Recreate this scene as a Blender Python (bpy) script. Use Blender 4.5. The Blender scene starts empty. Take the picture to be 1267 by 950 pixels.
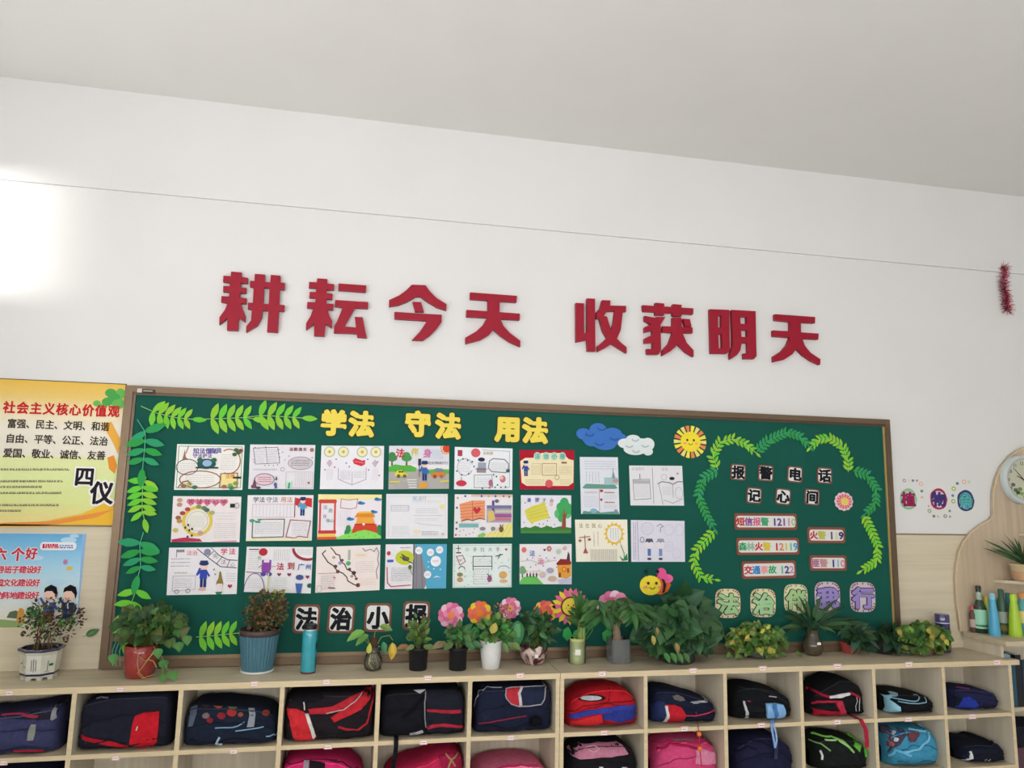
import bpy, math, random
import numpy as np
from mathutils import Vector, Matrix, noise
from mathutils.geometry import tessellate_polygon, delaunay_2d_cdt
random.seed(7)
R = random.Random(11)
S = bpy.context.scene
COL = bpy.context.collection
PI = math.pi

# ---------------------------------------------------------------- camera
CAM = Vector((1.08143, -3.65987, 1.66022)); YAW, PITCH, ROLL, F = 0.19867, 0.14586, 0.02076, 906.32557
FW = Vector((math.sin(YAW)*math.cos(PITCH), math.cos(YAW)*math.cos(PITCH), math.sin(PITCH)))
_r = Vector((math.cos(YAW), -math.sin(YAW), 0)); _u = _r.cross(FW)
RT = _r*math.cos(ROLL) + _u*math.sin(ROLL); UP = -_r*math.sin(ROLL) + _u*math.cos(ROLL)
cd = bpy.data.cameras.new('camera'); cam = bpy.data.objects.new('camera', cd); COL.objects.link(cam)
cd.sensor_fit = 'HORIZONTAL'; cd.sensor_width = 36; cd.lens = 36*F/1267; cd.clip_start = 0.05
m3 = Matrix((RT, UP, -FW)).transposed()
cam.matrix_world = Matrix.Translation(CAM) @ m3.to_4x4()
S.camera = cam
# ---------------------------------------------------------------- world, sun, daylight, exposure
S.view_settings.view_transform = 'Standard'; S.view_settings.look = 'None'
S.view_settings.gamma = 1; S.view_settings.exposure = 0.0; S.view_settings.use_curve_mapping = False
w = bpy.data.worlds.new('world'); S.world = w; w.use_nodes = True
w.node_tree.nodes['Background'].inputs[0].default_value = (0.80, 0.88, 1.0, 1)
w.node_tree.nodes['Background'].inputs[1].default_value = 1.0
XL, XR, YF, ZC = -1.05, 6.6, -6.6, 3.552      # the room
def lamp(name, kind, loc, dirv, power, col, **k):
    l = bpy.data.lights.new(name, kind); l.energy = power; l.color = col
    for a, b in k.items(): setattr(l, a, b)
    o = bpy.data.objects.new(name, l); COL.objects.link(o); o.location = loc
    o.rotation_euler = Vector(dirv).to_track_quat('-Z', 'Y').to_euler()
    return o
lamp('low_sun', 'SUN', (-5, -4, 3), (0.86, 0.42, -0.02), 8.0, (1.0, 0.97, 0.93), angle=math.radians(13))
# daylight in the windows of the left wall, tilted up to brighten the ceiling; each lamp fills its own opening
for wy, pw in ((-2.2, 36), (-4.3, 92), (-6.0, 70)):
    lamp('window_daylight', 'AREA', (XL+0.06, wy, 1.75), (1, -0.05, 0.95), pw, (0.98, 0.984, 1.0), shape='RECTANGLE', size=1.6, size_y=1.5)
# added fill lamps at the front wall behind the camera, softening the daylight
for wx in (0.6, 3.4):
    lamp('window_daylight', 'AREA', (wx, YF+0.08, 1.9), (0, 1, 0.5), 90, (0.99, 0.99, 0.995), shape='RECTANGLE', size=2.0, size_y=1.7)

# ---------------------------------------------------------------- helpers
def at(px, py, y=0.0):            # the point of the plane Y=y seen at a pixel of the 1267x950 photograph
    d = FW + RT*((px-633.5)/F) - UP*((py-475)/F)
    return CAM + d*((y-CAM.y)/d.y)
def atz(px, py, z):
    d = FW + RT*((px-633.5)/F) - UP*((py-475)/F)
    return CAM + d*((z-CAM.z)/d.z)
def lin(c):
    if isinstance(c, str): c = [int(c[i:i+2], 16) for i in (0, 2, 4)]
    if len(c) == 4 and max(c) <= 1: return tuple(c)
    return tuple(((v/255)/12.92 if v/255 <= .04045 else ((v/255+.055)/1.055)**2.4) for v in c) + (1,)
MAT = {}
def mat(name, rough=.6, spec=.3, noise_s=0, noise_a=.1, bump=0, bump_s=200, metal=0, coat=0, rnd=0, alpha=None, trans=0, sheen=0, ior=1.45, base=None):
    if name in MAT: return MAT[name]
    m = bpy.data.materials.new(name); m.use_nodes = True; nt = m.node_tree; n = nt.nodes; l = nt.links
    b = n['Principled BSDF']
    b.inputs['Roughness'].default_value = rough; b.inputs['Specular IOR Level'].default_value = spec
    b.inputs['Metallic'].default_value = metal; b.inputs['Coat Weight'].default_value = coat
    b.inputs['Transmission Weight'].default_value = trans; b.inputs['IOR'].default_value = ior
    if sheen: b.inputs['Sheen Weight'].default_value = sheen
    a = n.new('ShaderNodeAttribute'); a.attribute_name = 'Col'; src = a.outputs['Color']
    tc = n.new('ShaderNodeTexCoord')
    if noise_s:
        t = n.new('ShaderNodeTexNoise'); t.inputs['Scale'].default_value = noise_s; t.inputs['Detail'].default_value = 4
        l.new(tc.outputs['Object'], t.inputs['Vector'])
        r = n.new('ShaderNodeMapRange'); r.inputs['From Min'].default_value = .3; r.inputs['From Max'].default_value = .7
        r.inputs['To Min'].default_value = 1-noise_a; r.inputs['To Max'].default_value = 1+noise_a
        l.new(t.outputs['Fac'], r.inputs['Value'])
        x = n.new('ShaderNodeVectorMath'); x.operation = 'SCALE'; l.new(src, x.inputs[0]); l.new(r.outputs['Result'], x.inputs['Scale']); src = x.outputs[0]
    if rnd:
        oi = n.new('ShaderNodeObjectInfo'); h = n.new('ShaderNodeHueSaturation')
        r = n.new('ShaderNodeMapRange'); r.inputs['To Min'].default_value = 1-rnd; r.inputs['To Max'].default_value = 1+rnd
        l.new(oi.outputs['Random'], r.inputs['Value']); l.new(r.outputs['Result'], h.inputs['Value'])
        mu = n.new('ShaderNodeMath'); mu.operation = 'MULTIPLY'; mu.inputs[1].default_value = 7.13; l.new(oi.outputs['Random'], mu.inputs[0])
        fr = n.new('ShaderNodeMath'); fr.operation = 'FRACT'; l.new(mu.outputs[0], fr.inputs[0])
        r2 = n.new('ShaderNodeMapRange'); r2.inputs['To Min'].default_value = .475; r2.inputs['To Max'].default_value = .525
        l.new(fr.outputs[0], r2.inputs['Value']); l.new(r2.outputs['Result'], h.inputs['Hue'])
        l.new(src, h.inputs['Color']); src = h.outputs['Color']
    l.new(src, b.inputs['Base Color'])
    if bump:
        t = n.new('ShaderNodeTexNoise'); t.inputs['Scale'].default_value = bump_s; t.inputs['Detail'].default_value = 3
        l.new(tc.outputs['Object'], t.inputs['Vector'])
        bp = n.new('ShaderNodeBump'); bp.inputs['Strength'].default_value = bump; bp.inputs['Distance'].default_value = .004
        l.new(t.outputs['Fac'], bp.inputs['Height']); l.new(bp.outputs['Normal'], b.inputs['Normal'])
    MAT[name] = m; return m
def wood(name, c1, c2, sc=(1.2, 1.2, 22)):
    m = bpy.data.materials.new(name); m.use_nodes = True; nt = m.node_tree; n = nt.nodes; l = nt.links
    b = n['Principled BSDF']; b.inputs['Roughness'].default_value = .48; b.inputs['Specular IOR Level'].default_value = .35
    g = n.new('ShaderNodeNewGeometry'); mp = n.new('ShaderNodeMapping'); mp.inputs['Scale'].default_value = sc
    l.new(g.outputs['Position'], mp.inputs['Vector'])
    t = n.new('ShaderNodeTexNoise'); t.inputs['Scale'].default_value = 2.2; t.inputs['Detail'].default_value = 6; t.inputs['Roughness'].default_value = .6
    l.new(mp.outputs[0], t.inputs['Vector'])
    r = n.new('ShaderNodeValToRGB'); r.color_ramp.elements[0].position = .35; r.color_ramp.elements[1].position = .65
    r.color_ramp.elements[0].color = lin(c2); r.color_ramp.elements[1].color = lin(c1)
    l.new(t.outputs['Fac'], r.inputs[0]); l.new(r.outputs[0], b.inputs['Base Color'])
    bp = n.new('ShaderNodeBump'); bp.inputs['Strength'].default_value = .06; bp.inputs['Distance'].default_value = .002
    l.new(t.outputs['Fac'], bp.inputs['Height']); l.new(bp.outputs['Normal'], b.inputs['Normal'])
    return m
PAINT = mat('wall_paint', .9, .1, 3.0, .012, .12, 60)
PAPER = mat('paper', .75, .15, 60, .015)
FOAM = mat('foam_sheet', .7, .2, 90, .02, .05, 500)
ACRYL = mat('red_acrylic', .45, .3, 30, .03)
PLAST = mat('plastic', .35, .45, 20, .03)
GLAZE = mat('glazed_ceramic', .12, .6, 25, .06, coat=.5)
CLOTH = mat('woven_cloth', .85, .15, 60, .12, .35, 900)
MATTE = mat('matte', .85, .15, 40, .12, .3, 150)
METAL = mat('bronze_metal', .38, .5, 40, .04, .05, 300, metal=.55)
LEAF = mat('leaf', .45, .35, 60, .10, rnd=.28)
PLEAF = mat('paper_leaf', .7, .2, 60, .02, rnd=.04)
def marble(name):
    m = bpy.data.materials.new(name); m.use_nodes = True; nt = m.node_tree; n = nt.nodes; l = nt.links; b = n['Principled BSDF']; b.inputs['Roughness'].default_value = .18
    tc = n.new('ShaderNodeTexCoord'); t = n.new('ShaderNodeTexNoise'); t.inputs['Scale'].default_value = 11; t.inputs['Detail'].default_value = 3; t.inputs['Distortion'].default_value = 2.2
    r = n.new('ShaderNodeValToRGB'); e = r.color_ramp.elements; e[0].position = .42; e[0].color = lin('4e2429'); e[1].position = .52; e[1].color = lin('bca39b'); x = e.new(.62); x.color = lin('cfbdb4')
    l.new(tc.outputs['Object'], t.inputs['Vector']); l.new(t.outputs['Fac'], r.inputs[0]); l.new(r.outputs[0], b.inputs['Base Color']); return m
def thin_glass(name, tint, body=.06):
    m = bpy.data.materials.new(name); m.use_nodes = True; nt = m.node_tree; n = nt.nodes; l = nt.links; n.remove(n['Principled BSDF'])
    t = n.new('ShaderNodeBsdfTransparent'); t.inputs[0].default_value = lin(tint); g = n.new('ShaderNodeBsdfGlossy'); g.inputs['Roughness'].default_value = .04; df = n.new('ShaderNodeBsdfDiffuse'); df.inputs[0].default_value = lin(tint)
    fr = n.new('ShaderNodeFresnel'); fr.inputs[0].default_value = 1.5; m1 = n.new('ShaderNodeMixShader'); m2 = n.new('ShaderNodeMixShader'); m1.inputs[0].default_value = body
    l.new(t.outputs[0], m1.inputs[1]); l.new(df.outputs[0], m1.inputs[2]); l.new(fr.outputs[0], m2.inputs[0]); l.new(m1.outputs[0], m2.inputs[1]); l.new(g.outputs[0], m2.inputs[2]); l.new(m2.outputs[0], n['Material Output'].inputs[0])
    return m
GLASS = thin_glass('clear_glass', 'e8eeec')
BOARD = mat('green_board', .8, .2, 2.5, .04, .1, 700)
WOOD_H = wood('pale_wood_laminate', 'cdc0a6', 'bdaf93', (1.0, 9, 26))
WOOD_V = wood('pale_wood_laminate_upright', 'd9cfbb', 'cdc2ab', (26, 9, 1.0))
WOOD_E = wood('pale_wood_edge_band', 'dccaa6', 'd1be98', (2, 20, 30))
WOOD_P = wood('pale_wood_panelling', 'd8cdb4', 'cdc1a6', (.6, 4, 16))
WOOD_B = wood('taupe_wood_board', 'c8b59c', 'baa68b', (18, 9, .8))

class MB:
    def __init__(s): s.v = []; s.f = []; s.c = []; s.sm = []
    def face(s, pts, c, smooth=False):
        i = len(s.v); s.v += [tuple(p) for p in pts]; s.f.append(tuple(range(i, i+len(pts)))); s.c.append(lin(c)); s.sm.append(smooth)
    def grid(s, rows, c, closed=False, smooth=True, cf=None):
        i0 = len(s.v); nc = len(rows[0])
        for r in rows: s.v += [tuple(p) for p in r]
        c0 = lin(c) if c else None
        for a in range(len(rows)-1):
            for b in range(nc if closed else nc-1):
                b2 = (b+1) % nc
                s.f.append((i0+a*nc+b, i0+a*nc+b2, i0+(a+1)*nc+b2, i0+(a+1)*nc+b)); s.sm.append(smooth)
                s.c.append(cf(a, b) if cf else c0)
    def fan(s, ring, c, rev=False):
        i0 = len(s.v); s.v += [tuple(p) for p in ring]; f = tuple(range(i0, i0+len(ring)))
        s.f.append(f[::-1] if rev else f); s.c.append(lin(c)); s.sm.append(False)
    def box(s, a, b, c):
        x0, y0, z0 = (min(a[i], b[i]) for i in range(3)); x1, y1, z1 = (max(a[i], b[i]) for i in range(3))
        i = len(s.v)
        s.v += [(x0,y0,z0),(x1,y0,z0),(x1,y1,z0),(x0,y1,z0),(x0,y0,z1),(x1,y0,z1),(x1,y1,z1),(x0,y1,z1)]
        for q in ((0,3,2,1),(4,5,6,7),(0,1,5,4),(1,2,6,5),(2,3,7,6),(3,0,4,7)):
            s.f.append(tuple(i+k for k in q)); s.c.append(lin(c)); s.sm.append(False)
    def lathe(s, prof, cen, c, n=32, cf=None, smooth=True, caps=(1, 1), sq=None, rot=0):
        rows = []
        for r, z in prof:
            ring = []
            for k in range(n):
                a = rot + 2*PI*k/n; q = 1
                if sq: q = 1/max(abs(math.cos(a)), abs(math.sin(a)))**sq
                ring.append((cen[0]+r*q*math.cos(a), cen[1]+r*q*math.sin(a), cen[2]+z))
            rows.append(ring)
        s.grid(rows, c, closed=True, smooth=smooth, cf=cf)
        if caps[0]: s.fan(rows[0], c, True)
        if caps[1]: s.fan(rows[-1], c)
    def tube(s, pts, rad, c, n=6, caps=True):
        pts = [Vector(p) for p in pts]; rows = []
        if not hasattr(rad, '__len__'): rad = [rad]*len(pts)
        t0 = None
        for i, p in enumerate(pts):
            t = (pts[min(i+1, len(pts)-1)]-pts[max(i-1, 0)]).normalized() if len(pts) > 1 else Vector((0,0,1))
            a = t.orthogonal().normalized() if t0 is None else (a - t*a.dot(t)).normalized()
            t0 = t; b = t.cross(a)
            rows.append([p + (a*math.cos(2*PI*k/n) + b*math.sin(2*PI*k/n))*rad[i] for k in range(n)])
        s.grid(rows, c, closed=True)
        if caps: s.fan(rows[0], c, True); s.fan(rows[-1], c)
    def prism(s, polys, yf, yb, c, side=None):      # polys: outer + holes, lists of (X,Z); front face at yf
        tr = tessellate_polygon([[Vector((p[0], p[1], 0)) for p in q] for q in polys])
        flat = [p for q in polys for p in q]; i0 = len(s.v)
        s.v += [(p[0], yf, p[1]) for p in flat]
        for t in tr:
            a, b, d = (flat[k] for k in t)
            ar = (b[0]-a[0])*(d[1]-a[1])-(b[1]-a[1])*(d[0]-a[0])
            t = t if ar > 0 else (t[0], t[2], t[1])
            s.f.append(tuple(i0+k for k in t)); s.c.append(lin(c)); s.sm.append(False)
        if yb is None: return
        for hi, q in enumerate(polys):
            ar = sum(q[k-1][0]*q[k][1]-q[k][0]*q[k-1][1] for k in range(len(q)))
            if (ar < 0) == (hi == 0): q = q[::-1]
            for k in range(len(q)):
                a, b = q[k-1], q[k]
                s.face([(a[0],yf,a[1]), (a[0],yb,a[1]), (b[0],yb,b[1]), (b[0],yf,b[1])], side or c)
    def build(s, name, m, parent=None, origin=None):
        me = bpy.data.meshes.new(name)
        if origin is None:
            if parent: origin = world_loc(parent)
            else:
                xs = [[p[k] for p in s.v] for k in range(3)]
                origin = ((min(xs[0])+max(xs[0]))/2, (min(xs[1])+max(xs[1]))/2, min(xs[2]))
        o_ = Vector(origin)
        me.from_pydata([(p[0]-o_[0], p[1]-o_[1], p[2]-o_[2]) for p in s.v], [], s.f)
        ca = me.color_attributes.new('Col', 'FLOAT_COLOR', 'CORNER')
        data = []
        for f, c in zip(s.f, s.c):
            if isinstance(c, list):
                for q in c: data.extend(q)
            else: data.extend(c*len(f))
        ca.data.foreach_set('color', data)
        me.polygons.foreach_set('use_smooth', s.sm); me.update()
        me.materials.append(m)
        o = bpy.data.objects.new(name, me); COL.objects.link(o)
        if parent: o.parent = parent; o.location = o_ - world_loc(parent)
        else: o.location = o_
        return o
def world_loc(o):
    p = Vector(o.location)
    while o.parent: o = o.parent; p += Vector(o.location)
    return p
def tag(o, label, cat, group=None):
    o['label'] = label; o['category'] = cat
    if group: o['group'] = group
    return o
def thing(name, loc, label, cat, group=None):
    o = bpy.data.objects.new(name, None); COL.objects.link(o); o.location = loc; o.empty_display_size = .05
    return tag(o, label, cat, group)
def struct(name, mb, m):
    o = mb.build(name, m); o['kind'] = 'structure'; return o
def boxobj(name, a, b, c, m, parent=None):
    q = MB(); q.box(a, b, c); return q.build(name, m, parent)

# glyphs of the font built into Blender: fill triangles, outline edges (with outward side)
_G = {}
def glyph(ch):
    if ch in _G: return _G[ch]
    c = bpy.data.curves.new('x', 'FONT'); c.body = ch; c.size = 1; c.resolution_u = 2
    o = bpy.data.objects.new('x', c); COL.objects.link(o)
    me = bpy.data.meshes.new_from_object(o.evaluated_get(bpy.context.evaluated_depsgraph_get()))
    me.calc_loop_triangles()
    vs = [(v.co.x, v.co.y) for v in me.vertices]; ts = []; cnt = {}
    for t in me.loop_triangles:
        a, b, d = (vs[i] for i in t.vertices)
        ar = (b[0]-a[0])*(d[1]-a[1])-(b[1]-a[1])*(d[0]-a[0])
        t = tuple(t.vertices) if ar > 0 else (t.vertices[0], t.vertices[2], t.vertices[1]); ts.append(t)
        for i in range(3): e = (t[i], t[(i+1) % 3]); cnt[tuple(sorted(e))] = None if tuple(sorted(e)) in cnt else e
    bpy.data.objects.remove(o); bpy.data.curves.remove(c); bpy.data.meshes.remove(me)
    _G[ch] = (vs, ts, [e for e in cnt.values() if e]); return _G[ch]
_FG = {}
def fat_glyph(ch, off):          # polygons (2D, counter-clockwise) of a glyph grown by off, and its outer walls
    if (ch, off) in _FG: return _FG[(ch, off)]
    vs, ts, es = glyph(ch); P = [[vs[i] for i in t] for t in ts]
    for i, j in es:
        a, b = vs[i], vs[j]; dx, dy = b[0]-a[0], b[1]-a[1]; L = math.hypot(dx, dy)
        if L < 1e-5 or off <= 0: continue
        ox, oy = dy/L*off, -dx/L*off
        P.append([(a[0]-ox*.3, a[1]-oy*.3), (a[0]+ox, a[1]+oy), (b[0]+ox, b[1]+oy), (b[0]-ox*.3, b[1]-oy*.3)])
        P.append([(a[0]+off*math.cos(PI/4*k+.4), a[1]+off*math.sin(PI/4*k+.4)) for k in range(8)])
    V, Ec = [], []
    for p in P: n0 = len(V); V += [Vector(q) for q in p]; Ec += [(n0+k, n0+(k+1) % len(p)) for k in range(len(p))]
    r = delaunay_2d_cdt(V, Ec, [], 0, 1e-5); vo = [(v.x, v.y) for v in r[0]]; T, cnt = [], {}
    A = np.array(vo); F3 = np.array([tuple(t) for t in r[2]]); cen = A[F3].mean(axis=1); inside = np.zeros(len(cen), bool)
    for p in P:      # keep the triangles whose centre lies in one of the (convex, counter-clockwise) pieces
        q = np.array(p); e = np.roll(q, -1, 0)-q; d = cen[:, None, :]-q[None]
        inside |= ((e[None, :, 0]*d[:, :, 1]-e[None, :, 1]*d[:, :, 0]) >= -1e-9).all(axis=1)
    for t, keep in zip(r[2], inside):
        t = tuple(t)
        if not keep: continue
        if sum(vo[t[k-1]][0]*vo[t[k]][1]-vo[t[k]][0]*vo[t[k-1]][1] for k in range(len(t))) < 0: t = t[::-1]
        T.append([vo[i] for i in t])
        for k in range(len(t)): e = (t[k-1], t[k]); u = tuple(sorted(e)); cnt[u] = None if u in cnt else e
    _FG[(ch, off)] = (T, [(vo[e[0]], vo[e[1]]) for e in cnt.values() if e]); return _FG[(ch, off)]

class Draw:
    """flat print on an upright sheet; fn maps local (x, y-down) to wall (X, Z)"""
    def __init__(s, fn, y, step=.00012): s.fn = fn; s.y = y; s.st = step; s.m = MB()
    def nx(s): s.y -= s.st; return s.y
    def poly(s, pts, c, th=0):
        q = [tuple(s.fn(*p)) for p in pts]; y = s.nx()
        s.m.prism([q], y, y+th if th else None, c)
    def rect(s, x0, y0, x1, y1, c): s.poly([(x0,y0),(x1,y0),(x1,y1),(x0,y1)], c)
    def grad(s, x0, y0, x1, y1, cs):
        y = s.nx(); n = len(cs)-1
        for i in range(n):
            a, b = y0+(y1-y0)*i/n, y0+(y1-y0)*(i+1)/n
            P = [s.fn(x0, b), s.fn(x1, b), s.fn(x1, a), s.fn(x0, a)]
            s.m.face([(p[0], y, p[1]) for p in P], 'ffffff')
            c0, c1 = lin(cs[i]), lin(cs[i+1]); s.m.c[-1] = [c1, c1, c0, c0]
    def ell(s, cx, cy, rx, ry, c, n=18, th=0, a0=0, a1=360):
        k = [math.radians(a0+(a1-a0)*i/n) for i in range(n if a1-a0 >= 360 else n+1)]
        s.poly([(cx+rx*math.cos(a), cy+ry*math.sin(a)) for a in k], c, th)
    def line(s, pts, w, c):
        y0 = s.nx(); y = y0
        for (a, b) in zip(pts, pts[1:]):
            dx, dy = b[0]-a[0], b[1]-a[1]; L = math.hypot(dx, dy) or 1; ox, oy = -dy/L*w/2, dx/L*w/2; ex, ey = dx/L*w*.3, dy/L*w*.3; y = y0+.00004 if y == y0 else y0
            q = [tuple(s.fn(*p)) for p in ((a[0]+ox-ex,a[1]+oy-ey),(b[0]+ox+ex,b[1]+oy+ey),(b[0]-ox+ex,b[1]-oy+ey),(a[0]-ox-ex,a[1]-oy-ey))]
            s.m.prism([q], y, None, c)
    def ring(s, cx, cy, rx, ry, w, c, n=20, a0=0, a1=360):
        s.line([(cx+rx*math.cos(math.radians(a0+(a1-a0)*i/n)), cy+ry*math.sin(math.radians(a0+(a1-a0)*i/n))) for i in range(n+1)], w, c)
    def txt(s, st, x, y, h, c, off=.02, pitch=None, asp=1, th=0):   # x,y = left, centre of the line
        lay = s.nx(); pitch = pitch or h*1.02
        for i, ch in enumerate(st):
            cc = lin(c[i % len(c)] if isinstance(c, list) else c)
            if ch == ' ': continue
            P, Wl = fat_glyph(ch, off)
            g = lambda v: s.fn(x+i*pitch+h*asp/2+(v[0]-.5)*h*asp, y-(v[1]-.38)*h)
            for pl in P:
                i0 = len(s.m.v); s.m.v += [(q[0], lay, q[1]) for q in map(g, pl)]; s.m.f.append(tuple(range(i0, i0+len(pl)))); s.m.c.append(cc); s.m.sm.append(False)
            for a, b in Wl if th else ():
                a, b = g(a), g(b); s.m.face([(a[0],lay,a[1]), (b[0],lay,b[1]), (b[0],lay+th,b[1]), (a[0],lay+th,a[1])], 'ffffff'); s.m.c[-1] = cc
    def scrib(s, x0, y0, x1, y1, n, c, w=.5, gap=.35):
        for i in range(n):
            y = y0+(y1-y0)*(i+.5)/n; x = x0; lay = s.nx()
            while x < x1-1:
                L = min(R.uniform(1, 3.2), x1-x)
                q = [tuple(s.fn(*p)) for p in ((x, y+w/2),(x+L, y+w/2),(x+L, y-w/2),(x, y-w/2))]
                s.m.prism([q], lay, None, c); x += L+R.uniform(.3, .3+gap*3)
    def vscrib(s, x0, y0, x1, y1, n, c, w=.5):
        for i in range(n):
            x = x0+(x1-x0)*(i+.5)/n; y = y0; lay = s.nx()
            while y < y1-1:
                L = min(R.uniform(1, 2.6), y1-y)
                q = [tuple(s.fn(*p)) for p in ((x-w/2, y+L),(x+w/2, y+L),(x+w/2, y),(x-w/2, y))]
                s.m.prism([q], lay, None, c); y += L+R.uniform(.4, 1.2)
    def dots(s, pts, r, cs, n=7):
        for i, p in enumerate(pts): s.ell(p[0], p[1], r, r, cs[i % len(cs)], n)
def pxfn(y):       # photograph pixels -> wall plane
    return lambda a, b: (lambda p: (p.x, p.z))(at(a, b, y))
# ================================================================ the room
D_, ZT, ZB, ZS, ZS2 = 0.3164, 0.8544, 0.8305, 0.598, 0.348
BEAM = 3.048
WALLC, CEILC = 'e1e0de', 'e8e6e3'
q = MB(); q.box((XL-.2, 0, 1.472), (XR, .25, BEAM), WALLC); struct('wall_back', q, PAINT)
q = MB(); q.box((XL-.2, -.014, BEAM), (XR, .25, ZC+.05), WALLC); struct('trim_1', q, PAINT)
q = MB(); q.box((XL-.2, -.004, 0), (XR, .25, 1.468), 'ffffff'); struct('trim_2', q, WOOD_P)
q = MB(); q.box((XL, -.008, 1.466), (XR, .0, 1.4735), '8d7c62'); struct('trim_3', q, MATTE)
q = MB(); q.box((XL-.2, YF-.2, ZC), (XR+.2, -.014, ZC+.1), CEILC); struct('ceiling', q, PAINT)
q = MB(); q.box((XL-.2, YF-.2, -.1), (XR+.2, .25, 0), 'cdcbc6'); struct('floor', q, mat('floor_tiles', .35, .4, 3, .05))
q = MB(); q.box((XR, YF, 0), (XR+.2, .25, ZC), WALLC); struct('wall_right', q, PAINT)
q = MB(); q.box((XL-.2, YF-.2, 0), (XR+.2, YF, ZC), WALLC); struct('wall_front', q, PAINT)
# left wall with an unseen transom near the back corner, shaped to throw the sun patch; the other windows have their blinds down
TY0, TY1, TZ0, TZ1 = -.40, -.04, 2.50, 3.12
q = MB()
q.box((XL-.2, YF, 0), (XL, TY0, ZC), WALLC); q.box((XL-.2, TY1, 0), (XL, .0, ZC), WALLC)
q.box((XL-.2, TY0, 0), (XL, TY1, TZ0), WALLC); q.box((XL-.2, TY0, TZ1), (XL, TY1, ZC), WALLC)
struct('wall_left', q, PAINT)
q = MB()
for a, b in (((TY0, TZ0), (TY0+.03, TZ1)), ((TY1-.03, TZ0), (TY1, TZ1)), ((TY0, TZ0), (TY1, TZ0+.03)), ((TY0, TZ1-.03), (TY1, TZ1))):
    q.box((XL-.12, a[0], a[1]), (XL-.06, b[0], b[1]), 'e8e8e8')
struct('window_1', q, PLAST)
for k, wy in enumerate((-2.2, -4.3, -6.0)):
    q = MB()
    for a, b in (((-.85, -.8), (-.79, .8)), ((.79, -.8), (.85, .8)), ((-.85, -.8), (.85, -.74)), ((-.85, .74), (.85, .8)), ((-.03, -.8), (.03, .8))):
        q.box((XL, wy+a[0], 1.75+a[1]), (XL+.04, wy+b[0], 1.75+b[1]), 'e8e8e8')
    q.box((XL, wy-.8, .97), (XL+.01, wy+.8, 2.53), 'f2f2f0')
    struct('window_%d' % (k+2), q, PLAST)

# ================================================================ big red wall letters
def letter(ch, ox, oy, s, outlines, label):
    root = None
    q = MB()
    for k, polys in enumerate(outlines):
        pp = [[(lambda p: (p.x, p.z))(at(ox+a/s, oy+b/s, -.028)) for a, b in pl] for pl in polys]
        q.prism(pp, -.028, -.004, '9a142c', '9a142c')
    o = q.build('wall_letter', ACRYL)
    tag(o, label, 'letter', 'red letters in one line high on the wall')
T1 = [(125,122),(737,168),(730,252),(512,240),(508,380),(775,400),(770,485),(520,470),(560,560),(640,650),(780,755),(778,832),(640,770),(520,690),(430,605),(380,670),(260,745),(65,795),(65,712),(200,635),(290,550),(345,455),(75,440),(78,350),(355,370),(355,228),(122,212)]
T2 = [(165,100),(748,142),(745,232),(540,220),(540,365),(798,382),(793,468),(560,455),(600,560),(680,660),(825,755),(820,835),(700,780),(570,690),(480,595),(420,680),(300,760),(145,795),(145,712),(260,640),(340,550),(385,440),(140,422),(138,335),(385,350),(385,212),(168,190)]
letter('geng', 265, 330, 10.56, [
 [[(220,62),(355,72),(352,130),(440,145),(432,215),(345,208),(342,265),(418,275),(412,345),(335,338),(332,400),(420,410),(415,480),(345,478),(375,560),(408,640),(400,722),(322,665),(308,832),(165,828),(172,665),(65,755),(68,660),(140,560),(175,470),(88,460),(95,382),(195,388),(200,330),(115,325),(120,250),(200,252),(205,205),(115,198),(120,115),(215,122)]],
 [[(530,92),(663,100),(660,195),(730,203),(740,105),(865,115),(862,205),(925,210),(915,300),(855,290),(850,495),(918,500),(912,580),(845,575),(828,855),(690,848),(708,570),(630,570),(620,660),(560,770),(415,855),(420,775),(480,700),(492,560),(438,550),(442,468),(505,470),(515,268),(465,258),(472,182),(525,185)], [(650,270),(722,275),(712,485),(640,480)]]],
 'red cut-out wall letter 耕, the first of the line above the board')
letter('yun', 370, 335, 10.56, [
 [[(238,97),(370,107),(365,165),(460,175),(455,248),(362,243),(360,290),(438,298),(432,372),(358,367),(355,425),(448,433),(440,510),(368,505),(400,590),(432,650),(425,745),(345,690),(330,852),(195,848),(198,690),(90,770),(92,685),(150,590),(188,490),(103,483),(108,405),(212,410),(218,352),(132,350),(138,275),(220,278),(228,225),(127,220),(132,145),(232,150)]],
 [[(515,165),(880,190),(872,278),(512,252)]],
 [[(470,380),(905,408),(900,492),(730,485),(590,725),(745,740),(728,600),(830,605),(885,875),(762,865),(752,820),(455,810),(458,725),(500,650),(570,480),(468,462)]]],
 'red cut-out wall letter 耘, second of the line, between 耕 and 今')
letter('jin', 475, 345, 10.56, [
 [[(365,75),(545,82),(600,160),(690,250),(820,330),(815,410),(690,370),(560,290),(480,232),(420,232),(300,300),(180,345),(68,360),(68,275),(200,215),(290,150)]],
 [[(375,298),(485,302),(522,430),(412,428)]],
 [[(138,430),(757,468),(755,560),(690,650),(600,740),(510,805),(365,800),(470,690),(565,548),(138,522)]]],
 'red cut-out wall letter 今 with a roof-shaped top, third of the line')
letter('tian', 570, 350, 10.56, [[T1]], 'red cut-out wall letter 天 before the wide gap in the line')
letter('shou', 700, 360, 11.733, [
 [[(150,170),(265,178),(270,610),(312,612),(310,105),(425,112),(432,875),(315,872),(310,710),(152,742)]],
 [[(530,132),(650,135),(645,210),(878,215),(875,300),(830,295),(800,560),(745,690),(800,745),(885,815),(885,900),(780,835),(670,765),(560,835),(465,880),(465,800),(530,745),(600,680),(540,580),(490,400),(450,400),(448,310),(500,250)], [(600,292),(715,290),(690,480),(660,570),(600,370),(555,360)]]],
 'red cut-out wall letter 收, first after the wide gap in the line')
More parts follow.
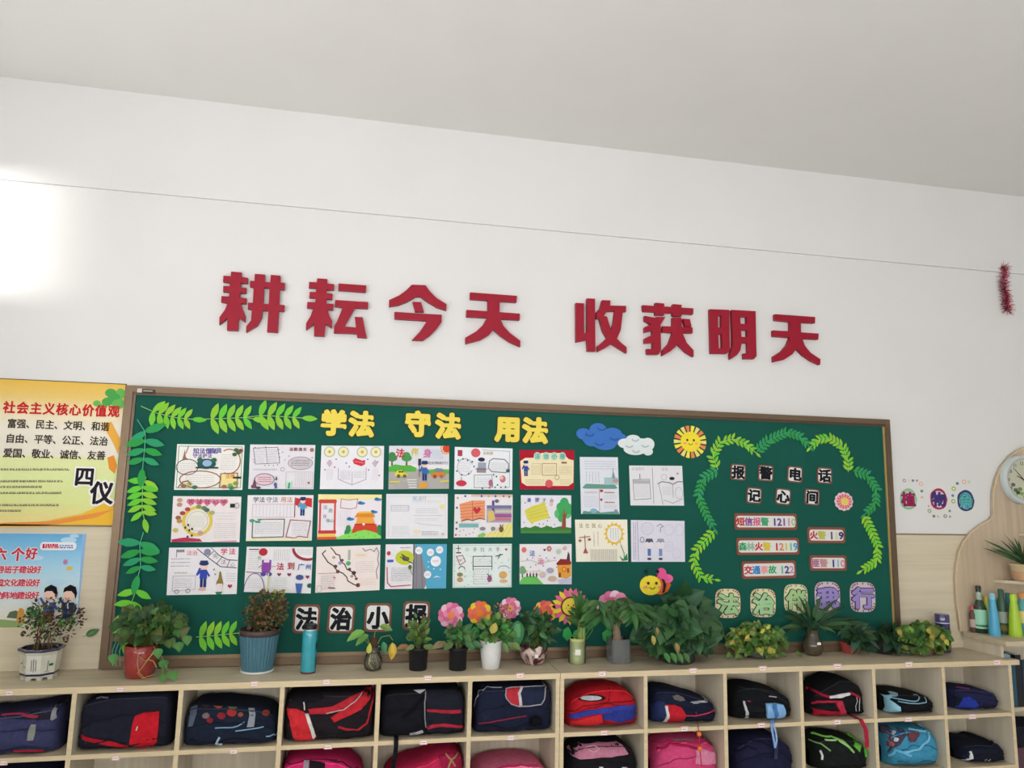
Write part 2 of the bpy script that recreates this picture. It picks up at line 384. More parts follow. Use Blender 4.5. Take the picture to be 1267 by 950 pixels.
letter('huo', 785, 365, 11.733, [
 [[(120,145),(305,160),(308,110),(435,122),(433,165),(555,172),(560,130),(688,140),(685,182),(858,192),(852,280),(690,268),(685,310),(558,305),(555,262),(435,258),(432,292),(308,290),(305,245),(130,235)]],
 [[(150,300),(300,330),(320,315),(450,318),(380,430),(388,800),(350,862),(185,860),(182,780),(265,782),(268,690),(150,700),(150,630),(262,575),(260,515),(150,545),(150,465),(240,425),(150,370)]],
 [[(555,325),(685,328),(690,462),(848,470),(845,552),(700,550),(760,690),(860,800),(860,895),(750,830),(635,715),(520,820),(410,880),(410,805),(500,700),(555,548),(408,535),(410,450),(555,455)]],
 [[(705,342),(805,348),(832,458),(740,455)]]],
 'red cut-out wall letter 获 with many strokes, between 收 and 明')
letter('ming', 865, 372, 11.733, [
 [[(158,122),(440,132),(448,730),(400,768),(175,765)], [(275,215),(328,218),(328,390),(278,388)], [(280,482),(335,484),(340,690),(288,688)]],
 [[(475,132),(820,150),(835,800),(800,845),(655,842),(650,765),(710,760),(705,615),(620,612),(600,720),(550,790),(455,850),(448,770),(490,660),(490,500)], [(600,232),(692,234),(695,340),(602,332)], [(610,425),(702,425),(705,528),(615,522)]]],
 'red cut-out wall letter 明 made of two boxy halves')
letter('tian2', 945, 380, 11.733, [[T2]], 'red cut-out wall letter 天 that ends the line at the right')

# ================================================================ the green board
BW, BZ0, BZ1 = 4.0, .8575, 2.1086
t = thing('display_board', (2, -.03, BZ0), 'long dark green display board in a brown metal frame', 'board')
boxobj('panel', (.03, -.022, BZ0+.02), (BW-.03, -.002, BZ1-.03), '155448', BOARD, t)
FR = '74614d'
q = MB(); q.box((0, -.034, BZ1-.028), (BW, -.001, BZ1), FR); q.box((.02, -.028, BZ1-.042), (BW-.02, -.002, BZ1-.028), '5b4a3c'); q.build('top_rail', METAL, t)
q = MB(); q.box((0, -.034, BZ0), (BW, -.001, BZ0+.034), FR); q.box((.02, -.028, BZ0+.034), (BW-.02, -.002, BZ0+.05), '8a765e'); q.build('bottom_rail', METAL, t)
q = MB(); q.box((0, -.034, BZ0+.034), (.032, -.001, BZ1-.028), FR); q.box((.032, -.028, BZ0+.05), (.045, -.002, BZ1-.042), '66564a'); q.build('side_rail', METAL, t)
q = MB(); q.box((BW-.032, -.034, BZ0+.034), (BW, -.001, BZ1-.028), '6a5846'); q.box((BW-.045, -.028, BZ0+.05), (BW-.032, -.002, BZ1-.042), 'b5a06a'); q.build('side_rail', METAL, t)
p0, p1 = at(172, 484, -.036), at(191, 488, -.036)
q = MB(); q.box((p0.x, -.042, p0.z-.008), (p1.x, -.034, p0.z+.010), '2d2622'); q.box((p0.x-.006, -.043, p0.z-.006), (p0.x+.014, -.034, p0.z+.012), 'c9c4b8')
q.box((p0.x+.02, -.0432, p0.z+.001), (p1.x-.008, -.042, p0.z+.004), 'd8d0c4'); q.build('maker_plate', PLAST, t)
YB = -.0225          # front of the board

# ================================================================ children's papers
def paper(corners, label, fn, base='eeecea', group="children's drawings pinned in rows on the green board"):
    C4 = [at(x, y, YB-.003) for x, y in corners]
    def m(u, v):      # 0..100 across, 0..70 down
        u, v = min(max(u, 0), 100), min(max(v, 0), 70)
        a, b = u/100, v/70
        x = (C4[0].x*(1-a)+C4[1].x*a)*(1-b)+(C4[3].x*(1-a)+C4[2].x*a)*b
        z = (C4[0].z*(1-a)+C4[1].z*a)*(1-b)+(C4[3].z*(1-a)+C4[2].z*a)*b
        return x, z
    s = MB(); s.prism([[m(0,0), m(100,0), m(100,70), m(0,70)]], YB-.0025, YB-.0002, base)
    o = s.build('paper_sheet', PAPER); tag(o, label, 'drawing', group)
    d = Draw(m, YB-.0026); fn(d); d.m.build('drawn_picture', PAPER, o)
RED, BLK, GRN, BLU, PNK, YEL, ORG, PUR, BRN, GRY = 'c03040', '35333a', '3c9a58', '3f5fa8', 'd987a0', 'e8d458', 'e08a3c', '6e5a9a', '7a4a38', 'a9a6ac'
def police(d, x, y, k, body='3a50a0'):
    d.ell(x, y+2*k, 3*k, 3*k, 'f0d2b8'); d.ell(x, y, 3.8*k, 1.8*k, '2d3d72'); d.rect(x-3*k, y-2.4*k, x+3*k, y, '2d3d72')
    d.poly([(x-2.5*k,y+5*k),(x+2.5*k,y+5*k),(x+3*k,y+12*k),(x-3*k,y+12*k)], body)
    d.line([(x-2*k,y+6*k),(x-5*k,y+9*k),(x-3*k,y+4*k)], 1.5*k, body); d.line([(x+2*k,y+6*k),(x+4.5*k,y+10*k)], 1.5*k, body)
    d.rect(x-2.4*k, y+12*k, x-.3*k, y+19*k, '2a3a78'); d.rect(x+.3*k, y+12*k, x+2.4*k, y+19*k, '2a3a78')
def tree(d, x, y, k, c='3fa565'):
    d.poly([(x-1.5*k,y),(x+1.5*k,y),(x+.8*k,y-12*k),(x-.8*k,y-12*k)], BRN)
    for a, b, r in ((0,-16,6),(-4,-12,4.5),(4,-12,4.5),(0,-11,5)): d.ell(x+a*k, y+b*k, r*k, r*k, c)
def heart(d, x, y, r, c):
    d.poly([(x,y+r),(x-r,y),(x-r*.9,y-.6*r),(x-.4*r,y-.8*r),(x,y-.3*r),(x+.4*r,y-.8*r),(x+.9*r,y-.6*r),(x+r,y)], c)
def flower(d, x, y, r, c, cc=YEL, n=6):
    for i in range(n): a = 2*PI*i/n; d.ell(x+r*.6*math.cos(a), y+r*.6*math.sin(a), r*.45, r*.45, c, 8)
    d.ell(x, y, r*.35, r*.35, cc, 8)
def p1(d):
    d.line([(3,3),(97,3),(97,67),(3,67),(3,3)], 1.2, '7fae96')
    d.txt('知法懂法', 24, 10, 9, '6a62a0', .04); d.txt('守法护法', 24, 17.5, 7, '7c6aa6', .04); d.txt('你我', 50, 9, 8, '6a62a0', .04)
    d.poly([(12,8),(14,20),(18,24),(9,24),(10,19)], '9a7060'); d.line([(14,14),(17,3)], 1.4, '9a7060')
    d.ring(17,35,16,12,1.2,'5a4a50'); d.scrib(6,28,30,43,5,'b0a4a8'); d.ring(37,54,30,13,1.6,'a06a52'); d.scrib(16,46,58,62,5,'b0a4a8')
    d.ring(78,26,17,19,1.6,'b5704e',a0=-120,a1=110); d.scrib(66,14,90,40,8,'b8acb0')
    d.ell(45,30,14,8,'2f5a58'); d.ell(46,29,7,5,'9ab8d8'); d.ell(35,24,4,3.5,'3a6a5c'); d.ell(56,24,4,3.5,'3a6a5c'); d.line([(30,36),(62,36)],2.5,'2f4a50')
    d.line([(67,45),(92,44),(92,66),(66,66),(67,45)],1.3,'9a6a4a'); d.rect(68,46,91,65,'eedf9a'); d.txt('法律', 74, 49, 7, ORG, .03); d.line([(86,51),(97,51)],3,'35403a')
    for x,y in ((88,8),(92,12),(86,15),(95,9)): d.ell(x,y,3.5,3,'44684e' if x<93 else '8a4a40')
    for x,y,c in ((22,61,'b5bc62'),(30,66,'4a7a5a'),(73,65,'b06a60'),(82,63,'7ea86a'),(90,60,'8a9a4a'),(84,67,'3f8a5a'),(14,64,'a0744c')): d.ell(x,y,4,3,c)
    d.line([(6,66),(12,58),(20,56),(24,62)],1.6,'8a6648')
def p2(d):
    d.line([(5,6),(42,4),(46,29),(9,31),(5,6)],.9,'5a5a64'); d.line([(24,5),(27,30)],.7,'6a6a74'); d.scrib(8,7,23,29,8,'9a98a2'); d.scrib(26,7,42,28,8,'9a98a2')
    d.txt('法韵流长', 60, 7, 6, '7a3a40', .03, 7); flower(d,95,8,3,'8a4050')
    d.ell(78,29,19,10,'cfc8ce'); d.ring(78,29,19,10,.7,'7a7078'); d.scrib(64,23,92,34,4,'6a5a64',.8)
    d.scrib(6,38,42,41,2,'8a8890'); d.ell(24,55,15,9,'e4c6cf'); d.ring(24,55,15,9,1,'6a5a8a'); d.scrib(14,50,35,60,3,'8a5a70',.9)
    d.poly([(5,69),(9,52),(13,69)],'6a4258'); d.ell(8,66,4,3,'7a5060'); d.ell(15,68,4,2,'6a4258'); d.poly([(40,56),(42,49),(44,56)],'4a6050'); d.ell(41,63,2.4,3.5,'5a62a0'); d.poly([(39,69),(44,69),(43,62)],'5a62a0')
    d.ring(51,39,3,3,.6,'8a8890'); d.line([(57,43),(98,43),(98,68),(57,68),(57,43)],.5,'a8a4ac'); d.vscrib(70,45,96,66,8,'b0a8b0',.5)
    d.rect(57,58,66,68,'bfe0cf'); d.poly([(60,69),(61,60),(64,60),(63,69)],'3fa070'); d.ell(92,60,1.6,1.6,'8a4a40')
    d.dots([(8,5),(14,6),(24,4),(44,8),(45,14),(46,20),(24,33),(30,33),(37,33),(43,32),(6,24),(7,28),(50,12),(54,24),(60,18),(96,20)],.9,['6a5a6a','7a8a6a','8a5a5a'])
def p3(d):
    for x in (13,35,65,87): d.ell(x,10,9,9,'b9c6ac'); d.ell(x,10,7,7,'efe8b6'); d.ell(x,10,3,3,'e4c490'); d.dots([(x,10)],1.2,[GRN])
    d.poly([(50,24),(54,20),(60,22),(65,24),(70,23),(70,30),(64,33),(58,31),(52,29)],'d03c4a'); d.line([(52,25),(68,28)],.8,'f0a0a8')
    d.line([(28,36),(28,54),(50,63),(72,54),(72,36)],1,'a8a6b0'); d.line([(50,42),(50,62)],.8,'a8a6b0'); d.scrib(31,40,48,55,6,'8f90a8'); d.scrib(53,40,70,52,5,'9aa8a0')
    for x in (14,86): d.poly([(x-5,28),(x,22),(x+4,28),(x,35)],'cdb4c6'); d.vscrib(x-5,38,x+6,56,5,'c6c2c8')
    d.dots([(24,22),(40,28),(22,35),(45,34),(7,39),(76,39),(93,48),(74,22),(90,26)],1.3,['7a8a90','8a6ab0','b04a60','6a7a8a'])
def p4(d):
    d.rect(0,0,100,30,'dcdce4'); d.rect(0,38,100,70,'b0aca8'); d.poly([(0,34),(10,30),(25,32),(34,31),(46,36),(44,42),(0,42)],'5cb04a'); d.poly([(62,42),(80,36),(100,40),(100,46),(62,46)],'6ab05a')
    tree(d,5,32,1.0,'4a8a50'); tree(d,29,32,1.0,'4a9a54'); d.txt('法', 11, 12, 15, 'c8283c', .03); d.txt('伴', 36, 10, 13, 'd8c850', .03); d.txt('身', 56, 12, 15, 'c87aa8', .03)
    d.ell(96,4,7,7,'d84830'); d.ring(95,4,9,9,2,'e8b050'); d.vscrib(70,6,90,22,7,'b0c4d8',.9); d.txt('红灯停绿灯行', 65, 28, 5.4, '7a7a80', .01)
    d.rect(48,21,53,32,'3a3a4a'); d.line([(50,32),(50,50)],1.5,'6a6a6a'); police(d,59,28,1.5,'3a6ab0'); d.poly([(51,60),(64,59),(63,68),(49,69)],'e0a040')
    d.poly([(10,46),(14,40),(22,39),(26,44),(31,46),(31,49),(10,49)],'e2d23c'); d.ell(16,49,3,3,'6a6a40'); d.ell(26,49,3,3,'6a6a40'); d.ell(18,42,2,1.6,'4a5a4a'); d.ell(22,42,2,1.6,'4a5a4a')
    d.poly([(70,46),(76,43),(90,43),(94,46),(93,50),(70,50)],'d8843c'); d.poly([(76,43),(78,37),(88,37),(90,43)],'7a8a9a'); d.ell(76,50,3,3,'9a4a30'); d.ell(87,50,3,3,'a87050')
    for k in range(4): d.rect(30+k,54+4*k,46,56+4*k,'dadada')
    d.line([(2,58),(18,58)],2.4,'ded24a'); d.line([(86,58),(99,57)],2.4,'ded24a')
def p5(d):
    d.line([(48,4),(95,5),(95,66),(85,67)],.9,'9aa8b0'); d.rect(5,5,13,15,'b04055'); d.ell(36,9,8,7.5,'d8606a'); d.txt('法制报', 48, 9, 6, 'c0a888', .02)
    d.ring(18,33,13,14,1,'9a9aa6',a0=20,a1=340); d.scrib(8,24,28,42,7,'b4a8b2'); d.ell(46,20,6,3.5,'383250'); d.rect(40,25,54,34,'9aa4b8'); d.rect(38,34,54,42,'9a8a90'); d.line([(36,36),(56,36)],1,'6a5a60')
    d.line([(60,22),(66,18),(86,19),(93,26),(93,38),(88,41),(64,40),(58,34),(60,22)],1.6,'8a7a80'); d.scrib(63,24,90,38,5,'a8a0a8')
    d.line([(34,46),(64,45),(66,66),(34,67),(34,46)],.9,'7a8a7a'); d.scrib(38,49,62,64,5,'a8a8ae'); d.ell(12,60,9,5,'c83c50'); d.line([(12,60),(12,50)],1,'b03c50')
    d.ell(83,52,5,6,'c87880'); d.ell(81,50,3,3,'eac0a8'); d.ell(62,59,3.4,6,'b06a86'); d.ell(92,38,3.5,3,'2f6a58')
    d.dots([(6,22),(14,20),(22,22),(30,24),(33,32),(24,44),(12,46),(4,40),(67,45),(72,48),(74,62),(80,66),(88,65),(70,66),(60,67),(48,68)],1.5,['4a4a58','3f6a58','7a3a48'])
def p6(d):
    d.rect(0,0,100,70,'b01c34'); d.poly([(1,20),(10,14),(24,14),(40,5),(78,5),(90,16),(99,18),(99,58),(90,64),(12,64),(3,58)],'efe3bd')
    for i,x in enumerate((32,48,63,78)): d.ell(x,11,6.5,7.5,'b4d8c4'); d.txt('法治小报'[i], x-5, 11, 10, '4a9a8c', .02)
    police(d,11,22,1.3); d.line([(22,24),(38,24),(38,43),(22,43),(22,24)],.6,'c0ac80'); d.scrib(24,27,37,41,5,'b09a78'); d.line([(41,24),(67,24),(67,45),(41,45),(41,24)],.9,'b06a50'); d.scrib(44,28,65,42,5,'a89070')
    d.scrib(72,28,96,44,6,'a89070'); d.rect(76,21,86,24,'a05a3a'); d.scrib(10,52,44,62,4,'a89070'); d.scrib(74,52,94,62,4,'b09a78'); d.ell(53,60,7,7,'d8606a'); d.ring(68,49,4,4,.8,'9a7a60')
def p7(d):
    d.scrib(12,4,95,16,4,'a0a4c0',.6); d.vscrib(12,18,52,32,5,'9aa8b0',1.2); d.poly([(4,38),(14,33),(90,34),(97,38),(90,39),(10,39)],'6a9a8c'); d.rect(62,25,98,34,'a8c4cc'); d.poly([(82,26),(86,16),(92,26)],'7a9aa0'); d.line([(86,18),(86,14)],1.5,'5a7a80')
    d.rect(84,27,99,31,'c09a8a'); d.line([(48,40),(48,66)],1.1,'b06a6a'); d.rect(50,40,58,43,'b03a48'); d.scrib(62,42,88,45,1,'b06a4a',1.6); d.scrib(62,54,88,57,1,'b0703a',1.6); d.rect(50,51,56,53.6,'b03a58')
    d.scrib(10,42,44,45,2,'c08a8a',.5); d.scrib(8,48,44,62,6,'b0b0bc',.4); d.scrib(60,46,94,52,3,'b8b0bc',.4); d.scrib(60,58,94,63,3,'b8b0bc',.4)
    d.poly([(2,70),(6,66),(20,67),(34,63),(50,68),(70,67),(96,66),(99,70)],'6a9a8a'); d.ell(32,66,9,3,'8ab0c8'); d.rect(86,64,94,68,'8a9ab0')
def p8(d):
    d.txt('与法同行', 4, 6, 6, 'a09ca4', .0); d.txt('法治', 60, 6, 6, 'a49aa4', .0); d.line([(43,4),(43,66)],1.2,'9a969e'); d.line([(6,25),(37,24),(38,58),(7,60),(6,25)],1.1,'8a868e'); d.scrib(9,30,35,56,9,'b4a8ac',.5); d.rect(7,26,36,32,'b8b4ba')
    d.line([(19,24),(19,15)],1.4,'7a767e'); d.line([(52,32),(60,28),(74,30),(80,33),(90,28),(99,28)],1.5,'77737b'); d.line([(54,32),(60,68)],1,'9a969e'); d.line([(80,34),(80,56)],1,'9a969e'); d.scrib(60,36,78,52,6,'b0acb4',.5)
    d.ell(79,25,5,5,'e8ddd8'); d.ell(79,22.5,5,2.8,'2c2a30'); d.ring(64,20,5,5,.6,'b09aa4'); d.line([(62,60),(78,66),(98,58)],.9,'9a969e'); d.ring(91,48,7,10,.7,'aaa6ae'); heart(d,90,14,2.4,'c88a98')
def p9(d):
    for i in range(5): heart(d, 26+12*i, 9, 6.5, 'd8849c'); d.txt('宪法在心中'[i], 22.5+12*i, 8, 8, 'a8305a', .03)
    d.ring(37,38,20,21,4.6,'e0c85a'); d.ell(37,38,17.5,18,'e8e6dc'); d.ring(37,38,15,15,.7,'c8a8a0'); d.scrib(26,29,48,48,7,'b4b8b0')
    for x,y,c in ((22,20,'b84a48'),(15,26,'a84a48'),(9,33,'9a6a4a'),(38,16,'8a9a5a'),(46,18,'6a8a5a'),(58,25,'a8b070'),(10,6,'c8a08a'),(10,13,'b8907a'),(11,38,'c09050'),(6,52,'c8b860'),(50,21,'5a6a6a'),(42,56,'c8a0a0')): d.ell(x,y,4,3.2,c)
    for x,y in ((24,44),(30,50),(20,48),(26,52),(30,60),(24,62)): d.ell(x,y,1.5,2,'4a4034')
    d.rect(84,11,91,17,'2a3a34'); d.ring(94,14,3,4,.8,'8a7a9a'); d.scrib(63,23,93,37,3,'b4b0b6',.5); d.scrib(62,40,95,64,8,'b8b4b8',.5); d.poly([(1,66),(20,63),(42,65),(46,69),(2,70)],'b8385a'); d.poly([(60,69),(96,67),(96,70),(60,70)],'d0a0b4')
def p10(d):
    d.txt('学法', 8, 7, 9, '5a5a62', .02); d.txt('守法', 28, 7, 9, '7a8a94', .02); d.txt('用法', 50, 7, 9, 'c8906a', .02); d.line([(8,14),(70,14)],1,'d8a0b8'); d.vscrib(11,16,68,33,11,'b4b4ba',.6); d.line([(8,14),(8,34),(70,34)],.8,'d8b0c0')
    d.line([(72,4),(72,34)],1.3,'a02c3c'); d.poly([(73,4),(82,6),(90,4),(98,5),(98,19),(88,16),(80,18),(73,15)],'cc3a38'); police(d,84,6,1.35,'5a9ac8')
    d.line([(9,40),(9,65),(56,64),(57,37),(16,37)],1.3,'6a6440'); d.scrib(13,41,54,60,7,'98a49e',.5); d.ell(8,39,4,2.5,'4aa080'); d.line([(10,39),(20,42)],2,'4aa080'); d.line([(14,42),(22,37)],2,'4aa080')
    d.line([(60,64),(66,38),(97,40),(93,65),(80,63),(74,66),(60,64)],1.3,'a0545a'); d.scrib(69,42,93,62,7,'a8a4ae',.5); d.rect(0,66,98,70,'e8e4c4')
def p11(d):
    d.rect(0,0,100,8,'efe6a6'); d.rect(2,8,28,61,'d4524c'); d.rect(5,14,25,56,'e6e4ea'); d.rect(1,9,29,13,'d05038'); d.rect(1,56,29,61,'c83c48'); d.rect(1,61,28,67,'e8cc60'); d.rect(0,67,30,70,'d85a40')
    d.txt('法', 8, 20, 7, '8a9aa0', .02); d.txt('治', 16, 25, 7, '6a8a9a', .02); d.txt('在', 8, 34, 6, 'a86a98', .02); d.txt('我心', 13, 41, 6, '6a9a80', .02)
    d.line([(36,7),(48,9),(62,7),(60,21),(50,23),(35,21),(36,7)],1.1,'c07a78'); d.vscrib(31,26,52,52,7,'c4c2c8',.5)
    for x,y in ((68,14),(94,8),(88,28),(51,39)): d.ell(x,y,6,2.2,'3a88bc'); d.ell(x-2,y-1.5,3,1.8,'3a6ca8')
    d.ell(74,72,34,22,'86d860',th=0); d.rect(0,66,30,70,'d85a40'); d.poly([(52,64),(58,47),(92,47),(96,62),(84,58),(74,56),(62,58)],'cf4a34'); d.rect(58,46,90,48,'b83a30')
    d.poly([(60,46),(62,36),(86,36),(90,46)],'e8a648'); d.poly([(57,36),(62,29),(86,29),(90,36)],'e08c34'); d.rect(64,27,84,30,'e8c05a'); d.ell(72,47,2,2,'f0d0d0')
    for x,y in ((46,60),(48,54),(97,54),(98,60)): d.ell(x,y,4,6,'3a8a58')
    d.poly([(30,67),(44,62),(60,60),(90,60),(100,66),(100,70),(30,70)],'8adc66'); d.dots([(50,66),(60,64),(72,67),(80,62),(90,66),(66,68)],.8,['4a8a40'])
def p12(d):
    d.txt('宪法', 42, 7, 8, '7aa4c8', .0); d.txt('日', 58, 6, 7, 'c09a9a', .0); d.scrib(8,18,38,26,4,'a4a0b0',.5); d.line([(8,18),(36,18),(36,27),(8,27),(8,18)],.5,'a8a8b0'); d.scrib(48,22,84,31,3,'a8a8b0',.5); d.ell(91,20,4.5,4,'e4dca0')
    d.line([(44,34),(92,34)],.5,'b0b0b8'); d.scrib(46,38,84,42,2,'b0b0b8',.4); d.scrib(10,50,38,64,6,'a8b0ac',.4); d.scrib(58,58,84,65,3,'8a8a92',.7); d.ell(50,59,6,3,'ecdcc0'); d.line([(46,44),(60,48),(92,50)],1,'dcc8dc'); d.ell(92,63,2,2,'d8a8a8')
    d.line([(4,4),(96,4),(96,66),(4,66),(4,4)],.5,'d0cece'); d.scrib(42,10,90,14,2,'c4c0c4',.4)
def p13(d):
    d.rect(28,0,100,4,'d8bcb0'); d.dots([(18,3),(58,3),(70,3),(94,4),(84,3),(46,3),(5,6),(4,22),(4,46),(3,66),(4,56)],2,['6a62a0','c8a088','5a62a0','7a8a5a','c07060'])
    d.poly([(8,16),(30,10),(52,10),(52,40),(30,42),(12,44)],'e89a74'); [d.line([(10,18+5*k),(50,14+5*k)],1,'c87a4a') for k in range(5)]; heart(d,38,26,6.5,'c83444'); d.line([(30,11),(31,42)],.8,'a85a40'); d.line([(12,44),(22,40),(31,43),(42,39),(52,41)],1.2,'5a3a30')
    d.rect(55,18,98,46,'a8a4b8'); d.rect(64,10,68,30,'5e4a86'); d.rect(55,18,98,23,'7a76a0'); d.rect(68,32,98,38,'a05a92'); d.poly([(56,28),(66,26),(70,40),(58,46)],'dcc070'); d.rect(70,39,97,43,'c87a80'); d.rect(70,26,98,30,'c8c4a8')
    d.rect(8,48,41,54,'7ab4b4'); d.scrib(10,46,44,47.6,1,'7a9a90',.6); d.dots([(10,60),(16,58),(26,64),(32,62),(20,66),(34,56),(9,66)],1,['8a8a9a','a85a5a','6a8aa0']); d.poly([(46,69),(60,62),(76,60),(86,50),(99,46),(99,70)],'e8e08a')
    [d.line([(56+8*k,70),(68+8*k,56-2*k)],.8,'d0c060') for k in range(5)]; d.ell(48,56,5,3,'8a8a92'); d.ell(66,56,4,3.4,'8f8a86'); d.ell(80,57,4,5,'7a5a40'); d.poly([(77,52),(78,48),(80,52)],'7a5a40'); d.poly([(81,52),(83,48),(83,52)],'7a5a40'); d.ell(72,11,3.6,3,'6a6a72'); d.poly([(40,66),(50,62),(54,66),(48,70),(40,70)],'8ac46a')
def p14(d):
    d.rect(0,60,100,70,'4f8a44'); d.poly([(0,62),(8,58),(18,60),(28,56),(40,60),(52,56),(64,60),(78,57),(100,60),(100,64),(0,66)],'3f8040')
    d.poly([(7,28),(22,20),(38,16),(46,10),(55,36),(57,42),(40,46),(26,50),(22,54),(12,44)],'d8d05a'); [d.line([(12+2*k,28+5*k),(52+k,14+7*k)],.6,'b8ae48') for k in range(4)]
    for x,y,r in ((86,14,9),(78,22,8),(94,22,7),(74,34,8),(92,34,8),(84,28,10),(98,30,5),(80,42,7)): d.ell(x,y,r,r*1.1,'46a862' if (x+y)%3 else '5cb878')
    d.poly([(80,62),(83,40),(80,30),(84,36),(86,20),(87,36),(92,30),(89,42),(89,62)],'96503c'); d.txt('遵法于心', 12, 9, 7.5, '5a6aa8', .03, 15)
    d.txt('守', 29, 8, 8, '8a7ab0', .02); d.ell(60,16,3.5,4,'e8c0a8'); d.dots([(6,50),(52,47),(56,41),(44,53),(50,56),(36,53),(60,58),(34,58),(66,54),(8,14)],1.2,['7a5a8a','8a4a50','6a8a60','7a7ab0'])
def p15(d):
    d.txt('法在我心', 7, 10, 8, 'a8a070', .02, 12); [d.poly([(74+15*math.cos(k*.45-.2),24+15*math.sin(k*.45-.2)),(74+21*math.cos(k*.45),24+21*math.sin(k*.45)),(74+15*math.cos(k*.45+.2),24+15*math.sin(k*.45+.2))],'e6c04a') for k in range(14)]; d.ell(74,24,17,17,'e6c04a'); d.ell(74,24,14,14,'ebe9e4'); d.vscrib(65,14,84,35,4,'a8a8aa',1.2); d.line([(86,42),(92,56),(92,66)],1.5,'5a8a60'); d.poly([(82,60),(90,66),(98,56),(99,68),(88,69)],'3f8a62')
    d.line([(7,30),(27,28)],1.5,'a07064'); d.line([(17,26),(18,50)],1.5,'a07064'); d.poly([(13,56),(18,46),(23,56)],'a05a50'); d.ell(8,35,3,2.2,'a0605a'); d.ell(26,33,3,2.2,'a0605a'); d.vscrib(31,20,46,44,2,'c0b4a0',1.5)
    [d.line([(28+4*k,50),(28+4*k,69)],.6,'9a9890') for k in range(13)]; d.line([(26,50),(80,50)],.5,'b0aca0'); d.vscrib(28,52,80,68,13,'b8b4a8',.6)
def p16(d):
    d.line([(12,2),(13,68)],1,'8f8ba0'); d.vscrib(3,4,10,66,2,'8f8ba0',1.2); d.ring(30,14,11,10,.7,'b4b0c4'); d.scrib(22,8,38,20,4,'b8b4c4',.4); d.line([(48,10),(54,6),(60,10),(55,12),(54,20)],1.3,'a07a98'); d.ring(70,16,9,9,.6,'c0bccc'); d.ring(90,16,8,10,.6,'c0bccc')
    for x,c,hc in ((33,'5a7ab4','5a5a6a'),(54,'7a94c0','9a9ab0')): d.ell(x,40,8,8,'e6e0e4'); d.poly([(x-8,38),(x-5,31),(x+6,31),(x+8,38),(x+4,36),(x,38),(x-4,36)],hc); d.rect(x-3,48,x+3,60,c); d.ell(x,65,4,2,'4a4a5a')
    d.ring(20,33,3.5,4.5,1,'6a6678'); d.ring(70,44,8,8,.5,'c0bcd0'); d.ring(84,56,8,8,.5,'c4c0d0'); d.scrib(64,40,76,48,3,'c0bcd0',.4)
def p17(d):
    d.rect(11,3,22,7,'8a8a90'); d.line([(11,3),(11,14)],1,'6a6a70'); d.txt('法治', 25, 8, 8, 'd88a98', .02); d.txt('学法', 74, 6.5, 10, 'd05a70', .03, 12)
    d.line([(40,2),(60,18),(75,29),(98,31)],1.2,'3a3a40'); d.line([(60,0),(72,12),(85,19),(99,20)],1.2,'3a3a40'); [d.line(l,1,'3a3a40') for l in ([(56,14),(64,6)],[(69,25),(77,14)],[(84,30),(88,20)])]
    d.ell(55,7,5,5,'8a8aa8'); d.txt('宪', 63, 13, 8, '8a9088', .0); d.txt('法', 75, 22, 8, 'a06a78', .0); d.txt('心', 89, 26, 7, '7a7a82', .0)
    police(d,51,24,1.85,'3a4cb0'); d.ell(50,62,6,2.5,'e0b0a8'); d.scrib(4,14,32,30,3,'9a94a0',.9); d.scrib(10,37,28,38,1,'a89878',1.2); d.line([(8,42),(40,42),(40,62),(8,64),(8,42)],.8,'b4b0b8'); d.scrib(11,45,36,60,5,'9a969c',.6); d.ring(14,65,3,2.6,1,'8a868e'); d.ring(30,64,3,2.6,1,'8a868e')
    d.poly([(74,36),(76,36),(78,46),(80,52),(80,56),(70,56),(70,52),(73,46)],'8a7a3a'); d.rect(71,54,79,66,'e6d8d8'); d.poly([(69,66),(80,66),(77,70),(71,70)],'2f8a58'); heart(d,90,58,3.4,'b83448'); d.scrib(84,38,98,52,4,'a8a4ac',.6); d.dots([(66,33),(68,40)],1.6,['9aa8a0'])
def p18(d):
    d.scrib(4,6,20,36,9,'a8a4ac',.6); d.line([(4,4),(18,4)],1.6,'4a4a52'); d.ell(25,8,6.5,6,'b83040'); d.vscrib(40,4,66,22,8,'b4b0b8',.7); d.ell(92,2,24,19,'9a3a48',a0=0,a1=180); d.ell(93,1,21,16,'e8e6e6',a0=0,a1=180); d.scrib(76,3,98,12,4,'b0acb4',.5)
    d.poly([(24,20),(38,20),(38,34),(36,40),(25,40),(24,34)],'8a4aa0'); d.rect(27,19,35,24,'e8d8e8'); d.ell(27,42,4,3.4,'5a4aa0'); d.ell(36,42,4,3.4,'5a4aa0'); d.line([(20,32),(26,26)],1.4,'7a8a7a'); d.ell(20,17,3,3,'b0c0b0'); d.line([(39,30),(45,30)],1.2,PNK)
    d.txt('法', 46, 30, 12, 'c03648', .02); d.txt('到', 62, 29, 12, 'b04048', .02); d.txt('广', 78, 30, 11, '3a5ab0', .02); d.txt('州', 90, 30, 9, '4a6ab8', .02); heart(d,51,42,3,'8a3a50'); heart(d,66,42,3,'8a3a50'); heart(d,94,45,3,'8a3a50')
    d.line([(2,39),(25,40)],1.2,'8a4a60'); d.ring(15,68,15,27,1.2,'7a6a9a',a0=180,a1=360); d.scrib(6,48,26,64,5,'b4acb8',.5); d.scrib(38,46,64,66,7,'a8b0a4',.5); d.ell(82,46,6,4,'4a5a90'); d.poly([(76,55),(87,55),(85,70),(79,70)],'4a6ab0'); d.ell(98,58,4,3.5,'2a6a58'); d.rect(34,40,36,68,'d0d090')
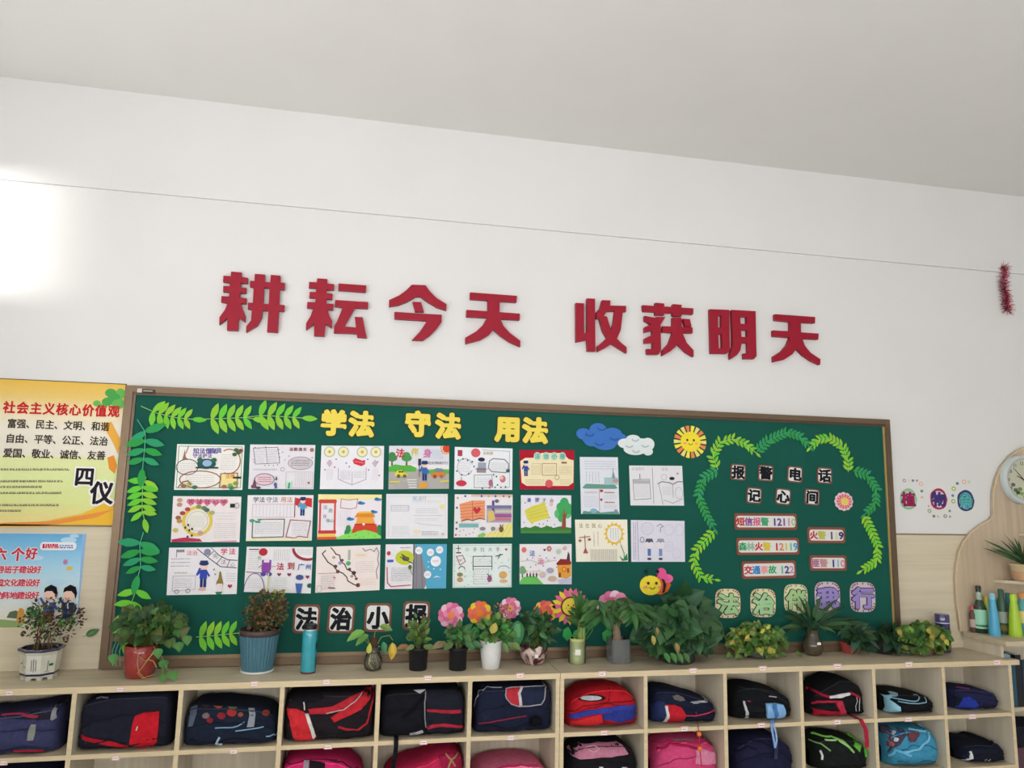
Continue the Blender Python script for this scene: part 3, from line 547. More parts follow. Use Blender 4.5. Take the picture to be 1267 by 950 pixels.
def p19(d):
    w = lambda pts, c, t: d.line(pts, t, c)
    w([(22,2),(26,6),(30,12),(36,14),(38,24),(44,28),(48,36),(56,40),(62,48)],'4a3a36',1.7); w([(14,6),(9,11),(14,18),(18,24),(27,30),(33,38),(42,42),(48,48),(50,54),(60,60),(68,62)],'4a3a36',1.7)
    for x,y,r,c in ((59,42,3.4,'4a3a3e'),(66,61,3.6,'6a4434'),(63,51,2.4,'7a4a40'),(30,31,3,'5a4a40'),(40,22,2.6,'6a4a5a'),(27,17,2.6,'b8a08a'),(37,26,3,'a89ac0'),(34,39,3,'6a4a44'),(50,27,4,'5aac78'),(52,36,2.6,'5a4a48'),(56,47,2.4,'a89888')): d.ell(x,y,r,r*.9,c)
    d.rect(49,6,53,22,'b4b8ac'); d.rect(60,12,80,18,'f0dcc6'); d.scrib(63,14,76,16,1,'b8a488',.8); d.scrib(62,24,92,42,6,'b8a8a8',.5); d.scrib(68,50,94,62,4,'e0ccb8',.8); d.line([(4,41),(32,41)],.8,'b87a80'); d.scrib(8,44,30,66,8,'a89ca4',.6); heart(d,29,48,1.8,'c87a88'); d.line([(20,63),(30,64)],1.6,'5a4a44')
    d.line([(72,4),(76,9),(84,6),(90,10),(94,4),(98,12),(96,22),(98,30),(94,40),(96,52)],1.2,'7a8490'); d.ring(6,64,4,5,.6,'a8b0a0')
def p20(d):
    d.rect(47,0,100,70,'5aa9cc'); d.poly([(45,0),(52,8),(60,22),(66,44),(67,70),(45,70)],'8a8890'); d.line([(50,2),(51,69)],.9,'6a6870'); d.line([(58,16),(61,69)],.9,'6a6870'); d.rect(44.5,0,47,70,'6a6870')
    d.ell(31,21,15,11.5,'c2cc3c'); d.ell(33,23,6,3.6,'6a6050'); d.line([(24,20),(44,30)],1.6,'4a4a3a'); d.poly([(25,14),(34,20),(28,21)],'5a5a40')
    for x,y,r in ((54,10,6),(73,13,6),(88,9,6),(82,27,8.5),(69,48,6)): d.ell(x,y,r,r,'eceef0'); d.scrib(x-r*.6,y-2,x+r*.6,y+2,2,'b090a8',.7)
    d.poly([(78,53),(84,50),(92,53),(86,52)],'e8e4f0'); d.dots([(70,28),(79,39),(90,40),(70,36)],1.3,['c8e4f0']); d.ell(5,14,3,3.4,'b84050'); d.rect(3,24,13,28,'4a62b8'); d.scrib(24,4,40,6.6,1,'8a7a90',1.2)
    d.line([(3,36),(4,60),(10,66),(42,64)],1.5,'b83c58'); d.scrib(10,36,42,58,8,'8a8890',.7); d.ell(40,36,3,3.6,'5a7a40'); d.line([(40,38),(44,48)],1,'7a8a50'); d.poly([(64,70),(66,64),(68,70)],'d8e8c8')
def p21(d):
    d.line([(34,20),(66,20),(66,36),(34,36),(34,20)],1.3,'4a4444'); d.line([(34,36),(34,42)],1.2,'4a4444'); d.line([(66,36),(66,42)],1.2,'4a4444'); d.scrib(37,23,64,33,3,'c0a0b0',.6); d.scrib(36,40,58,62,6,'b8a4b0',.6); d.line([(35,40),(60,40),(60,64),(35,64),(35,40)],.7,'b0a8b0')
    d.txt('小手拉大手', 20, 9, 7.5, '7a7a90', .0, 13); d.line([(5,7),(13,7)],1.2,'5a4a50'); d.line([(9,3),(9,12)],1.2,'5a4a50'); d.line([(6,14),(13,14)],1.8,'3a3a40'); d.line([(6,20),(16,18),(21,28),(12,34),(6,20)],1.4,'b07080'); d.ring(15,40,5,4,1.4,'5a4a4a',a0=180,a1=360)
    d.ell(12,49,5,3.4,'8a8a5a'); d.ell(12,57,5,4,'c89870'); d.ell(62,56,4,5.4,'9a5a80'); d.line([(58,48),(62,52)],1.2,'3a3a40'); d.ell(85,50,7,6,'d8a868'); d.ring(86,40,9,4.5,1.3,'9a98c0',a0=180,a1=360); d.ell(86,60,7,3,'d8b088'); d.line([(72,20),(84,17)],1.4,'2f3a3a'); d.line([(76,24),(80,16)],1.2,'2f3a3a'); heart(d,90,9,2.4,'a84a60'); heart(d,12,26,2.6,'e0a0a8')
    for k in range(70): d.dots([(R.uniform(3,97), R.uniform(16,68))], R.uniform(.5,1), ['9ac4ac','7aa890','b8a0b0','a8c8b4'][k % 4:])
    d.line([(2,2),(98,2),(98,68),(2,68),(2,2)],.8,'a8ccb8')
def p22(d):
    d.poly([(0,66),(6,58),(20,56),(32,57),(46,70),(0,70)],'6cc060'); d.poly([(72,36),(78,32),(99,32),(99,56),(90,60),(74,58)],'dda043'); d.poly([(70,34),(78,26),(96,27),(100,33),(98,36),(72,37)],'8e3330'); d.poly([(90,27),(93,13),(96,18),(97,30)],'5a3a4a'); d.rect(75,50,79,58,'7a4a34'); d.rect(91,42,95,50,'8a5a34'); flower(d,85,44,5,'e8703a')
    for k in range(4): x = 14+6*k; d.ell(x,54,1.4,4,'5a4038'); d.ell(x,48,1.6,1.6,'e0c0a8')
    tree(d,5,58,.9,'7aa87a'); flower(d,8,10,5,'d87a70','d8605a'); d.txt('法', 18, 16, 11, '5a7ac0', .02); d.txt('治', 34, 30, 12, 'd87aa0', .02); flower(d,56,8,5,'c07a90'); flower(d,74,13,5,'b4d0c0','c8c0a0'); flower(d,86,7,4,'d8a8b4'); heart(d,47,10,2.4,'2f3a34')
    d.ell(58,46,7,5,'a8a4b8'); d.ell(62,60,8,5,'cbb0a0'); flower(d,43,53,6,'c8b8c8'); d.poly([(72,62),(99,58),(99,68),(76,69)],'c4c0dc'); d.line([(2,30),(20,28),(34,33),(70,28)],.9,'b8b0b0'); d.dots([(14,26),(24,24),(38,20),(50,24),(54,28),(30,36),(20,40),(36,46),(44,38),(66,24),(70,40)],1.3,['6a7ac0','d08098','7a8a70'])
PS = [
 ([(219.2,549.3),(302.5,550.5),(299.8,606),(215.2,606)], 'drawing of a dark car among oval text bubbles, top left of the rows', p1, 'f0eee8'),
 ([(309.6,549.7),(390.2,550.5),(387.9,605.2),(307.2,604.8)], 'pale drawing with an open book, grey ellipse and pink oval, top row', p2, 'e6e2e8'),
 ([(397.8,551.1),(475.2,551.6),(474.2,605.3),(395.7,605.1)], 'white drawing with four round yellow medallions and a red ribbon', p3, 'eceaf0'),
 ([(481.6,551.4),(555.9,551.6),(555.5,604.6),(480.6,605.3)], 'drawing of a street with yellow car, trees and traffic officer', p4, 'e8e6e8'),
 ([(562.8,552.8),(634.2,554.8),(633.8,606),(561.8,605.2)], 'white drawing of a capped figure among black-dotted bubbles, top row', p5, 'e9ecf0'),
 ([(642.9,556.7),(710.6,557),(710,605.2),(643.5,605.2)], 'red and cream printed sheet with four round title badges', p6, 'b01c34'),
 ([(717.4,565.2),(764.5,565.6),(766.6,636.3),(719.1,635.8)], 'upright pale blue drawing with a green bridge across its middle', p7, 'dfe2ea'),
 ([(778.5,575.8),(844,576.2),(846.5,625.5),(780.3,625.2)], 'plain pencil drawing of a black-haired child and open book', p8, 'e2e2e6'),
 ([(214.3,613.7),(298.7,614.3),(296.2,670.7),(211.3,670.5)], 'drawing with a big yellow ring under a row of pink hearts', p9, 'ebe4e4'),
 ([(306.6,612.5),(387.9,612.5),(385.7,668.7),(304.3,669.2)], 'drawing of an officer before a red flag above two text frames', p10, 'e9e6ea'),
 ([(393.8,611.4),(472.4,611.8),(471.4,666.1),(392.4,667.5)], 'drawing of an orange palace gate on a green hill beside a red scroll', p11, 'ece4ea'),
 ([(478,611),(554,611),(553.8,666.1),(477.3,666.4)], 'nearly blank sheet of very faint pencil lines, middle row', p12, 'e6e6ea'),
 ([(562.8,611.4),(634.3,611.6),(634.3,664.5),(561.6,664.8)], 'drawing of an orange book with a red heart beside purple stripes', p13, 'e8e4e6'),
 ([(644.6,612.5),(706.8,612.8),(706.8,659.7),(644.6,659.7)], 'drawing of a green tree and a slanted yellow sheet above grass', p14, 'e4e2ea'),
 ([(711.5,642.8),(776.1,642.8),(777.3,694.5),(713,695)], 'cream drawing with a yellow sunflower and brown weighing scales', p15, 'efead8'),
 ([(780.6,643.2),(847,644.4),(847.6,695),(781.3,695)], 'pale lilac drawing of two small pencil children in blue', p16, 'dddbe8'),
 ([(209.3,677.5),(295.2,676.7),(292.7,734.8),(206,736.3)], 'drawing of a saluting officer in blue beside a bottle, bottom left of the rows', p17, 'e9e6ea'),
 ([(305.4,676.3),(387.4,676.7),(384.4,734.2),(301.6,732.2)], 'drawing with a purple lorry and red disc, behind the dry potted plant', p18, 'e8e6e8'),
 ([(391.8,676.5),(470.7,674),(469.5,730),(390,733.3)], 'pinkish drawing with two long wavy dark wall lines running diagonally', p19, 'eee2de'),
 ([(477.3,673.4),(553,673),(551.9,727.7),(475.9,728.8)], 'drawing half sky blue with white discs and a grey road', p20, 'e6e4e8'),
 ([(560.5,673),(633.4,672.7),(633,726.4),(560,727.2)], 'green speckled drawing with a black-lined text box in the middle', p21, 'e2ece8'),
 ([(643,673),(707.3,673),(707.3,722.7),(643,722.7)], 'drawing of an orange house with a brown roof at its right edge', p22, 'e8e6e8'),
]
for c, l, f, b in PS: paper(c, l, f, b)

# ================================================================ lettering on the board
def lf(px, py, y=YB):
    P = at(px, py, y); uz = (at(px, py-10, y).z-at(px, py+10, y).z)/20; ux = (at(px+10, py, y).x-at(px-10, py, y).x)/20
    return lambda a, b: (P.x+a*ux, P.z-b*uz)
def rotf(fn, ang): c, s = math.cos(ang), math.sin(ang); return lambda a, b: fn(a*c-b*s, a*s+b*c)
def rrect(x0, y0, x1, y1, r, n=3):
    out = []
    for cx, cy, a in ((x1-r,y0+r,-90),(x1-r,y1-r,0),(x0+r,y1-r,90),(x0+r,y0+r,180)):
        for k in range(n+1): t = math.radians(a+90*k/n); out.append((cx+r*math.cos(t), cy+r*math.sin(t)))
    return out
def gpart(fn, ch, h, c, off, y, name, parent, m=FOAM, asp=1, dy=0, dx=0):
    d = Draw(fn, y); d.txt(ch, -h*asp/2+dx, dy, h, c, off, asp=asp, th=.002 if h > 25 else .0005); return d.m.build(name, m, parent)
for ch, x, y, wd in (('学',413,523,0),('法',447.5,524.5,0),('守',517,524.5,0),('法',554.5,527,0),('用',628.5,530.5,0),('法',662,532.5,0)):
    fn = lf(x, y)
    d = Draw(fn, YB-.003); d.txt(ch, -16, 0, 32, '3c3a20', .098, th=.003); o = d.m.build('foam_letter', FOAM)
    nb = {413: 'first, beside the leaf sprays', 447.5: 'second, just right of 学', 517: 'third in the row', 554.5: 'just right of 守', 628.5: 'fifth in the row', 662: 'last in the row'}[x]
    tag(o, 'yellow foam letter %s with dark outline on the board top, %s' % (ch, nb), 'letter', 'yellow foam letters along the board top')
    gpart(fn, ch, 31.5, 'ecd659', .066, YB-.005, 'yellow_face', o)
def card(ch, x, y, w, h, ang, gh, label, grp, asp=1.0):
    fn = rotf(lf(x, y), ang); q = MB()
    q.prism([[fn(*p) for p in rrect(-w/2, -h/2, w/2, h/2, w*.16)]], YB-.004, YB-.0003, '7d5343'); o = q.build('word_card', FOAM); tag(o, label, 'word card', grp)
    q = MB(); q.prism([[fn(*p) for p in rrect(-w*.42, -h*.42, w*.42, h*.42, w*.14)]], YB-.0048, YB-.0041, 'dfe0de'); q.build('card_face', FOAM, o)
    gpart(fn, ch, gh, '14161c', .05, YB-.005, 'printed_word', o, asp=asp)
for ch, x, y, a, n in (('法',379.3,765.3,.02,'leftmost of four above the turquoise flask'),('治',422,765.3,.03,'second of four above the shelf'),('小',467.6,763.7,.01,'third of four, above the bulb in a glass jar'),('报',515,761.3,.02,'half hidden behind a succulent')):
    card(ch, x, y, 33, 35.5, a, 28, 'large white card with black %s, %s' % (ch, n), 'large word cards low on the board', .95)
for ch, x, y, a, n in (('报',913,584,.05,'at the left end of the upper row'),('警',947,585.2,.05,'second in the upper row'),('电',983.1,586.9,.08,'third in the upper row'),('话',1019.8,588.3,.04,'at the right end of the upper row'),('记',932.7,613,.07,'at the left end of the lower row'),('心',968.5,614.4,.1,'in the middle of the lower row'),('间',1004.4,614.8,.06,'nearest the pink flower')):
    card(ch, x, y, 18.5, 20, a, 16, 'small white card with black %s in the wreath, %s' % (ch, n), 'small word cards inside the leaf wreath')
def strip(x0, y0, x1, y1, words, cs, digits, dcs, label, ang=0):
    fn = rotf(lf((x0+x1)/2, (y0+y1)/2), ang); w, h = x1-x0, y1-y0; q = MB()
    q.prism([[fn(*p) for p in rrect(-w/2, -h/2, w/2, h/2, 2.5)]], YB-.004, YB-.0003, '8a4f40'); o = q.build('phone_card', FOAM); tag(o, label, 'phone card', 'telephone number cards inside the leaf wreath')
    q = MB(); q.prism([[fn(*p) for p in rrect(-w/2+2.2, -h/2+3, w/2-2.2, h/2-3, 3)]], YB-.0048, YB-.0041, 'dcdcd6'); q.build('card_face', FOAM, o)
    L = 10*len(words); tot = L+5+5.6*len(digits); sx = -tot/2
    d = Draw(fn, YB-.005); d.txt(words, sx, 0, 10.5, cs, .04, 9.9, .97); d.m.build('printed_words', FOAM, o); d = Draw(fn, YB-.005); d.txt(digits, sx+L+4, 0, 12.5, dcs, .035, 5.9, .98); d.m.build('printed_number', FOAM, o)
strip(908.8,635.1,985.9,655.3,'短信报警',['c03238','8a5a98','d06a90','4aa070'],'12110',['54408a','6a4a98','8a5aa0','c890b8','a8c088'],'long card reading 短信报警 12110, uppermost of the three at left', -.01)
strip(911.4,665.4,988.4,686.2,'森林火警',['2f9a68','8ab89a','c8283a','d8c040'],'12119',['b83c50','d8906a','d8c060','70b890','4a9ac8'],'long card reading 森林火警 12119, middle of the three at left', -.01)
strip(917.7,693.8,984.6,715.3,'交通事故',['c03048','3a80c0','e0a0a0','3aa068'],'122',['6ab0a0','4a4a88','c890b8'],'card reading 交通事故 122, lowest of the three at left', -.02)
strip(999,652.1,1045.2,671.7,'火警',['c02c3c','b8bc58'],'119',['5a4a78','d8c8a8','34346a'],'short card reading 火警 119 under the pink flower')
strip(1001.6,686.9,1047,705.8,'匪警',['a86a88','c08a94'],'110',['2f3a90','7ab8d8','d08a98'],'short card reading 匪警 110 below the 119 card')
for ch, x, y, w, h, fc, oc, rc, n in (('法',900.2,746.2,31,36,'a4cf96','24302c','b04a3c','leftmost, beside the big leafy plant'),('治',943.8,745.7,31,35,'a4cf9a','24302c','9a5a3c','second from the left'),('伴',984.4,740.5,29,36,'a8cc90','24302c','7a8a5a','in the middle, behind leaves'),('我',1023.4,738.5,31,38,'9a8ac8','3a2a5a','7a3a5a','fourth, half hidden by leaves'),('行',1067,738.5,31,37,'9a8ac4','3a2a5a','8a3a4a','rightmost, near the board frame')):
    fn = rotf(lf(x, y), .02); q = MB()
    prof = []
    for k in range(48):
        t = 2*PI*k/48; sx = (abs(math.cos(t))**.55)*(1 if math.cos(t) > 0 else -1); sy = (abs(math.sin(t))**.55)*(1 if math.sin(t) > 0 else -1); prof.append((sx*w/2, sy*h/2))
    q.prism([[fn(*p) for p in prof]], YB-.004, YB-.0003, 'ded9b0' if fc[0] == 'a' else 'cfc2c8'); o = q.build('word_card', FOAM)
    tag(o, 'scalloped card, %s bubble letter %s, %s' % ('green' if fc[0] == 'a' else 'purple', ch, n), 'word card', 'bubble letter cards low on the right')
    d = Draw(fn, YB-.0042)
    for k in range(24):
        a, b = prof[2*k]; d.poly([(a*1.02, b*1.02), (a*.86-b*.06, b*.86+a*.06), (a*.86+b*.06, b*.86-a*.06)], rc)
    d.txt(ch, -w*.44, 1, w*.86, oc, .082, asp=1.02, th=.001); d.m.build('dark_outline', FOAM, o)
    d = Draw(fn, YB-.0085); d.txt(ch, -w*.43, 1, w*.85, fc, .05, asp=1.02, th=.001); d.m.build('bubble_face', FOAM, o)

# ================================================================ cut-outs on the board
def cut(name, x, y, fns, label, cat, y0=YB, grp=None):   # fns: list of (part name or None for the base, function)
    fn = lf(x, y, y0); root = None; yy = y0-.0003
    for nm, f in fns:
        d = Draw(fn, yy-.003 if root else yy-.0033); f(d); yy = min(v[1] for v in d.m.v)
        o = d.m.build(nm or name, FOAM, root)
        if root is None: root = o; tag(o, label, cat, grp)
    return root
def blobs(c, L, th=.003): return lambda d: [d.ell(a, b, r1, r2, c, 20, th) for a, b, r1, r2 in L]
def smiles(c, L): return lambda d: [d.ring(a, b, r, r*.7, 1.0, c, 8, a0=10, a1=170) for a, b, r in L]
cut('paper_cloud', 744, 540.5, [(None, blobs('3f73c0', [(-22,-3,9,7),(-4,-8,11,9),(14,-3,12,9),(0,3,24,10),(4,9,14,7),(24,2,8,7),(-12,5,10,7)])), *[('cloud_curl', smiles('27508f', [v])) for v in [(0,-12,5),(-15,-4,5),(-3,7,5),(15,0,5)]]], 'large blue paper cloud high on the green board', 'cloud')
cut('paper_cloud', 787.5, 551, [(None, blobs('dfe6e6', [(-14,-2,9,6),(-4,-7,9,6),(6,0,14,9),(14,-2,8,8),(-2,5,14,7),(14,7,6,5)], .006)), *[('cloud_curl', smiles('9ab0b4', [v])) for v in [(-2,-8,4),(10,-1,4),(-10,0,4),(-2,6,4)]]], 'small white paper cloud overlapping the blue cloud', 'cloud', YB-.0045)
def rays(d, n, r0, r1, w0, w1, cs):
    for k in range(n):
        a = 2*PI*k/n; ca, sa = math.cos(a), math.sin(a)
        d.poly([(r0*ca-w0*sa*-1*-1, r0*sa+w0*ca), (r1*ca-w1*sa, r1*sa+w1*ca), (r1*ca+w1*sa, r1*sa-w1*ca), (r0*ca+w0*sa, r0*sa-w0*ca)], cs[k % len(cs)], .002)
def face(d, k=1.0, c='4a3020'):
    d.ell(-4*k,-2*k,1.3*k,1.6*k,c,10); d.ell(4*k,-2*k,1.3*k,1.6*k,c,10); d.ring(0,1.5*k,2.6*k,2.2*k,.7*k,c,8,a0=10,a1=170); d.ell(-7*k,2*k,1.8*k,1.3*k,'ee8f8a',10); d.ell(7*k,2*k,1.8*k,1.3*k,'ee8f8a',10)
cut('paper_sun', 853.6, 546.6, [(None, lambda d: rays(d, 18, 11, 20, 1.3, 2.4, ['ecdf80','e58a52','f0e24e'])), ('sun_face', lambda d: (d.ell(0,0,12.3,12.3,'f1dd3c',28,.002), face(d)))], 'smiling paper sun with yellow and orange rays on the board', 'sun')
def petals(d, n, r, pr, cs, th=.002):
    for k in range(n): a = 2*PI*k/n; d.ell(r*math.cos(a), r*math.sin(a), pr, pr, cs[k % len(cs)], 12, th)
cut('paper_flower', 1043.5, 620.3, [(None, lambda d: petals(d, 12, 8.6, 3.1, ['ecc8d0'])), ('flower_ring', lambda d: (d.ell(0,0,9.2,9.2,'e6b4bc',24,.001), rays(d, 14, 5, 9, .6, 1.3, ['dd6a74']))), ('flower_heart', lambda d: d.ell(0,0,5,5,'e8c86a',18,.001))], 'small pale pink round paper flower inside the leaf wreath', 'flower')
cut('paper_bee', 806, 723.5, [
 (None, lambda d: (d.poly([(6,-10),(14,-12),(20,-8),(24,0),(20,8),(12,12),(4,11)], 'e8743c', .003), d.ell(-1.5,.5,13,12.2,'f0dc3e',28,.004))),
 ('wing', lambda d: (d.ell(12,-14.5,6.2,6.8,'ea5c98',16,.003), d.ell(20,-8,6.4,5.4,'ee6aa2',16,.003), d.poly([(8,-12),(16,-16),(22,-6),(13,-4)],'ea5c98',.002))),
 ('stripe', lambda d: d.poly([(11.5,-8),(15,-7),(17.5,0),(15.5,8),(12,10.5),(13.8,4),(13.8,-2)], '33241f', .001)),
 ('face', lambda d: (face(d, 1.25), d.ell(-8,1.8,2,1.4,'ee9a6a',10))),
 ('antenna', lambda d: (d.ell(-8,-17,2.2,2.4,'1e2634',12,.001), d.line([(-8,-15),(-6,-11)],.8,'1e2634'), d.ell(6,-17,2.2,2.4,'1e2634',12,.001), d.line([(6,-15),(5,-11)],.8,'1e2634')))],
 'smiling yellow paper bee with pink wings above the leafy plant', 'bee')
cut('paper_flower', 705.5, 750, [
 (None, lambda d: [d.poly([(9*math.cos(a-.16), 9*math.sin(a-.16)), (19*math.cos(a-.15), 19*math.sin(a-.15)), (23.5*math.cos(a), 23.5*math.sin(a)), (19*math.cos(a+.15), 19*math.sin(a+.15)), (9*math.cos(a+.16), 9*math.sin(a+.16))], ['e0699a','efd33f','e8848c'][k % 2 if k < 14 else 2*(k % 2)], .003) for k in range(20) for a in [2*PI*k/20]]),
 ('flower_rim', lambda d: d.ell(0,0,12.4,12.4,'7a2a34',26,.001)), ('flower_face', lambda d: (d.ell(0,0,10.6,10.6,'eed84e',26,.001), face(d,.8,'a03a30'))),
 ('green_leaf', lambda d: (d.poly([(-4,42),(-10,36),(-9,28),(-3,24),(0,30),(2,36)],'3fae5a',.002), d.poly([(0,42),(4,30),(10,27),(11,35),(5,42)],'49b862',.002)))], 'big sunflower cut-out with pink and yellow petals behind the bamboo', 'flower')
def pom(x, y, r, cs, cc, label, leaf=None, n=11):
    L = [(None, lambda d: petals(d, n, r*.72, r*.33, cs, .003)), ('petal_ring', lambda d: petals(d, 7, r*.38, r*.3, [cs[-1], cs[0]], .002)), ('flower_heart', lambda d: d.ell(0,0,r*.3,r*.3,cc,14,.002))]
    if leaf: L.append(('green_leaf', lambda d: d.poly([(leaf[0], leaf[1]-8), (leaf[0]+6, leaf[1]-3), (leaf[0]+5, leaf[1]+5), (leaf[0], leaf[1]+9), (leaf[0]-5, leaf[1]+5), (leaf[0]-6, leaf[1]-3)], '45ad5c', .002)))
    cut('paper_flower', x, y, L, label, 'flower', grp='scalloped paper flowers along the board bottom')
pom(557.9,761,15.5,['e06a98','f0c0d4','e896b4'],'ee8a5a','pink and white paper flower above the second black pot')
pom(593.4,758,14.5,['ee7a3c','f0cc3e','e8706a'],'f08a38','orange and yellow paper flower above the white pot', (-6,24))
pom(631,752,13,['e487a8','f2d4de','dd7098'],'e8a860','pink paper flower right of the white pot plant')
pom(674,757,14,['e8705a','f0b84a','d85a60'],'e88a40','orange-red paper flower behind the marbled bowl plant', (-5,26))
pom(759,752,21,['dc6f9a','f0c8d8','e490b0'],'f0d8e0','wide pink paper flower ring behind the thick-trunk plant', (-9,33), 13)

# ================================================================ leaf garlands
LM = {}
def leafmesh(kind, m, c1, c2=None, thick=0):
    k = (kind, m.name, c1, c2)
    if k in LM: return LM[k]
    prof = {'heart': [(0,.0),(.10,.36),(.28,.48),(.5,.42),(.72,.27),(.9,.09),(1,0)], 'lance': [(0,.02),(.15,.11),(.4,.17),(.65,.14),(.85,.06),(1,0)], 'oval': [(0,.02),(.12,.17),(.35,.27),(.6,.25),(.85,.12),(1,0)],
            'paper': [(0,.03),(.12,.12),(.32,.18),(.55,.20),(.8,.115),(1,0)], 'round': [(0,.03),(.2,.26),(.5,.36),(.8,.26),(1,0)], 'blade': [(0,.03),(.3,.045),(.7,.03),(1,0)]}[kind]
    q = MB(); flat = kind == 'paper'; rows = []
    for t, w_ in prof:
        dz = 0 if flat else -.22*t*t+.05; fz = 0 if flat else w_*.35
        rows.append([(-w_, t, dz+fz), (-w_*.5, t, dz+fz*.4), (0, t, dz), (w_*.5, t, dz+fz*.4), (w_, t, dz+fz)])
    cc1, cc2 = lin(c1), lin(c2 or c1)
    q.grid(rows, None, smooth=not flat, cf=lambda a, b: cc2 if b in (1, 2) and (a*7+b*3) % 3 else cc1)
    if flat:
        n0 = len(q.v); edge = [r[0] for r in rows]+[r[-1] for r in rows[::-1]]
        for a, b in zip(edge, edge[1:]+edge[:1]): q.face([(a[0],a[1],0),(b[0],b[1],0),(b[0],b[1],-.12),(a[0],a[1],-.12)], c1)
    o = q.build('leaf', m, origin=(0,0,0)); me = o.data; bpy.data.objects.remove(o); LM[k] = me; return me
def putleaf(me, parent, loc, yd, nrm, s, name='leaf'):
    y = Vector(yd).normalized(); z = Vector(nrm); z = (z-y*z.dot(y)); z = z.normalized() if z.length > 1e-4 else y.orthogonal().normalized(); x = y.cross(z)
    M = Matrix((x, y, z)).transposed().to_4x4()
    o = bpy.data.objects.new(name, me); COL.objects.link(o); o.parent = parent
    o.matrix_local = Matrix.Translation(Vector(loc)-world_loc(parent)) @ M @ (Matrix.Diagonal((*s, 1)) if hasattr(s, '__len__') else Matrix.Scale(s, 4)); return o
def spray(pts, n, L, ang, c, label, taper=.6, yy=YB-.003, tip=True, stem_w=1.0, start=.12, grp='paper leaf sprays round the board edge', wr=False, sc='9acb6a'):
    P = [at(x, y, yy) for x, y in pts]; u = (at(pts[0][0], pts[0][1]-10, yy).z-at(pts[0][0], pts[0][1]+10, yy).z)/20
    cum = [0]
    for a, b in zip(P, P[1:]): cum.append(cum[-1]+(b-a).length)
    def pos(t):
        d = t*cum[-1]
        for i in range(len(P)-1):
            if d <= cum[i+1] or i == len(P)-2: k = (d-cum[i])/(cum[i+1]-cum[i]); return P[i].lerp(P[i+1], k), (P[i+1]-P[i]).normalized()
    q = MB(); sp = [pos(k/14)[0] for k in range(15)]; q.tube(sp, [u*stem_w*.55]*15, sc, 5); o = q.build('leaf_spray', PLEAF); tag(o, label, 'leaf spray', grp)
    me = leafmesh('paper', PLEAF, c)
    for k in range(n):
        t = start+(1-start)*(k/(n-(0 if tip else 1) or 1))*.97; p, d = pos(min(t, 1)); l = L*u*(1-(1-taper)*k/n)
        for sgn in (-1, 1):
            a = math.radians(ang-(12*k/n))*sgn; dx = d.x*math.cos(a)-d.z*math.sin(a); dz = d.x*math.sin(a)+d.z*math.cos(a)
            putleaf(me, o, p+Vector((0, -.001-.0006*(k % 2), 0)), (dx, 0, dz), (0, -1, 0), (l*(1.0 if wr else 1), l, l*.05))
    if tip: p, d = pos(1.0); putleaf(me, o, p+Vector((0,-.002,0)), d, (0,-1,0), (L*u*.9, L*u*.9, L*u*.05))
LG, DG = '7cc73c', '2f9a5c'
spray([(174.2,502.3),(194.7,511.3),(218.4,516.8),(238,518.5)], 6, 19, 68, LG, 'light green paper leaf spray at the top left corner of the board', .75, start=.25)
spray([(249,518.5),(280,517.5),(304,516.5),(313,518)], 5, 21, 68, LG, 'light green paper leaf spray, second of three along the board top', .8, start=.2)
spray([(304,516),(325,513.9),(345,515),(374,517)], 5, 21, 66, LG, 'light green paper leaf spray, third along the top, before the yellow letters', .75, start=.25)
spray([(169.8,518.7),(180,535),(178.8,556.6),(176.4,580)], 4, 26, 78, DG, 'dark green paper leaf spray, topmost on the left edge of the board', .7, yy=-.038, start=.28, sc='5fb58a')
spray([(181,589.7),(176.4,601.5),(175.7,630),(178.5,642)], 6, 20, 74, LG, 'light green paper leaf spray halfway down the left edge', .85, yy=-.038, start=.1)
spray([(177.6,658.4),(172.9,672.6),(174,701),(171,712)], 4, 27, 80, DG, 'dark green paper leaf spray low on the left edge', .6, yy=-.038, start=.25, sc='5fb58a')
spray([(170,720),(167,734),(160,752),(156,790)], 4, 22, 68, LG, 'light green paper leaf spray behind the red-potted vine', .8, yy=-.038, start=.15)
spray([(242.6,788),(262,786.5),(280,784.5),(294.7,783)], 5, 20.5, 70, LG, 'light green paper leaf spray left of the blue ribbed pot', .85, start=.1)
W = 'green paper leaf chains forming the wreath'
spray([(883.6,656.3),(862.3,680),(857.6,696.5),(867,714.3),(884,717)], 14, 9.8, 52, '86cc34', 'light green leaf chain at the lower left end of the wreath', .9, grp=W, start=.03, wr=True)
spray([(888.4,580.5),(869.4,592.3),(863.5,613.7),(874,637),(883.6,654)], 15, 9.8, 52, '35995a', 'dark green leaf chain on the left side of the wreath', .9, grp=W, start=.03, wr=True, sc='4aa86a')
spray([(888,580),(881,564),(890.7,547.4),(907,542.6),(924,549.7),(935,560)], 15, 9.8, 52, '7cc73c', 'light green leaf chain forming the upper left lobe of the wreath', .9, grp=W, start=.03, wr=True)
spray([(936,559),(950,545),(973.7,534.3),(990,540),(1001,552)], 15, 9.8, 52, '35995a', 'dark green leaf chain forming the top lobe of the wreath', .9, grp=W, start=.03, wr=True, sc='4aa86a')
spray([(1049.4,584),(1049.4,568.7),(1042.3,552),(1025.8,541.4),(1011.6,543.8),(1003,553)], 15, 9.8, 52, '7cc73c', 'light green leaf chain forming the upper right lobe of the wreath', .9, grp=W, start=.03, wr=True)
spray([(1055.4,581.7),(1073,587.6),(1083.8,604.2),(1083.8,623),(1070,636)], 14, 9.8, 52, '35995a', 'dark green leaf chain on the right side of the wreath', .9, grp=W, start=.03, wr=True, sc='4aa86a')
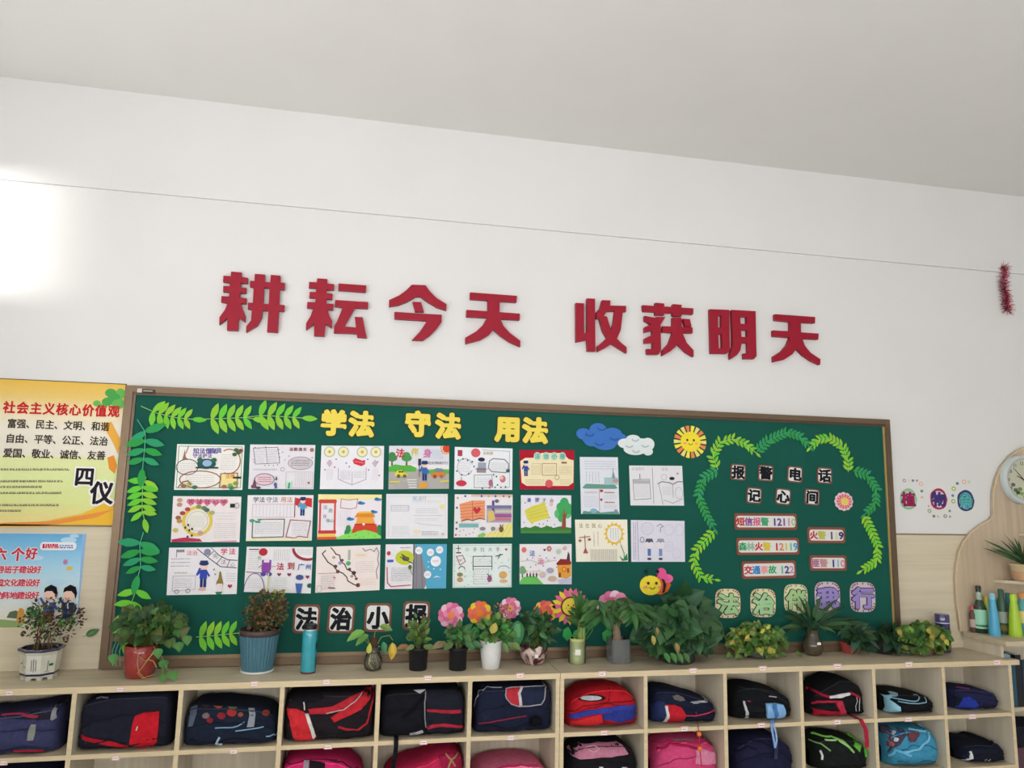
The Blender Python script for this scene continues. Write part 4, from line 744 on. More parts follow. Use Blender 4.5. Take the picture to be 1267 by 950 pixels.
spray([(1068.4,637.3),(1077.9,656.3),(1086,675.2),(1085,694),(1066,706)], 15, 9.8, 52, '86cc34', 'light green leaf chain at the lower right end of the wreath', .9, grp=W, start=.03, wr=True)

# ================================================================ posters on the left
A, B_ = at(158, 475, -.004), at(141.5, 652.5, -.004)
t = MB(); t.box((-1.0, -.006, 1.4735), (-.006, -.001, A.z), '6a5a48'); o = t.build('value_poster', PAPER)
o.location.z = o.location.z
tag(o, 'yellow and cream wall poster with a red title left of the board', 'poster')
d = Draw(lambda a, b: (a, b), -.0062)
def pg(x0, z1, x1, z0, cs): d.grad(x0, z1, x1, z0, cs)
T_, L_, Rr = A.z-.004, -.995, -.010
pg(L_, T_, Rr, 1.90, ['e8bc52','e9c878','efe0b8','efe8d8']); pg(L_, 1.90, Rr, 1.775, ['efe8d8','ece6d6']); pg(L_, 1.775, Rr, 1.477, ['e6eaae','e2eca8','dfe69c','ecd890'])
d.fn = pxfn(-.0065)
for x, y, r in ((150,487,9),(141,492,8),(133,497,7),(126,503,5),(146,500,8),(152,497,6),(120,499,5),(137,486,7)): d.ell(min(x,149),y,min(r,154-x+2),r*.75,'4fa552' if x % 2 else '6ab85a')
d.poly([(126,524),(138,522),(150,545),(146,562),(141,550)],'ecb04a'); d.poly([(133,566),(141,563),(145,576),(142,586),(135,580)],'e9953a')
d.poly([(-90,652),(-60,646),(20,648),(60,644),(100,636),(141,618),(140,651.5)],'f0bc40'); d.poly([(-90,650),(0,647),(60,645),(110,636),(141,630),(120,640),(60,650),(0,651)],'e8964a')
fw = lf(4, 503.5, -.0065); d.fn = fw; d.txt('社会主义核心价值观', 0, 0, 15.5, 'c8262e', .035, 16.7)
for i, (x, y, tx) in enumerate(((9,523.5,'富强、民主、文明、和谐'),(7,542,'自由、平等、公正、法治'),(4,560,'爱国、敬业、诚信、友善'))):
    d.fn = lf(x, y, -.0065); d.txt(tx, 0, 0, 12, '38302c', .022, 11.85)
d.fn = pxfn(-.0065)
for y, x1 in ((580.5,86),(595,78),(602,52),(609.5,76),(624.5,74),(631.5,26)): d.scrib(-80, y-2.2, x1, y+2.2, 1, 'a29c7c', 2.2, .5); d.scrib(-80, y-1.2, x1, y+3.2, 1, '76705c', .9, .5)
for ch, x, y, h in (('四',105,589.5,25),('仪',126.5,609.5,29)):
    d.fn = lf(x, y, -.0065); d.txt(ch, -h/2, 0, h, 'f4f2ea', .12); d.txt(ch, -h/2, 0, h, '26222a', .035)
d.m.build('poster_print', PAPER, o)

t = MB(); c0, c1 = at(102.6, 660.3, -.006), at(91.5, 779, -.006)
t.prism([[(-1.0, c0.z), (c0.x, c0.z), (c1.x+.01, c1.z), (-1.0, c1.z)]], -.006, -.0045, 'd8e4ea'); o = t.build('class_poster', PAPER)
tag(o, 'sky blue cartoon poster with two children below the yellow poster', 'poster')
d = Draw(lambda a, b: (a, b), -.0062); X2 = c1.x+.01
d.grad(-.999, c0.z-.001, X2, c1.z, ['6aaedc','88c4e8','a8d6ee','c4e2ee','d6e4e6','dcdccf','d3c8aa'])
d.poly([(X2, c1.z), (c0.x-.001, c0.z-.001), (X2, c0.z-.001)], '8fb8e4')
d.fn = pxfn(-.0064)
for x, y, r in ((85,668,10),(70,720,12),(20,735,16),(92,663,6),(45,690,9)): d.ell(x, y, min(r, 101-x), r*.35, 'b9dcf2', 16)
d.poly([(-80,770),(-30,764),(0,766),(20,768),(30,771),(26,776),(-80,777)],'8aa46a'); d.poly([(8,764),(12,757),(20,755),(27,760),(30,766)],'5a6a50'); d.poly([(20,771),(22,756),(30,754),(31,771)],'c89a50'); d.ell(26,755,3,3,'d8903a'); d.ell(38,757,6,5,'4f7458'); d.ell(44,760,5,4,'4a6a58')
for tx, x, y, h, p in (('六', -7, 685, 16, 0), ('个', 14, 685.5, 17, 0), ('好', 32, 684.5, 15, 0)):
    d.fn = lf(x, y, -.0064); d.txt(tx, 0, 0, h, 'f2eef0', .09); d.txt(tx, 0, 0, h, 'c8364a', .04)
for tx, y, x in (('导班子建设好', 704.5, -3.5), ('园文化建设好', 720.8, -5), ('动阵地建设好', 736.5, -6)):
    d.fn = lf(x, y, -.0064); d.txt(tx, 0, 0, 9.6, 'f2eef0', .1, 9.2); d.txt(tx, 0, 0, 9.6, 'd03a52', .04, 9.2)
d.fn = lf(73, 675.5, -.0064); d.poly(rrect(-23,-5,22,5,4), 'eef0f6'); d.scrib(-20,-2.6,0,2.6,2,'d0304a',3.0,.3); d.scrib(1,-2,19,3,2,'5a6ab0',1.6,.4)
d.fn = lf(81, 695, -.0064); d.ell(0,0,2.4,3.2,'c87aa8'); d.ell(6,8,4,2.6,'e8c060')
for x, y, sh, tr in ((62.5,734,'3f68b8','8a2c34'), (86.5,734,'2c3a62','2c3a62')):
    d.fn = lf(x, y, -.0064); d.ell(0,2,7.4,8,'f2cfbc'); d.poly([(-8,-1),(-7,-7),(0,-11),(7,-8),(9.5,0),(8,7),(6,1),(2,-3),(-4,-3)],'15151c'); d.ring(-2,5,2.4,2,.9,'b8404a',8,a0=0,a1=180)
    d.poly([(-6,11),(6,11),(8,24),(-7,24)],sh); d.poly([(-6,24),(7,24),(6,36),(1,36),(0,28),(-1,36),(-6,36)],tr); d.line([(-6,13),(-11,6)],3,sh); d.line([(6,13),(10,19)],3,sh); d.line([(-1,12),(0,18)],1.6,'e8e8f0')
d.fn = pxfn(-.0064); d.ell(78,770,6,6,'6ab86a'); d.ell(90,768,4,6,'6ab86a')
d.m.build('poster_print', PAPER, o)

# ================================================================ painted word and dots at the right, tinsel
YW = -.0006
for ch, x, y, cs, n in (('植',1124,617.5,('8fbf96','c8c0c0','a8285c','5a2038'),'in crimson on green, leftmost'),('物',1161.5,617.5,('a83a58','d8c4cc','4a3a80','38305a'),'in violet inside a red ring, middle'),('角',1195,619.5,('38466a','7ab0c8','5ab8b0','2c5a6a'),'in teal inside a navy ring, rightmost')):
    fn = lf(x, y, YW); d = Draw(fn, YW); w_, h_ = 10.8, 13.2
    d.poly([(w_*math.cos(2*PI*k/22)*(1+.05*math.sin(5*k)), h_*math.sin(2*PI*k/22)*(1+.04*math.cos(7*k))) for k in range(22)], cs[0], .0004)
    o = d.m.build('wall_sticker', PAPER); tag(o, 'round wall sticker with %s %s of three' % (ch, n), 'sticker', 'word stickers on the white wall')
    d = Draw(fn, YW-.0004); d.poly([(8.4*math.cos(2*PI*k/18), 10.4*math.sin(2*PI*k/18)) for k in range(18)], cs[1]); d.txt(ch, -9, 0, 18, cs[3], .05, asp=1); d.txt(ch, -8.8, 0, 17.6, cs[2], .018, asp=1); d.m.build('sticker_word', PAPER, o)
for x, y, r, c in ((1118.8,594.5,2.2,'a890b0'),(1124.5,594.5,1.3,'e0d8a8'),(1129.5,594.5,1.6,'6a7a88'),(1134.5,594.5,1.4,'9a8ab0'),(1139.5,598.5,2.6,'e4bc98'),(1140.5,607.5,1.8,'7a8a78'),(1141,615,1.7,'e8c0a4'),(1149,626,1.3,'d8a0b0'),(1150,632,2.4,'8fa070'),(1155.5,638.5,1.9,'7a8a80'),(1161,639,1.8,'d8d090'),(1169.5,638.5,2.3,'70907a'),(1175.5,639,1.4,'9a9aa0'),(1175,632,1.7,'7f9a84'),(1180,604.5,2.9,'a8c060'),(1178.8,613,1.8,'7a80a0'),(1179.5,620,2.7,'a4b850'),(1184.5,598,1.8,'5a7a98'),(1193,596,2.7,'e0b498'),(1199,596,1.6,'c8d0b0')):
    d = Draw(lf(x, y, YW), YW); d.ell(0,0,r,r,c,12); d.ell(0,0,r*.45,r*.45,'f0ece4' if r > 2 else c,8); o = d.m.build('dot_sticker', PAPER)
    place = 'above 植' if y < 600 and x < 1137 else 'right of 植' if x < 1145 else 'below 物' if y > 623 else 'between 物 and 角' if x < 1182 else 'above 角'
    nm = {'a890b0':'mauve','e0d8a8':'pale yellow','6a7a88':'slate','9a8ab0':'lilac','e4bc98':'peach','7a8a78':'grey-green','e8c0a4':'small peach','d8a0b0':'tiny pink','8fa070':'olive','7a8a80':'dark green-grey','d8d090':'straw','70907a':'dark green ring','9a9aa0':'grey','7f9a84':'sage','a8c060':'lime ring','7a80a0':'blue-grey','a4b850':'lime ball','5a7a98':'steel blue','e0b498':'orange ring','c8d0b0':'pale green'}[c]
    tag(o, '%s dot sticker on the white wall %s' % (nm, place), 'sticker', 'small dot stickers round the three word stickers')
pts = [at(x, y, -.02) for x, y in ((1241.5,330),(1243,338),(1241.5,348),(1242.5,356),(1245,364),(1244.5,372),(1246,380),(1247,385))]
q = MB(); q.tube(pts, .003, '6a1426', 5); o = q.build('tinsel_garland', PLAST); tag(o, 'short crimson tinsel strand hanging high on the white wall', 'tinsel')
q = MB()
for k in range(700):
    i = R.randrange(len(pts)-1); p = pts[i].lerp(pts[i+1], R.random()); dv = Vector((R.gauss(0,1), R.gauss(0,.6), R.gauss(0,.7))).normalized()*R.uniform(.022,.05); n_ = dv.cross(Vector((R.random(), R.random(), R.random()))).normalized()*.0016
    if p.y+dv.y > -.002: dv.y = -abs(dv.y)*.5
    q.face([p-n_, p+n_, p+n_*.4+dv, p-n_*.4+dv], R.choice(['8a1830','a82040','74142a','c04060','e0a8b4']))
o2 = q.build('tinsel_fringe', mat('tinsel_foil', .25, .7, metal=.6), o); o2['kind'] = 'stuff'
# ================================================================ the two locker cabinets
X0, PI_, J_ = .00639, .39731, .02288
def divx(k): return X0+PI_*k+(J_ if k > 5 else 0)
def cabinet(x0, x1, divs, label, over=0):
    t = thing('locker_cabinet', ((x0+x1)/2, -D_/2, 0), label, 'cabinet', None)
    q = MB(); q.box((x0, -D_, ZB), (x1, -.004, ZT), 'ffffff')
    if over: q.box((x1, -D_, ZB), (x1+over, -.256, ZT), 'ffffff')
    top = q.build('worktop', WOOD_H, t)
    q = MB(); q.box((x0, -D_-.0012, ZB), (x1+over, -D_, ZT), 'ffffff'); q.build('edge_band', WOOD_E, top)
    fy = -D_+.004
    def panel(xa, xb, nm):
        q = MB(); q.box((xa, fy, .0), (xb, -.006, ZB), 'ffffff'); p = q.build(nm, WOOD_V, t)
        q = MB(); q.box((xa, fy-.0012, .0), (xb, fy, ZB), 'ffffff'); q.build('edge_band', WOOD_E, p)
    xs = []
    panel(x0+(0 if x0 > 0 else 0), x0+.018, 'side_panel'); panel(x1-.018, x1, 'side_panel')
    for k in divs: panel(divx(k)-.009, divx(k)+.009, 'divider'); xs.append(divx(k))
    xs = [x0+.009]+xs+[x1-.009]
    for a, b in zip(xs, xs[1:]):
        for z in (ZS, ZS2, .08):
            q = MB(); q.box((a+.009, fy+.002, z-.018), (b-.009, -.012, z), 'ffffff'); s_ = q.build('shelf', WOOD_H, t)
            q = MB(); q.box((a+.009, fy+.0008, z-.018), (b-.009, fy+.002, z), 'ffffff'); q.build('edge_band', WOOD_E, s_)
    q = MB(); q.box((x0+.018, -.012, 0), (x1-.018, -.006, ZB), 'ffffff'); q.build('back_panel', WOOD_V, t)
    q = MB(); q.box((x0+.018, fy+.03, 0), (x1-.018, fy+.045, .06), 'ffffff'); q.build('plinth', WOOD_V, t)
    return t
xj = divx(5)+J_/2
cl = cabinet(divx(-2)-.009, xj-.0012, [-1, 0, 1, 2, 3, 4], 'pale wooden cubby cabinet full of school bags, left of the worktop joint')
cr = cabinet(xj+.0012, divx(11)+.009, [6, 7, 8, 9, 10], 'pale wooden cubby cabinet with six columns, right of the worktop joint', .048)
def name_label(px, py, top=True):
    y = -D_-.0014 if top else -D_+.0045
    fn = lf(px, py, y); q = MB(); q.prism([[fn(*p) for p in ((-5,-3),(5,-3),(5,3.2),(-5,3.2))]], y-.0006, y, 'e3b9ae'); o = q.build('name_label', PAPER, cl if px < 694 else cr)
    d = Draw(fn, y-.0007); d.poly([(-3.6,-1.6),(3.6,-1.6),(3.6,2.6),(-3.6,2.6)], 'efece8'); d.scrib(-2.8, -.6, 3, 1.6, 1, 'b86a6a', 1.0, .1); d.m.build('label_print', PAPER, o)
for x, y in ((11.8,857),(149,852.4),(315,845.6),(404,843.4),(529.4,838.6),(643.4,835.5),(745.2,833.3),(857.6,829.4),(943.6,826.6),(1036,824),(1124.4,821.6),(1233.8,819.2)): name_label(x, y)
for x, y in ((4.7,943.5),(143,937.5),(289,929.5),(406,923.6),(524,918),(632,912.4),(747.6,906.4),(847,901.5),(942,897),(1036,893),(1124,889.6),(1203,886.2)): name_label(x, y, False)

# ================================================================ school bags
def cell(k): return divx(k-1)+.0095, divx(k)-.0095
class Bag:
    """soft bag lying in a cubby: a rounded body whose top line is given from pixels at mid depth"""
    def __init__(s, name, label, k, row, top, col, x1=None, yc=-.165, hd=.128, cat='backpack', p=6.0, wr=.011, grp='school bags in the cubbies', x0=None, paint=None):
        a, b = cell(k); s.zb = (ZS if row == 1 else ZS2)+.001; s.yc, s.hd, s.p, s.wr = yc, hd, (p if k < 6 else 3.3), wr
        pts = [(lambda q: (q.x, q.z))(at(x, y, yc)) for x, y in top]
        s.x0 = max(a+.004, pts[0][0]) if x0 is None else x0; s.x1 = min(b-.004, pts[-1][0] if x1 is None else x1)
        s.pts = pts; s.sd = k*3.7+row; s.zmax = (ZB if row == 1 else ZS-.018)-.004
        s.root = thing(name, ((s.x0+s.x1)/2, yc, s.zb), label, cat, grp)
        NU, NV = 40, 26; cu = [(1-math.cos(PI*i/NU))/2 for i in range(NU+1)]; cv = [(1-math.cos(PI*j/NV))/2 for j in range(NV+1)]
        q = MB(); c0 = lin(col)
        s.q = q
        q.grid([[s.P(u, v, 0, 1) for v in cv] for u in cu][::-1], col)
        q.grid([[s.P(u, v, 0, -1) for v in cv] for u in cu], col)
        s.body = q.build('bag_body', CLOTH, s.root)
        cl_ = lin(col); dk = tuple(v*.45+.004 for v in cl_[:3])+(1,); lt = tuple(min(1, v*1.5+.012) for v in cl_[:3])+(1,)
        loop = [s.P(u, v, .0015) for u, v in [(.05+.9*k/24, .93) for k in range(25)]]
        q = MB(); q.tube(loop, .0028, lt, 6); q.build('top_piping', CLOTH, s.root)
        loop = [s.P(u, v, .001) for u, v in [(.03+.94*k/24, .62-.5*abs(k/24-.5)**2+.02*math.sin(k*.8+s.sd)) for k in range(25)]]
        q = MB(); q.tube(loop, .0022, dk, 6); q.build('zip', CLOTH, s.root)
        loop = [s.P(.08+.84*k_/20, .16+.05*math.sin(k_*.5+s.sd), .003) for k_ in range(21)]
        q = MB(); q.tube(loop, .0045, dk, 6); q.build('strap', CLOTH, s.root)
    def h(s, X):
        P = s.pts
        if X <= P[0][0]: z = P[0][1]
        elif X >= P[-1][0]: z = P[-1][1]
        else:
            for (xa, za), (xb, zb) in zip(P, P[1:]):
                if xa <= X <= xb: t = (X-xa)/max(xb-xa, 1e-6); z = za+(zb-za)*(t*t*(3-2*t)*.4+t*.6); break
        return max(min(z, s.zmax)-s.zb, .02)
    def P(s, u, v, off=0, sd=1):
        g = lambda t: max(0, 1-abs(2*t-1)**s.p)**(1/s.p)
        X = s.x0+(s.x1-s.x0)*u; gu = g(u); H = s.h(X)
        zc = s.zb+H*.5; Z = zc+(v-.5)*H*(.5+.5*gu) if u > 0 and u < 1 else zc+(v-.5)*H*.5
        Z -= (s.zb+H*.5-H*.5*(.5+.5*gu)-s.zb)*1.0 if gu < 1 else 0
        n_ = noise.noise(Vector((X*9+s.sd, v*4, s.sd)))*1.1+(.35-abs(noise.noise(Vector((X*17+v*3, v*7-X*6, s.sd)))))*1.3+noise.noise(Vector((X*40, v*16, s.sd)))*.3
        wob = s.wr*n_*min(1, gu*g(v)*1.2)
        y = s.yc-sd*(s.hd*(.12+.88*gu)*g(v)+wob)-off*sd
        return Vector((X, y, Z))
    def front(s, X, Z, off=0):
        u = min(max((X-s.x0)/(s.x1-s.x0), 0), 1); g = lambda t: max(0, 1-abs(2*t-1)**s.p)**(1/s.p); gu = g(u); H = s.h(X)*(.5+.5*gu)
        v = min(max((Z-s.zb)/max(H, 1e-4), .0), 1); q = s.P(u, v, off); return Vector((X, q.y, Z))
    def hit(s, px, py, off=0):          # where the sight line of a pixel first meets the bag's front
        y0, y1, n = s.yc-s.hd-.02, s.yc, 48; last = None
        a, b = at(px, py, y0), at(px, py, y1)
        for i in range(n+1):
            p = a.lerp(b, i/n)
            if s.x0 < p.x < s.x1 and p.z < s.zb+s.h(p.x)-.003:
                last = p
                if p.z > s.zb+.002 and s.front(p.x, p.z).y <= p.y: return s.front(p.x, p.z, off)
                if p.z <= s.zb+.002: break
        p = last or b; X = min(max(p.x, s.x0+.004), s.x1-.004); Z = min(max(p.z, s.zb+.004), s.zb+s.h(X)-.004)
        return s.front(X, Z, off)
    def patch(s, name, poly, col, off=.004, m=None, parent=None):
        P = [s.hit(x, y) for x, y in poly]; V = []
        for a, b in zip(P, P[1:]+P[:1]):
            n = max(1, int((b-a).length/.012))
            for i in range(n): q = a.lerp(b, i/n); V.append(Vector((q.x, q.z)))
        V = [v for i, v in enumerate(V) if (v-V[i-1]).length > 1e-4]; nb = len(V)
        xs = [v.x for v in V]; zs = [v.y for v in V]; st = .011; inner = []
        x = min(xs)+st/2
        while x < max(xs):
            z = min(zs)+st/2
            while z < max(zs): inner.append(Vector((x, z))); z += st
            x += st
        r = delaunay_2d_cdt(V+inner, [(i, (i+1) % nb) for i in range(nb)], [list(range(nb))], 1, 1e-5)
        q = MB(); Fr = [s.front(v.x, v.y, off) for v in r[0]]; q.v = [tuple(v) for v in Fr]; cnt = {}
        for t in r[2]:
            t = tuple(t); a = sum(r[0][t[k-1]].x*r[0][t[k]].y-r[0][t[k]].x*r[0][t[k-1]].y for k in range(len(t)))
            t = t if a > 0 else t[::-1]; q.f.append(t); q.c.append(lin(col)); q.sm.append(True)
            for k in range(len(t)): e = (t[k-1], t[k]); u = tuple(sorted(e)); cnt[u] = None if u in cnt else e
        for e in [e for e in cnt.values() if e]:
            a, b = Fr[e[0]], Fr[e[1]]; d = Vector((0, off+.004, 0)); q.face([a, a+d, b+d, b], col)
        return q.build(name, m or CLOTH, parent or s.root)
    def line(s, name, path, rad, col, off=.001, m=None, parent=None):
        P = [s.hit(x, y, off) for x, y in path]; Q = [P[0]]
        for a, b in zip(P, P[1:]):
            n = max(1, int((b-a).length/.015))
            for i in range(1, n+1): w_ = a.lerp(b, i/n); Q.append(s.front(w_.x, w_.z, off))
        q = MB(); q.tube(Q, rad, col, 6); return q.build(name, m or CLOTH, parent or s.root)
def C(ox, oy, k, pts): return [(ox+a/k, oy+b/k) for a, b in pts]
c1_ = lambda *p: C(0, 780, 6.335, p)
c2_ = lambda *p: C(200, 780, 6.335, p)
c3_ = lambda *p: C(400, 780, 6.335, p)
c4_ = lambda *p: C(600, 780, 6.335, p)
c5_ = lambda *p: C(800, 780, 6.335, p)
c6_ = lambda *p: C(1000, 780, 6.335, p)
c7_ = lambda *p: C(1147, 780, 5.59, p)
k3_ = lambda *p: C(300, 800, 4.223, p)
k5_ = lambda *p: C(580, 800, 4.223, p)
def ribbon(name, pts, w_, col, parent, m=None, side=(1, 0, 0), th=.0015):
    q = MB(); s_ = Vector(side)*w_/2; P = [Vector(p) for p in pts]
    q.grid([[p-s_+Vector((0,-th,0)), p+s_+Vector((0,-th,0)), p+s_, p-s_] for p in P][::-1], col, closed=True, smooth=False); return q.build(name, m or CLOTH, parent)
BLKC, NAVY = '1c1d26', '262a44'
b = Bag('backpack', 'dusty navy backpack with grey oval tag, at the left edge of the top row', 0, 1, [(-60,868),(0,876),(40,872),(70,866),(88,862)], '3c3f62')
b.patch('dark_flap', c1_((0,600),(0,640),(300,700),(420,690),(540,560),(550,520),(300,600),(150,610)), '2a2830', .003)
b.patch('reflective_tag', c1_((245,735),(285,735),(280,790),(262,860),(215,860),(222,800)), '8d9088', .004)
b.line('red_strap', c1_((70,630),(180,645),(300,675)), .006, 'a8324a'); b.patch('silver_strap', c1_((465,565),(500,560),(450,680),(415,700),(400,690)), '9a9aa2', .006)
b.line('red_trim', c1_((110,945),(240,940),(350,938)), .004, 'b02434')
b = Bag('backpack', 'black backpack with square bright red pocket, second in the top row', 1, 1, [(100,872),(104,862),(118,856),(160,850),(222,846)], '20222f')
b.patch('front_pocket', c1_((1062,665),(1130,640),(1252,625),(1245,760),(1232,870),(1190,912),(1110,915),(1015,885),(1040,740)), 'c41f2c', .008)
b.patch('red_band', c1_((640,812),(760,850),(900,872),(1015,885),(1010,912),(880,902),(740,878),(650,848)), 'b81f2c', .005)
b.line('grab_handle', c1_((760,530),(800,518),(850,525)), .004, '7a7480'); b.line('zip_pull', c1_((1085,745),(1075,775)), .003, 'd0d0d4', .012, PLAST)
b = Bag('backpack', 'navy backpack printed with orange and red patches, third in the top row', 2, 1, c2_((165,640),(235,540),(300,525),(500,530),(750,550),(860,570),(910,600),(925,660)), '1e2536')
b.patch('reflective_band', c2_((705,560),(750,560),(738,650),(725,750),(668,755),(690,660)), '8f949c'); b.patch('side_band', c2_((255,560),(300,555),(275,650),(245,745),(210,752),(225,650)), '5a6878', .003)
for i, (x, y, r_, c) in enumerate(((350,580,26,'4a3034'),(450,580,34,'b85a3a'),(560,590,36,'6a6a40'),(550,640,40,'a83434'),(470,665,34,'8a2a34'),(350,665,30,'7a6a68'),(380,700,28,'8a3038'),(620,655,22,'8a4a3a'),(820,640,30,'a04434'))):
    b.patch('printed_patch', c2_(*[(x+r_*math.cos(t), y+r_*.8*math.sin(t)) for t in [PI/4*j+i for j in range(8)]]), c, .002+.0006*i)
for j, pth in enumerate((((420,762),(520,760),(600,745),(650,715)), ((580,785),(700,770),(800,752)), ((820,828),(880,808),(910,790)))): b.line('piping', c2_(*pth), .003, '7fa6c4', .002)
b.line('strap_loop', c2_((455,835),(430,880),(435,920),(460,935)), .005, 'b4cce0', .006)
b = Bag('backpack', 'red and black backpack with white reflective strip, fourth in the top row', 3, 1, k3_((228,250),(240,215),(400,205),(600,200),(688,200)), '221d22')
b.patch('side_pocket', c2_((975,590),(1060,610),(1125,640),(1160,720),(1215,830),(1180,872),(1060,880),(1030,830),(1005,700)), 'cc2f36', .008)
b.patch('reflective_strip', k3_((328,348),(345,346),(362,395),(385,462),(370,480),(352,420)), 'd6d2ce', .013)
b.patch('red_panel', k3_((345,325),(470,310),(560,262),(620,215),(640,205),(600,260),(545,310),(470,345),(352,350)), 'b52a36', .007)
b.patch('red_panel', k3_((460,368),(560,300),(640,215),(675,210),(668,265),(620,325),(540,365),(480,392)), 'c02a34', .009)
b.line('red_trim', k3_((682,230),(668,330),(650,400),(600,436),(540,430),(500,418)), .005, 'b02a36'); b.line('zip', k3_((440,345),(530,325),(590,280),(625,235)), .0025, 'c0b8b4', .010)
b.patch('top_pouch', k3_((258,240),(330,226),(420,222),(430,262),(380,285),(290,290),(262,275)), '15141a', .012); b.line('zip_pull', k3_((322,285),(326,325)), .003, 'd8d4d0', .014, PLAST)
b = Bag('backpack', 'black backpack with two thin red stripes, fifth in the top row', 4, 1, c3_((455,450),(480,420),(700,412),(1040,408),(1095,440),(1112,560)), '17181f')
b.patch('front_pocket', c3_((802,470),(860,440),(1000,430),(1075,450),(1095,560),(1090,760),(960,800),(830,790),(806,760)), '1f202b', .007)
b.patch('red_stripe', c3_((812,612),(940,618),(1078,615),(1080,638),(940,642),(812,630)), 'a82838', .010); b.patch('red_stripe', c3_((806,752),(860,730),(940,722),(1092,735),(1090,755),(940,748),(870,755),(820,768)), 'b02a3c', .010)
b.line('piping', c3_((802,475),(795,560),(796,680),(805,765)), .003, '8a8a90', .004); b.patch('white_tag', c3_((708,460),(752,440),(800,456),(756,490)), 'd8d8dc', .006); b.patch('grey_strap_end', c3_((675,802),(775,776),(785,794),(680,828)), 'a4a2a8', .008)
b.line('chest_strap', c3_((620,680),(700,620),(790,500)), .006, '0f1016', .004)
p = b.hit(*c3_((572,822))[0], .004); e = at(*c3_((572,850))[0], -D_-.006)
ribbon('hanging_strap', [p, e, at(490,925,-D_-.006), at(487,945,-D_-.006), at(484,965,-D_-.004)], .019, '14151a', b.root)
b = Bag('backpack', 'navy backpack with half red oval pocket and grey piping, sixth in the top row', 5, 1, k5_((18,260),(25,200),(60,180),(200,175),(400,168),(425,175),(432,330)), '1d2237')
b.patch('oval_pocket', k5_((190,250),(192,215),(208,192),(240,178),(250,180),(262,240),(272,305),(245,305),(215,290)), 'b83440', .009)
b.patch('white_strip', k5_((245,178),(258,177),(268,240),(276,303),(262,306),(254,240)), 'c8c8cc', .011); b.patch('pocket_face', k5_((259,177),(340,170),(378,178),(393,215),(390,270),(375,295),(277,303),(269,240)), '252b42', .009)
b.line('piping', k5_((190,250),(192,215),(208,190),(245,175),(340,168),(380,177),(396,215),(393,272),(376,298),(262,309),(220,296),(195,268),(190,250)), .0028, 'a8a0a6', .009); b.line('piping', k5_((24,300),(26,250),(40,208),(80,184),(150,176)), .0028, '9a9aa0', .003)
b.line('red_trim', k5_((50,400),(150,385),(250,368),(300,360)), .003, '8a2a3c', .003)
q = MB(); pc = b.hit(*k5_((345,385))[0], .0)
q = MB(); q.lathe([(0,-.022),(.018,-.012),(.024,.002),(.015,.018),(0,.024)], (pc.x, pc.y-.012, pc.z), '14141a', 12); pom_o = q.build('fluffy_charm', CLOTH, b.root)
q = MB()
for k in range(420):
    dv = Vector((R.gauss(0,1.4), R.gauss(0,.8), R.gauss(0,1))).normalized()*R.uniform(.026,.042); n_ = dv.orthogonal().normalized()*.0012; cc = Vector((pc.x, pc.y-.012, pc.z)); q.face([cc+dv*.4-n_, cc+dv*.4+n_, cc+dv], '1a1a20')
o2 = q.build('charm_fur', CLOTH, pom_o); o2['kind'] = 'stuff'
b = Bag('backpack', 'bright red backpack with a grey oval patch and blue bands', 6, 1, k5_((495,250),(530,222),(600,196),(700,184),(780,188),(835,212),(868,262),(878,330)), 'b81f2a')
b.patch('blue_band', k5_((522,348),(600,335),(700,318),(790,305),(868,298),(872,318),(790,328),(700,345),(600,362),(525,372)), '34409a', .006); b.patch('blue_side', k5_((700,350),(780,330),(868,322),(872,355),(840,390),(790,396),(730,382),(700,382)), '2c3a8c', .004)
b.patch('oval_rim', k5_(*[(640+74*math.cos(t), 266+18*math.sin(t)) for t in [PI*j/9 for j in range(18)]]), '2a1a20', .006); b.patch('oval_patch', k5_(*[(636+56*math.cos(t), 265+12*math.sin(t)) for t in [PI*j/9 for j in range(18)]]), 'b8bcbe', .009)
b.patch('bottle_pocket', k5_((530,385),(600,372),(690,350),(698,392),(640,425),(560,436),(528,420)), 'cc2c30', .010); b.line('seam', k5_((500,320),(600,308),(720,292),(860,272)), .002, '6a141c', .002); b.line('seam', k5_((728,212),(735,250),(725,292)), .002, '6a141c', .002)
b.line('red_trim', k5_((700,395),(790,408),(870,395)), .004, '8a1a24')
b = Bag('backpack', 'navy backpack with a red side pocket and white strip, right of the bright red bag', 7, 1, c5_((0,395),(150,425),(350,480),(440,500),(515,570),(538,640)), '1c2136')
b.patch('side_panel', c5_((25,570),(80,545),(140,560),(150,640),(160,745),(60,742),(28,690)), '27335e', .006); b.patch('red_pocket', c5_((145,575),(215,578),(270,600),(300,650),(296,740),(240,750),(168,752),(155,660)), 'bb2230', .010); b.patch('white_strip', c5_((140,585),(158,585),(172,660),(178,750),(160,752),(150,660)), 'd6d4d4', .013)
b.line('piping', c5_((300,665),(380,668),(440,655),(500,635),(530,612)), .003, 'c03a54', .003); b.line('white_stripe', c5_((345,560),(430,502)), .0022, 'c8c8cc', .003); b.line('white_stripe', c5_((362,568),(445,512)), .0022, 'c8c8cc', .003); b.patch('emblem', c5_((200,510),(240,500),(285,520),(300,545),(260,552),(215,538)), '6a6664', .004)
p = b.hit(*c5_((385,640))[0], .004); P_ = [p, at(863,893,-.24), at(864,900,-D_-.01), at(865,908,-D_-.012), at(866,926,-D_-.012), at(868,948,-D_-.012)]
q = MB(); q.tube(P_, .0022, 'c8303c', 6); cd_ = q.build('charm_cord', CLOTH, b.root)
for i in (3, 4): q = MB(); q.lathe([(0,-.012),(.009,-.008),(.012,0),(.009,.008),(0,.012)], tuple(P_[i]), 'e8762c', 12); q.build('orange_bead', PLAST, cd_)
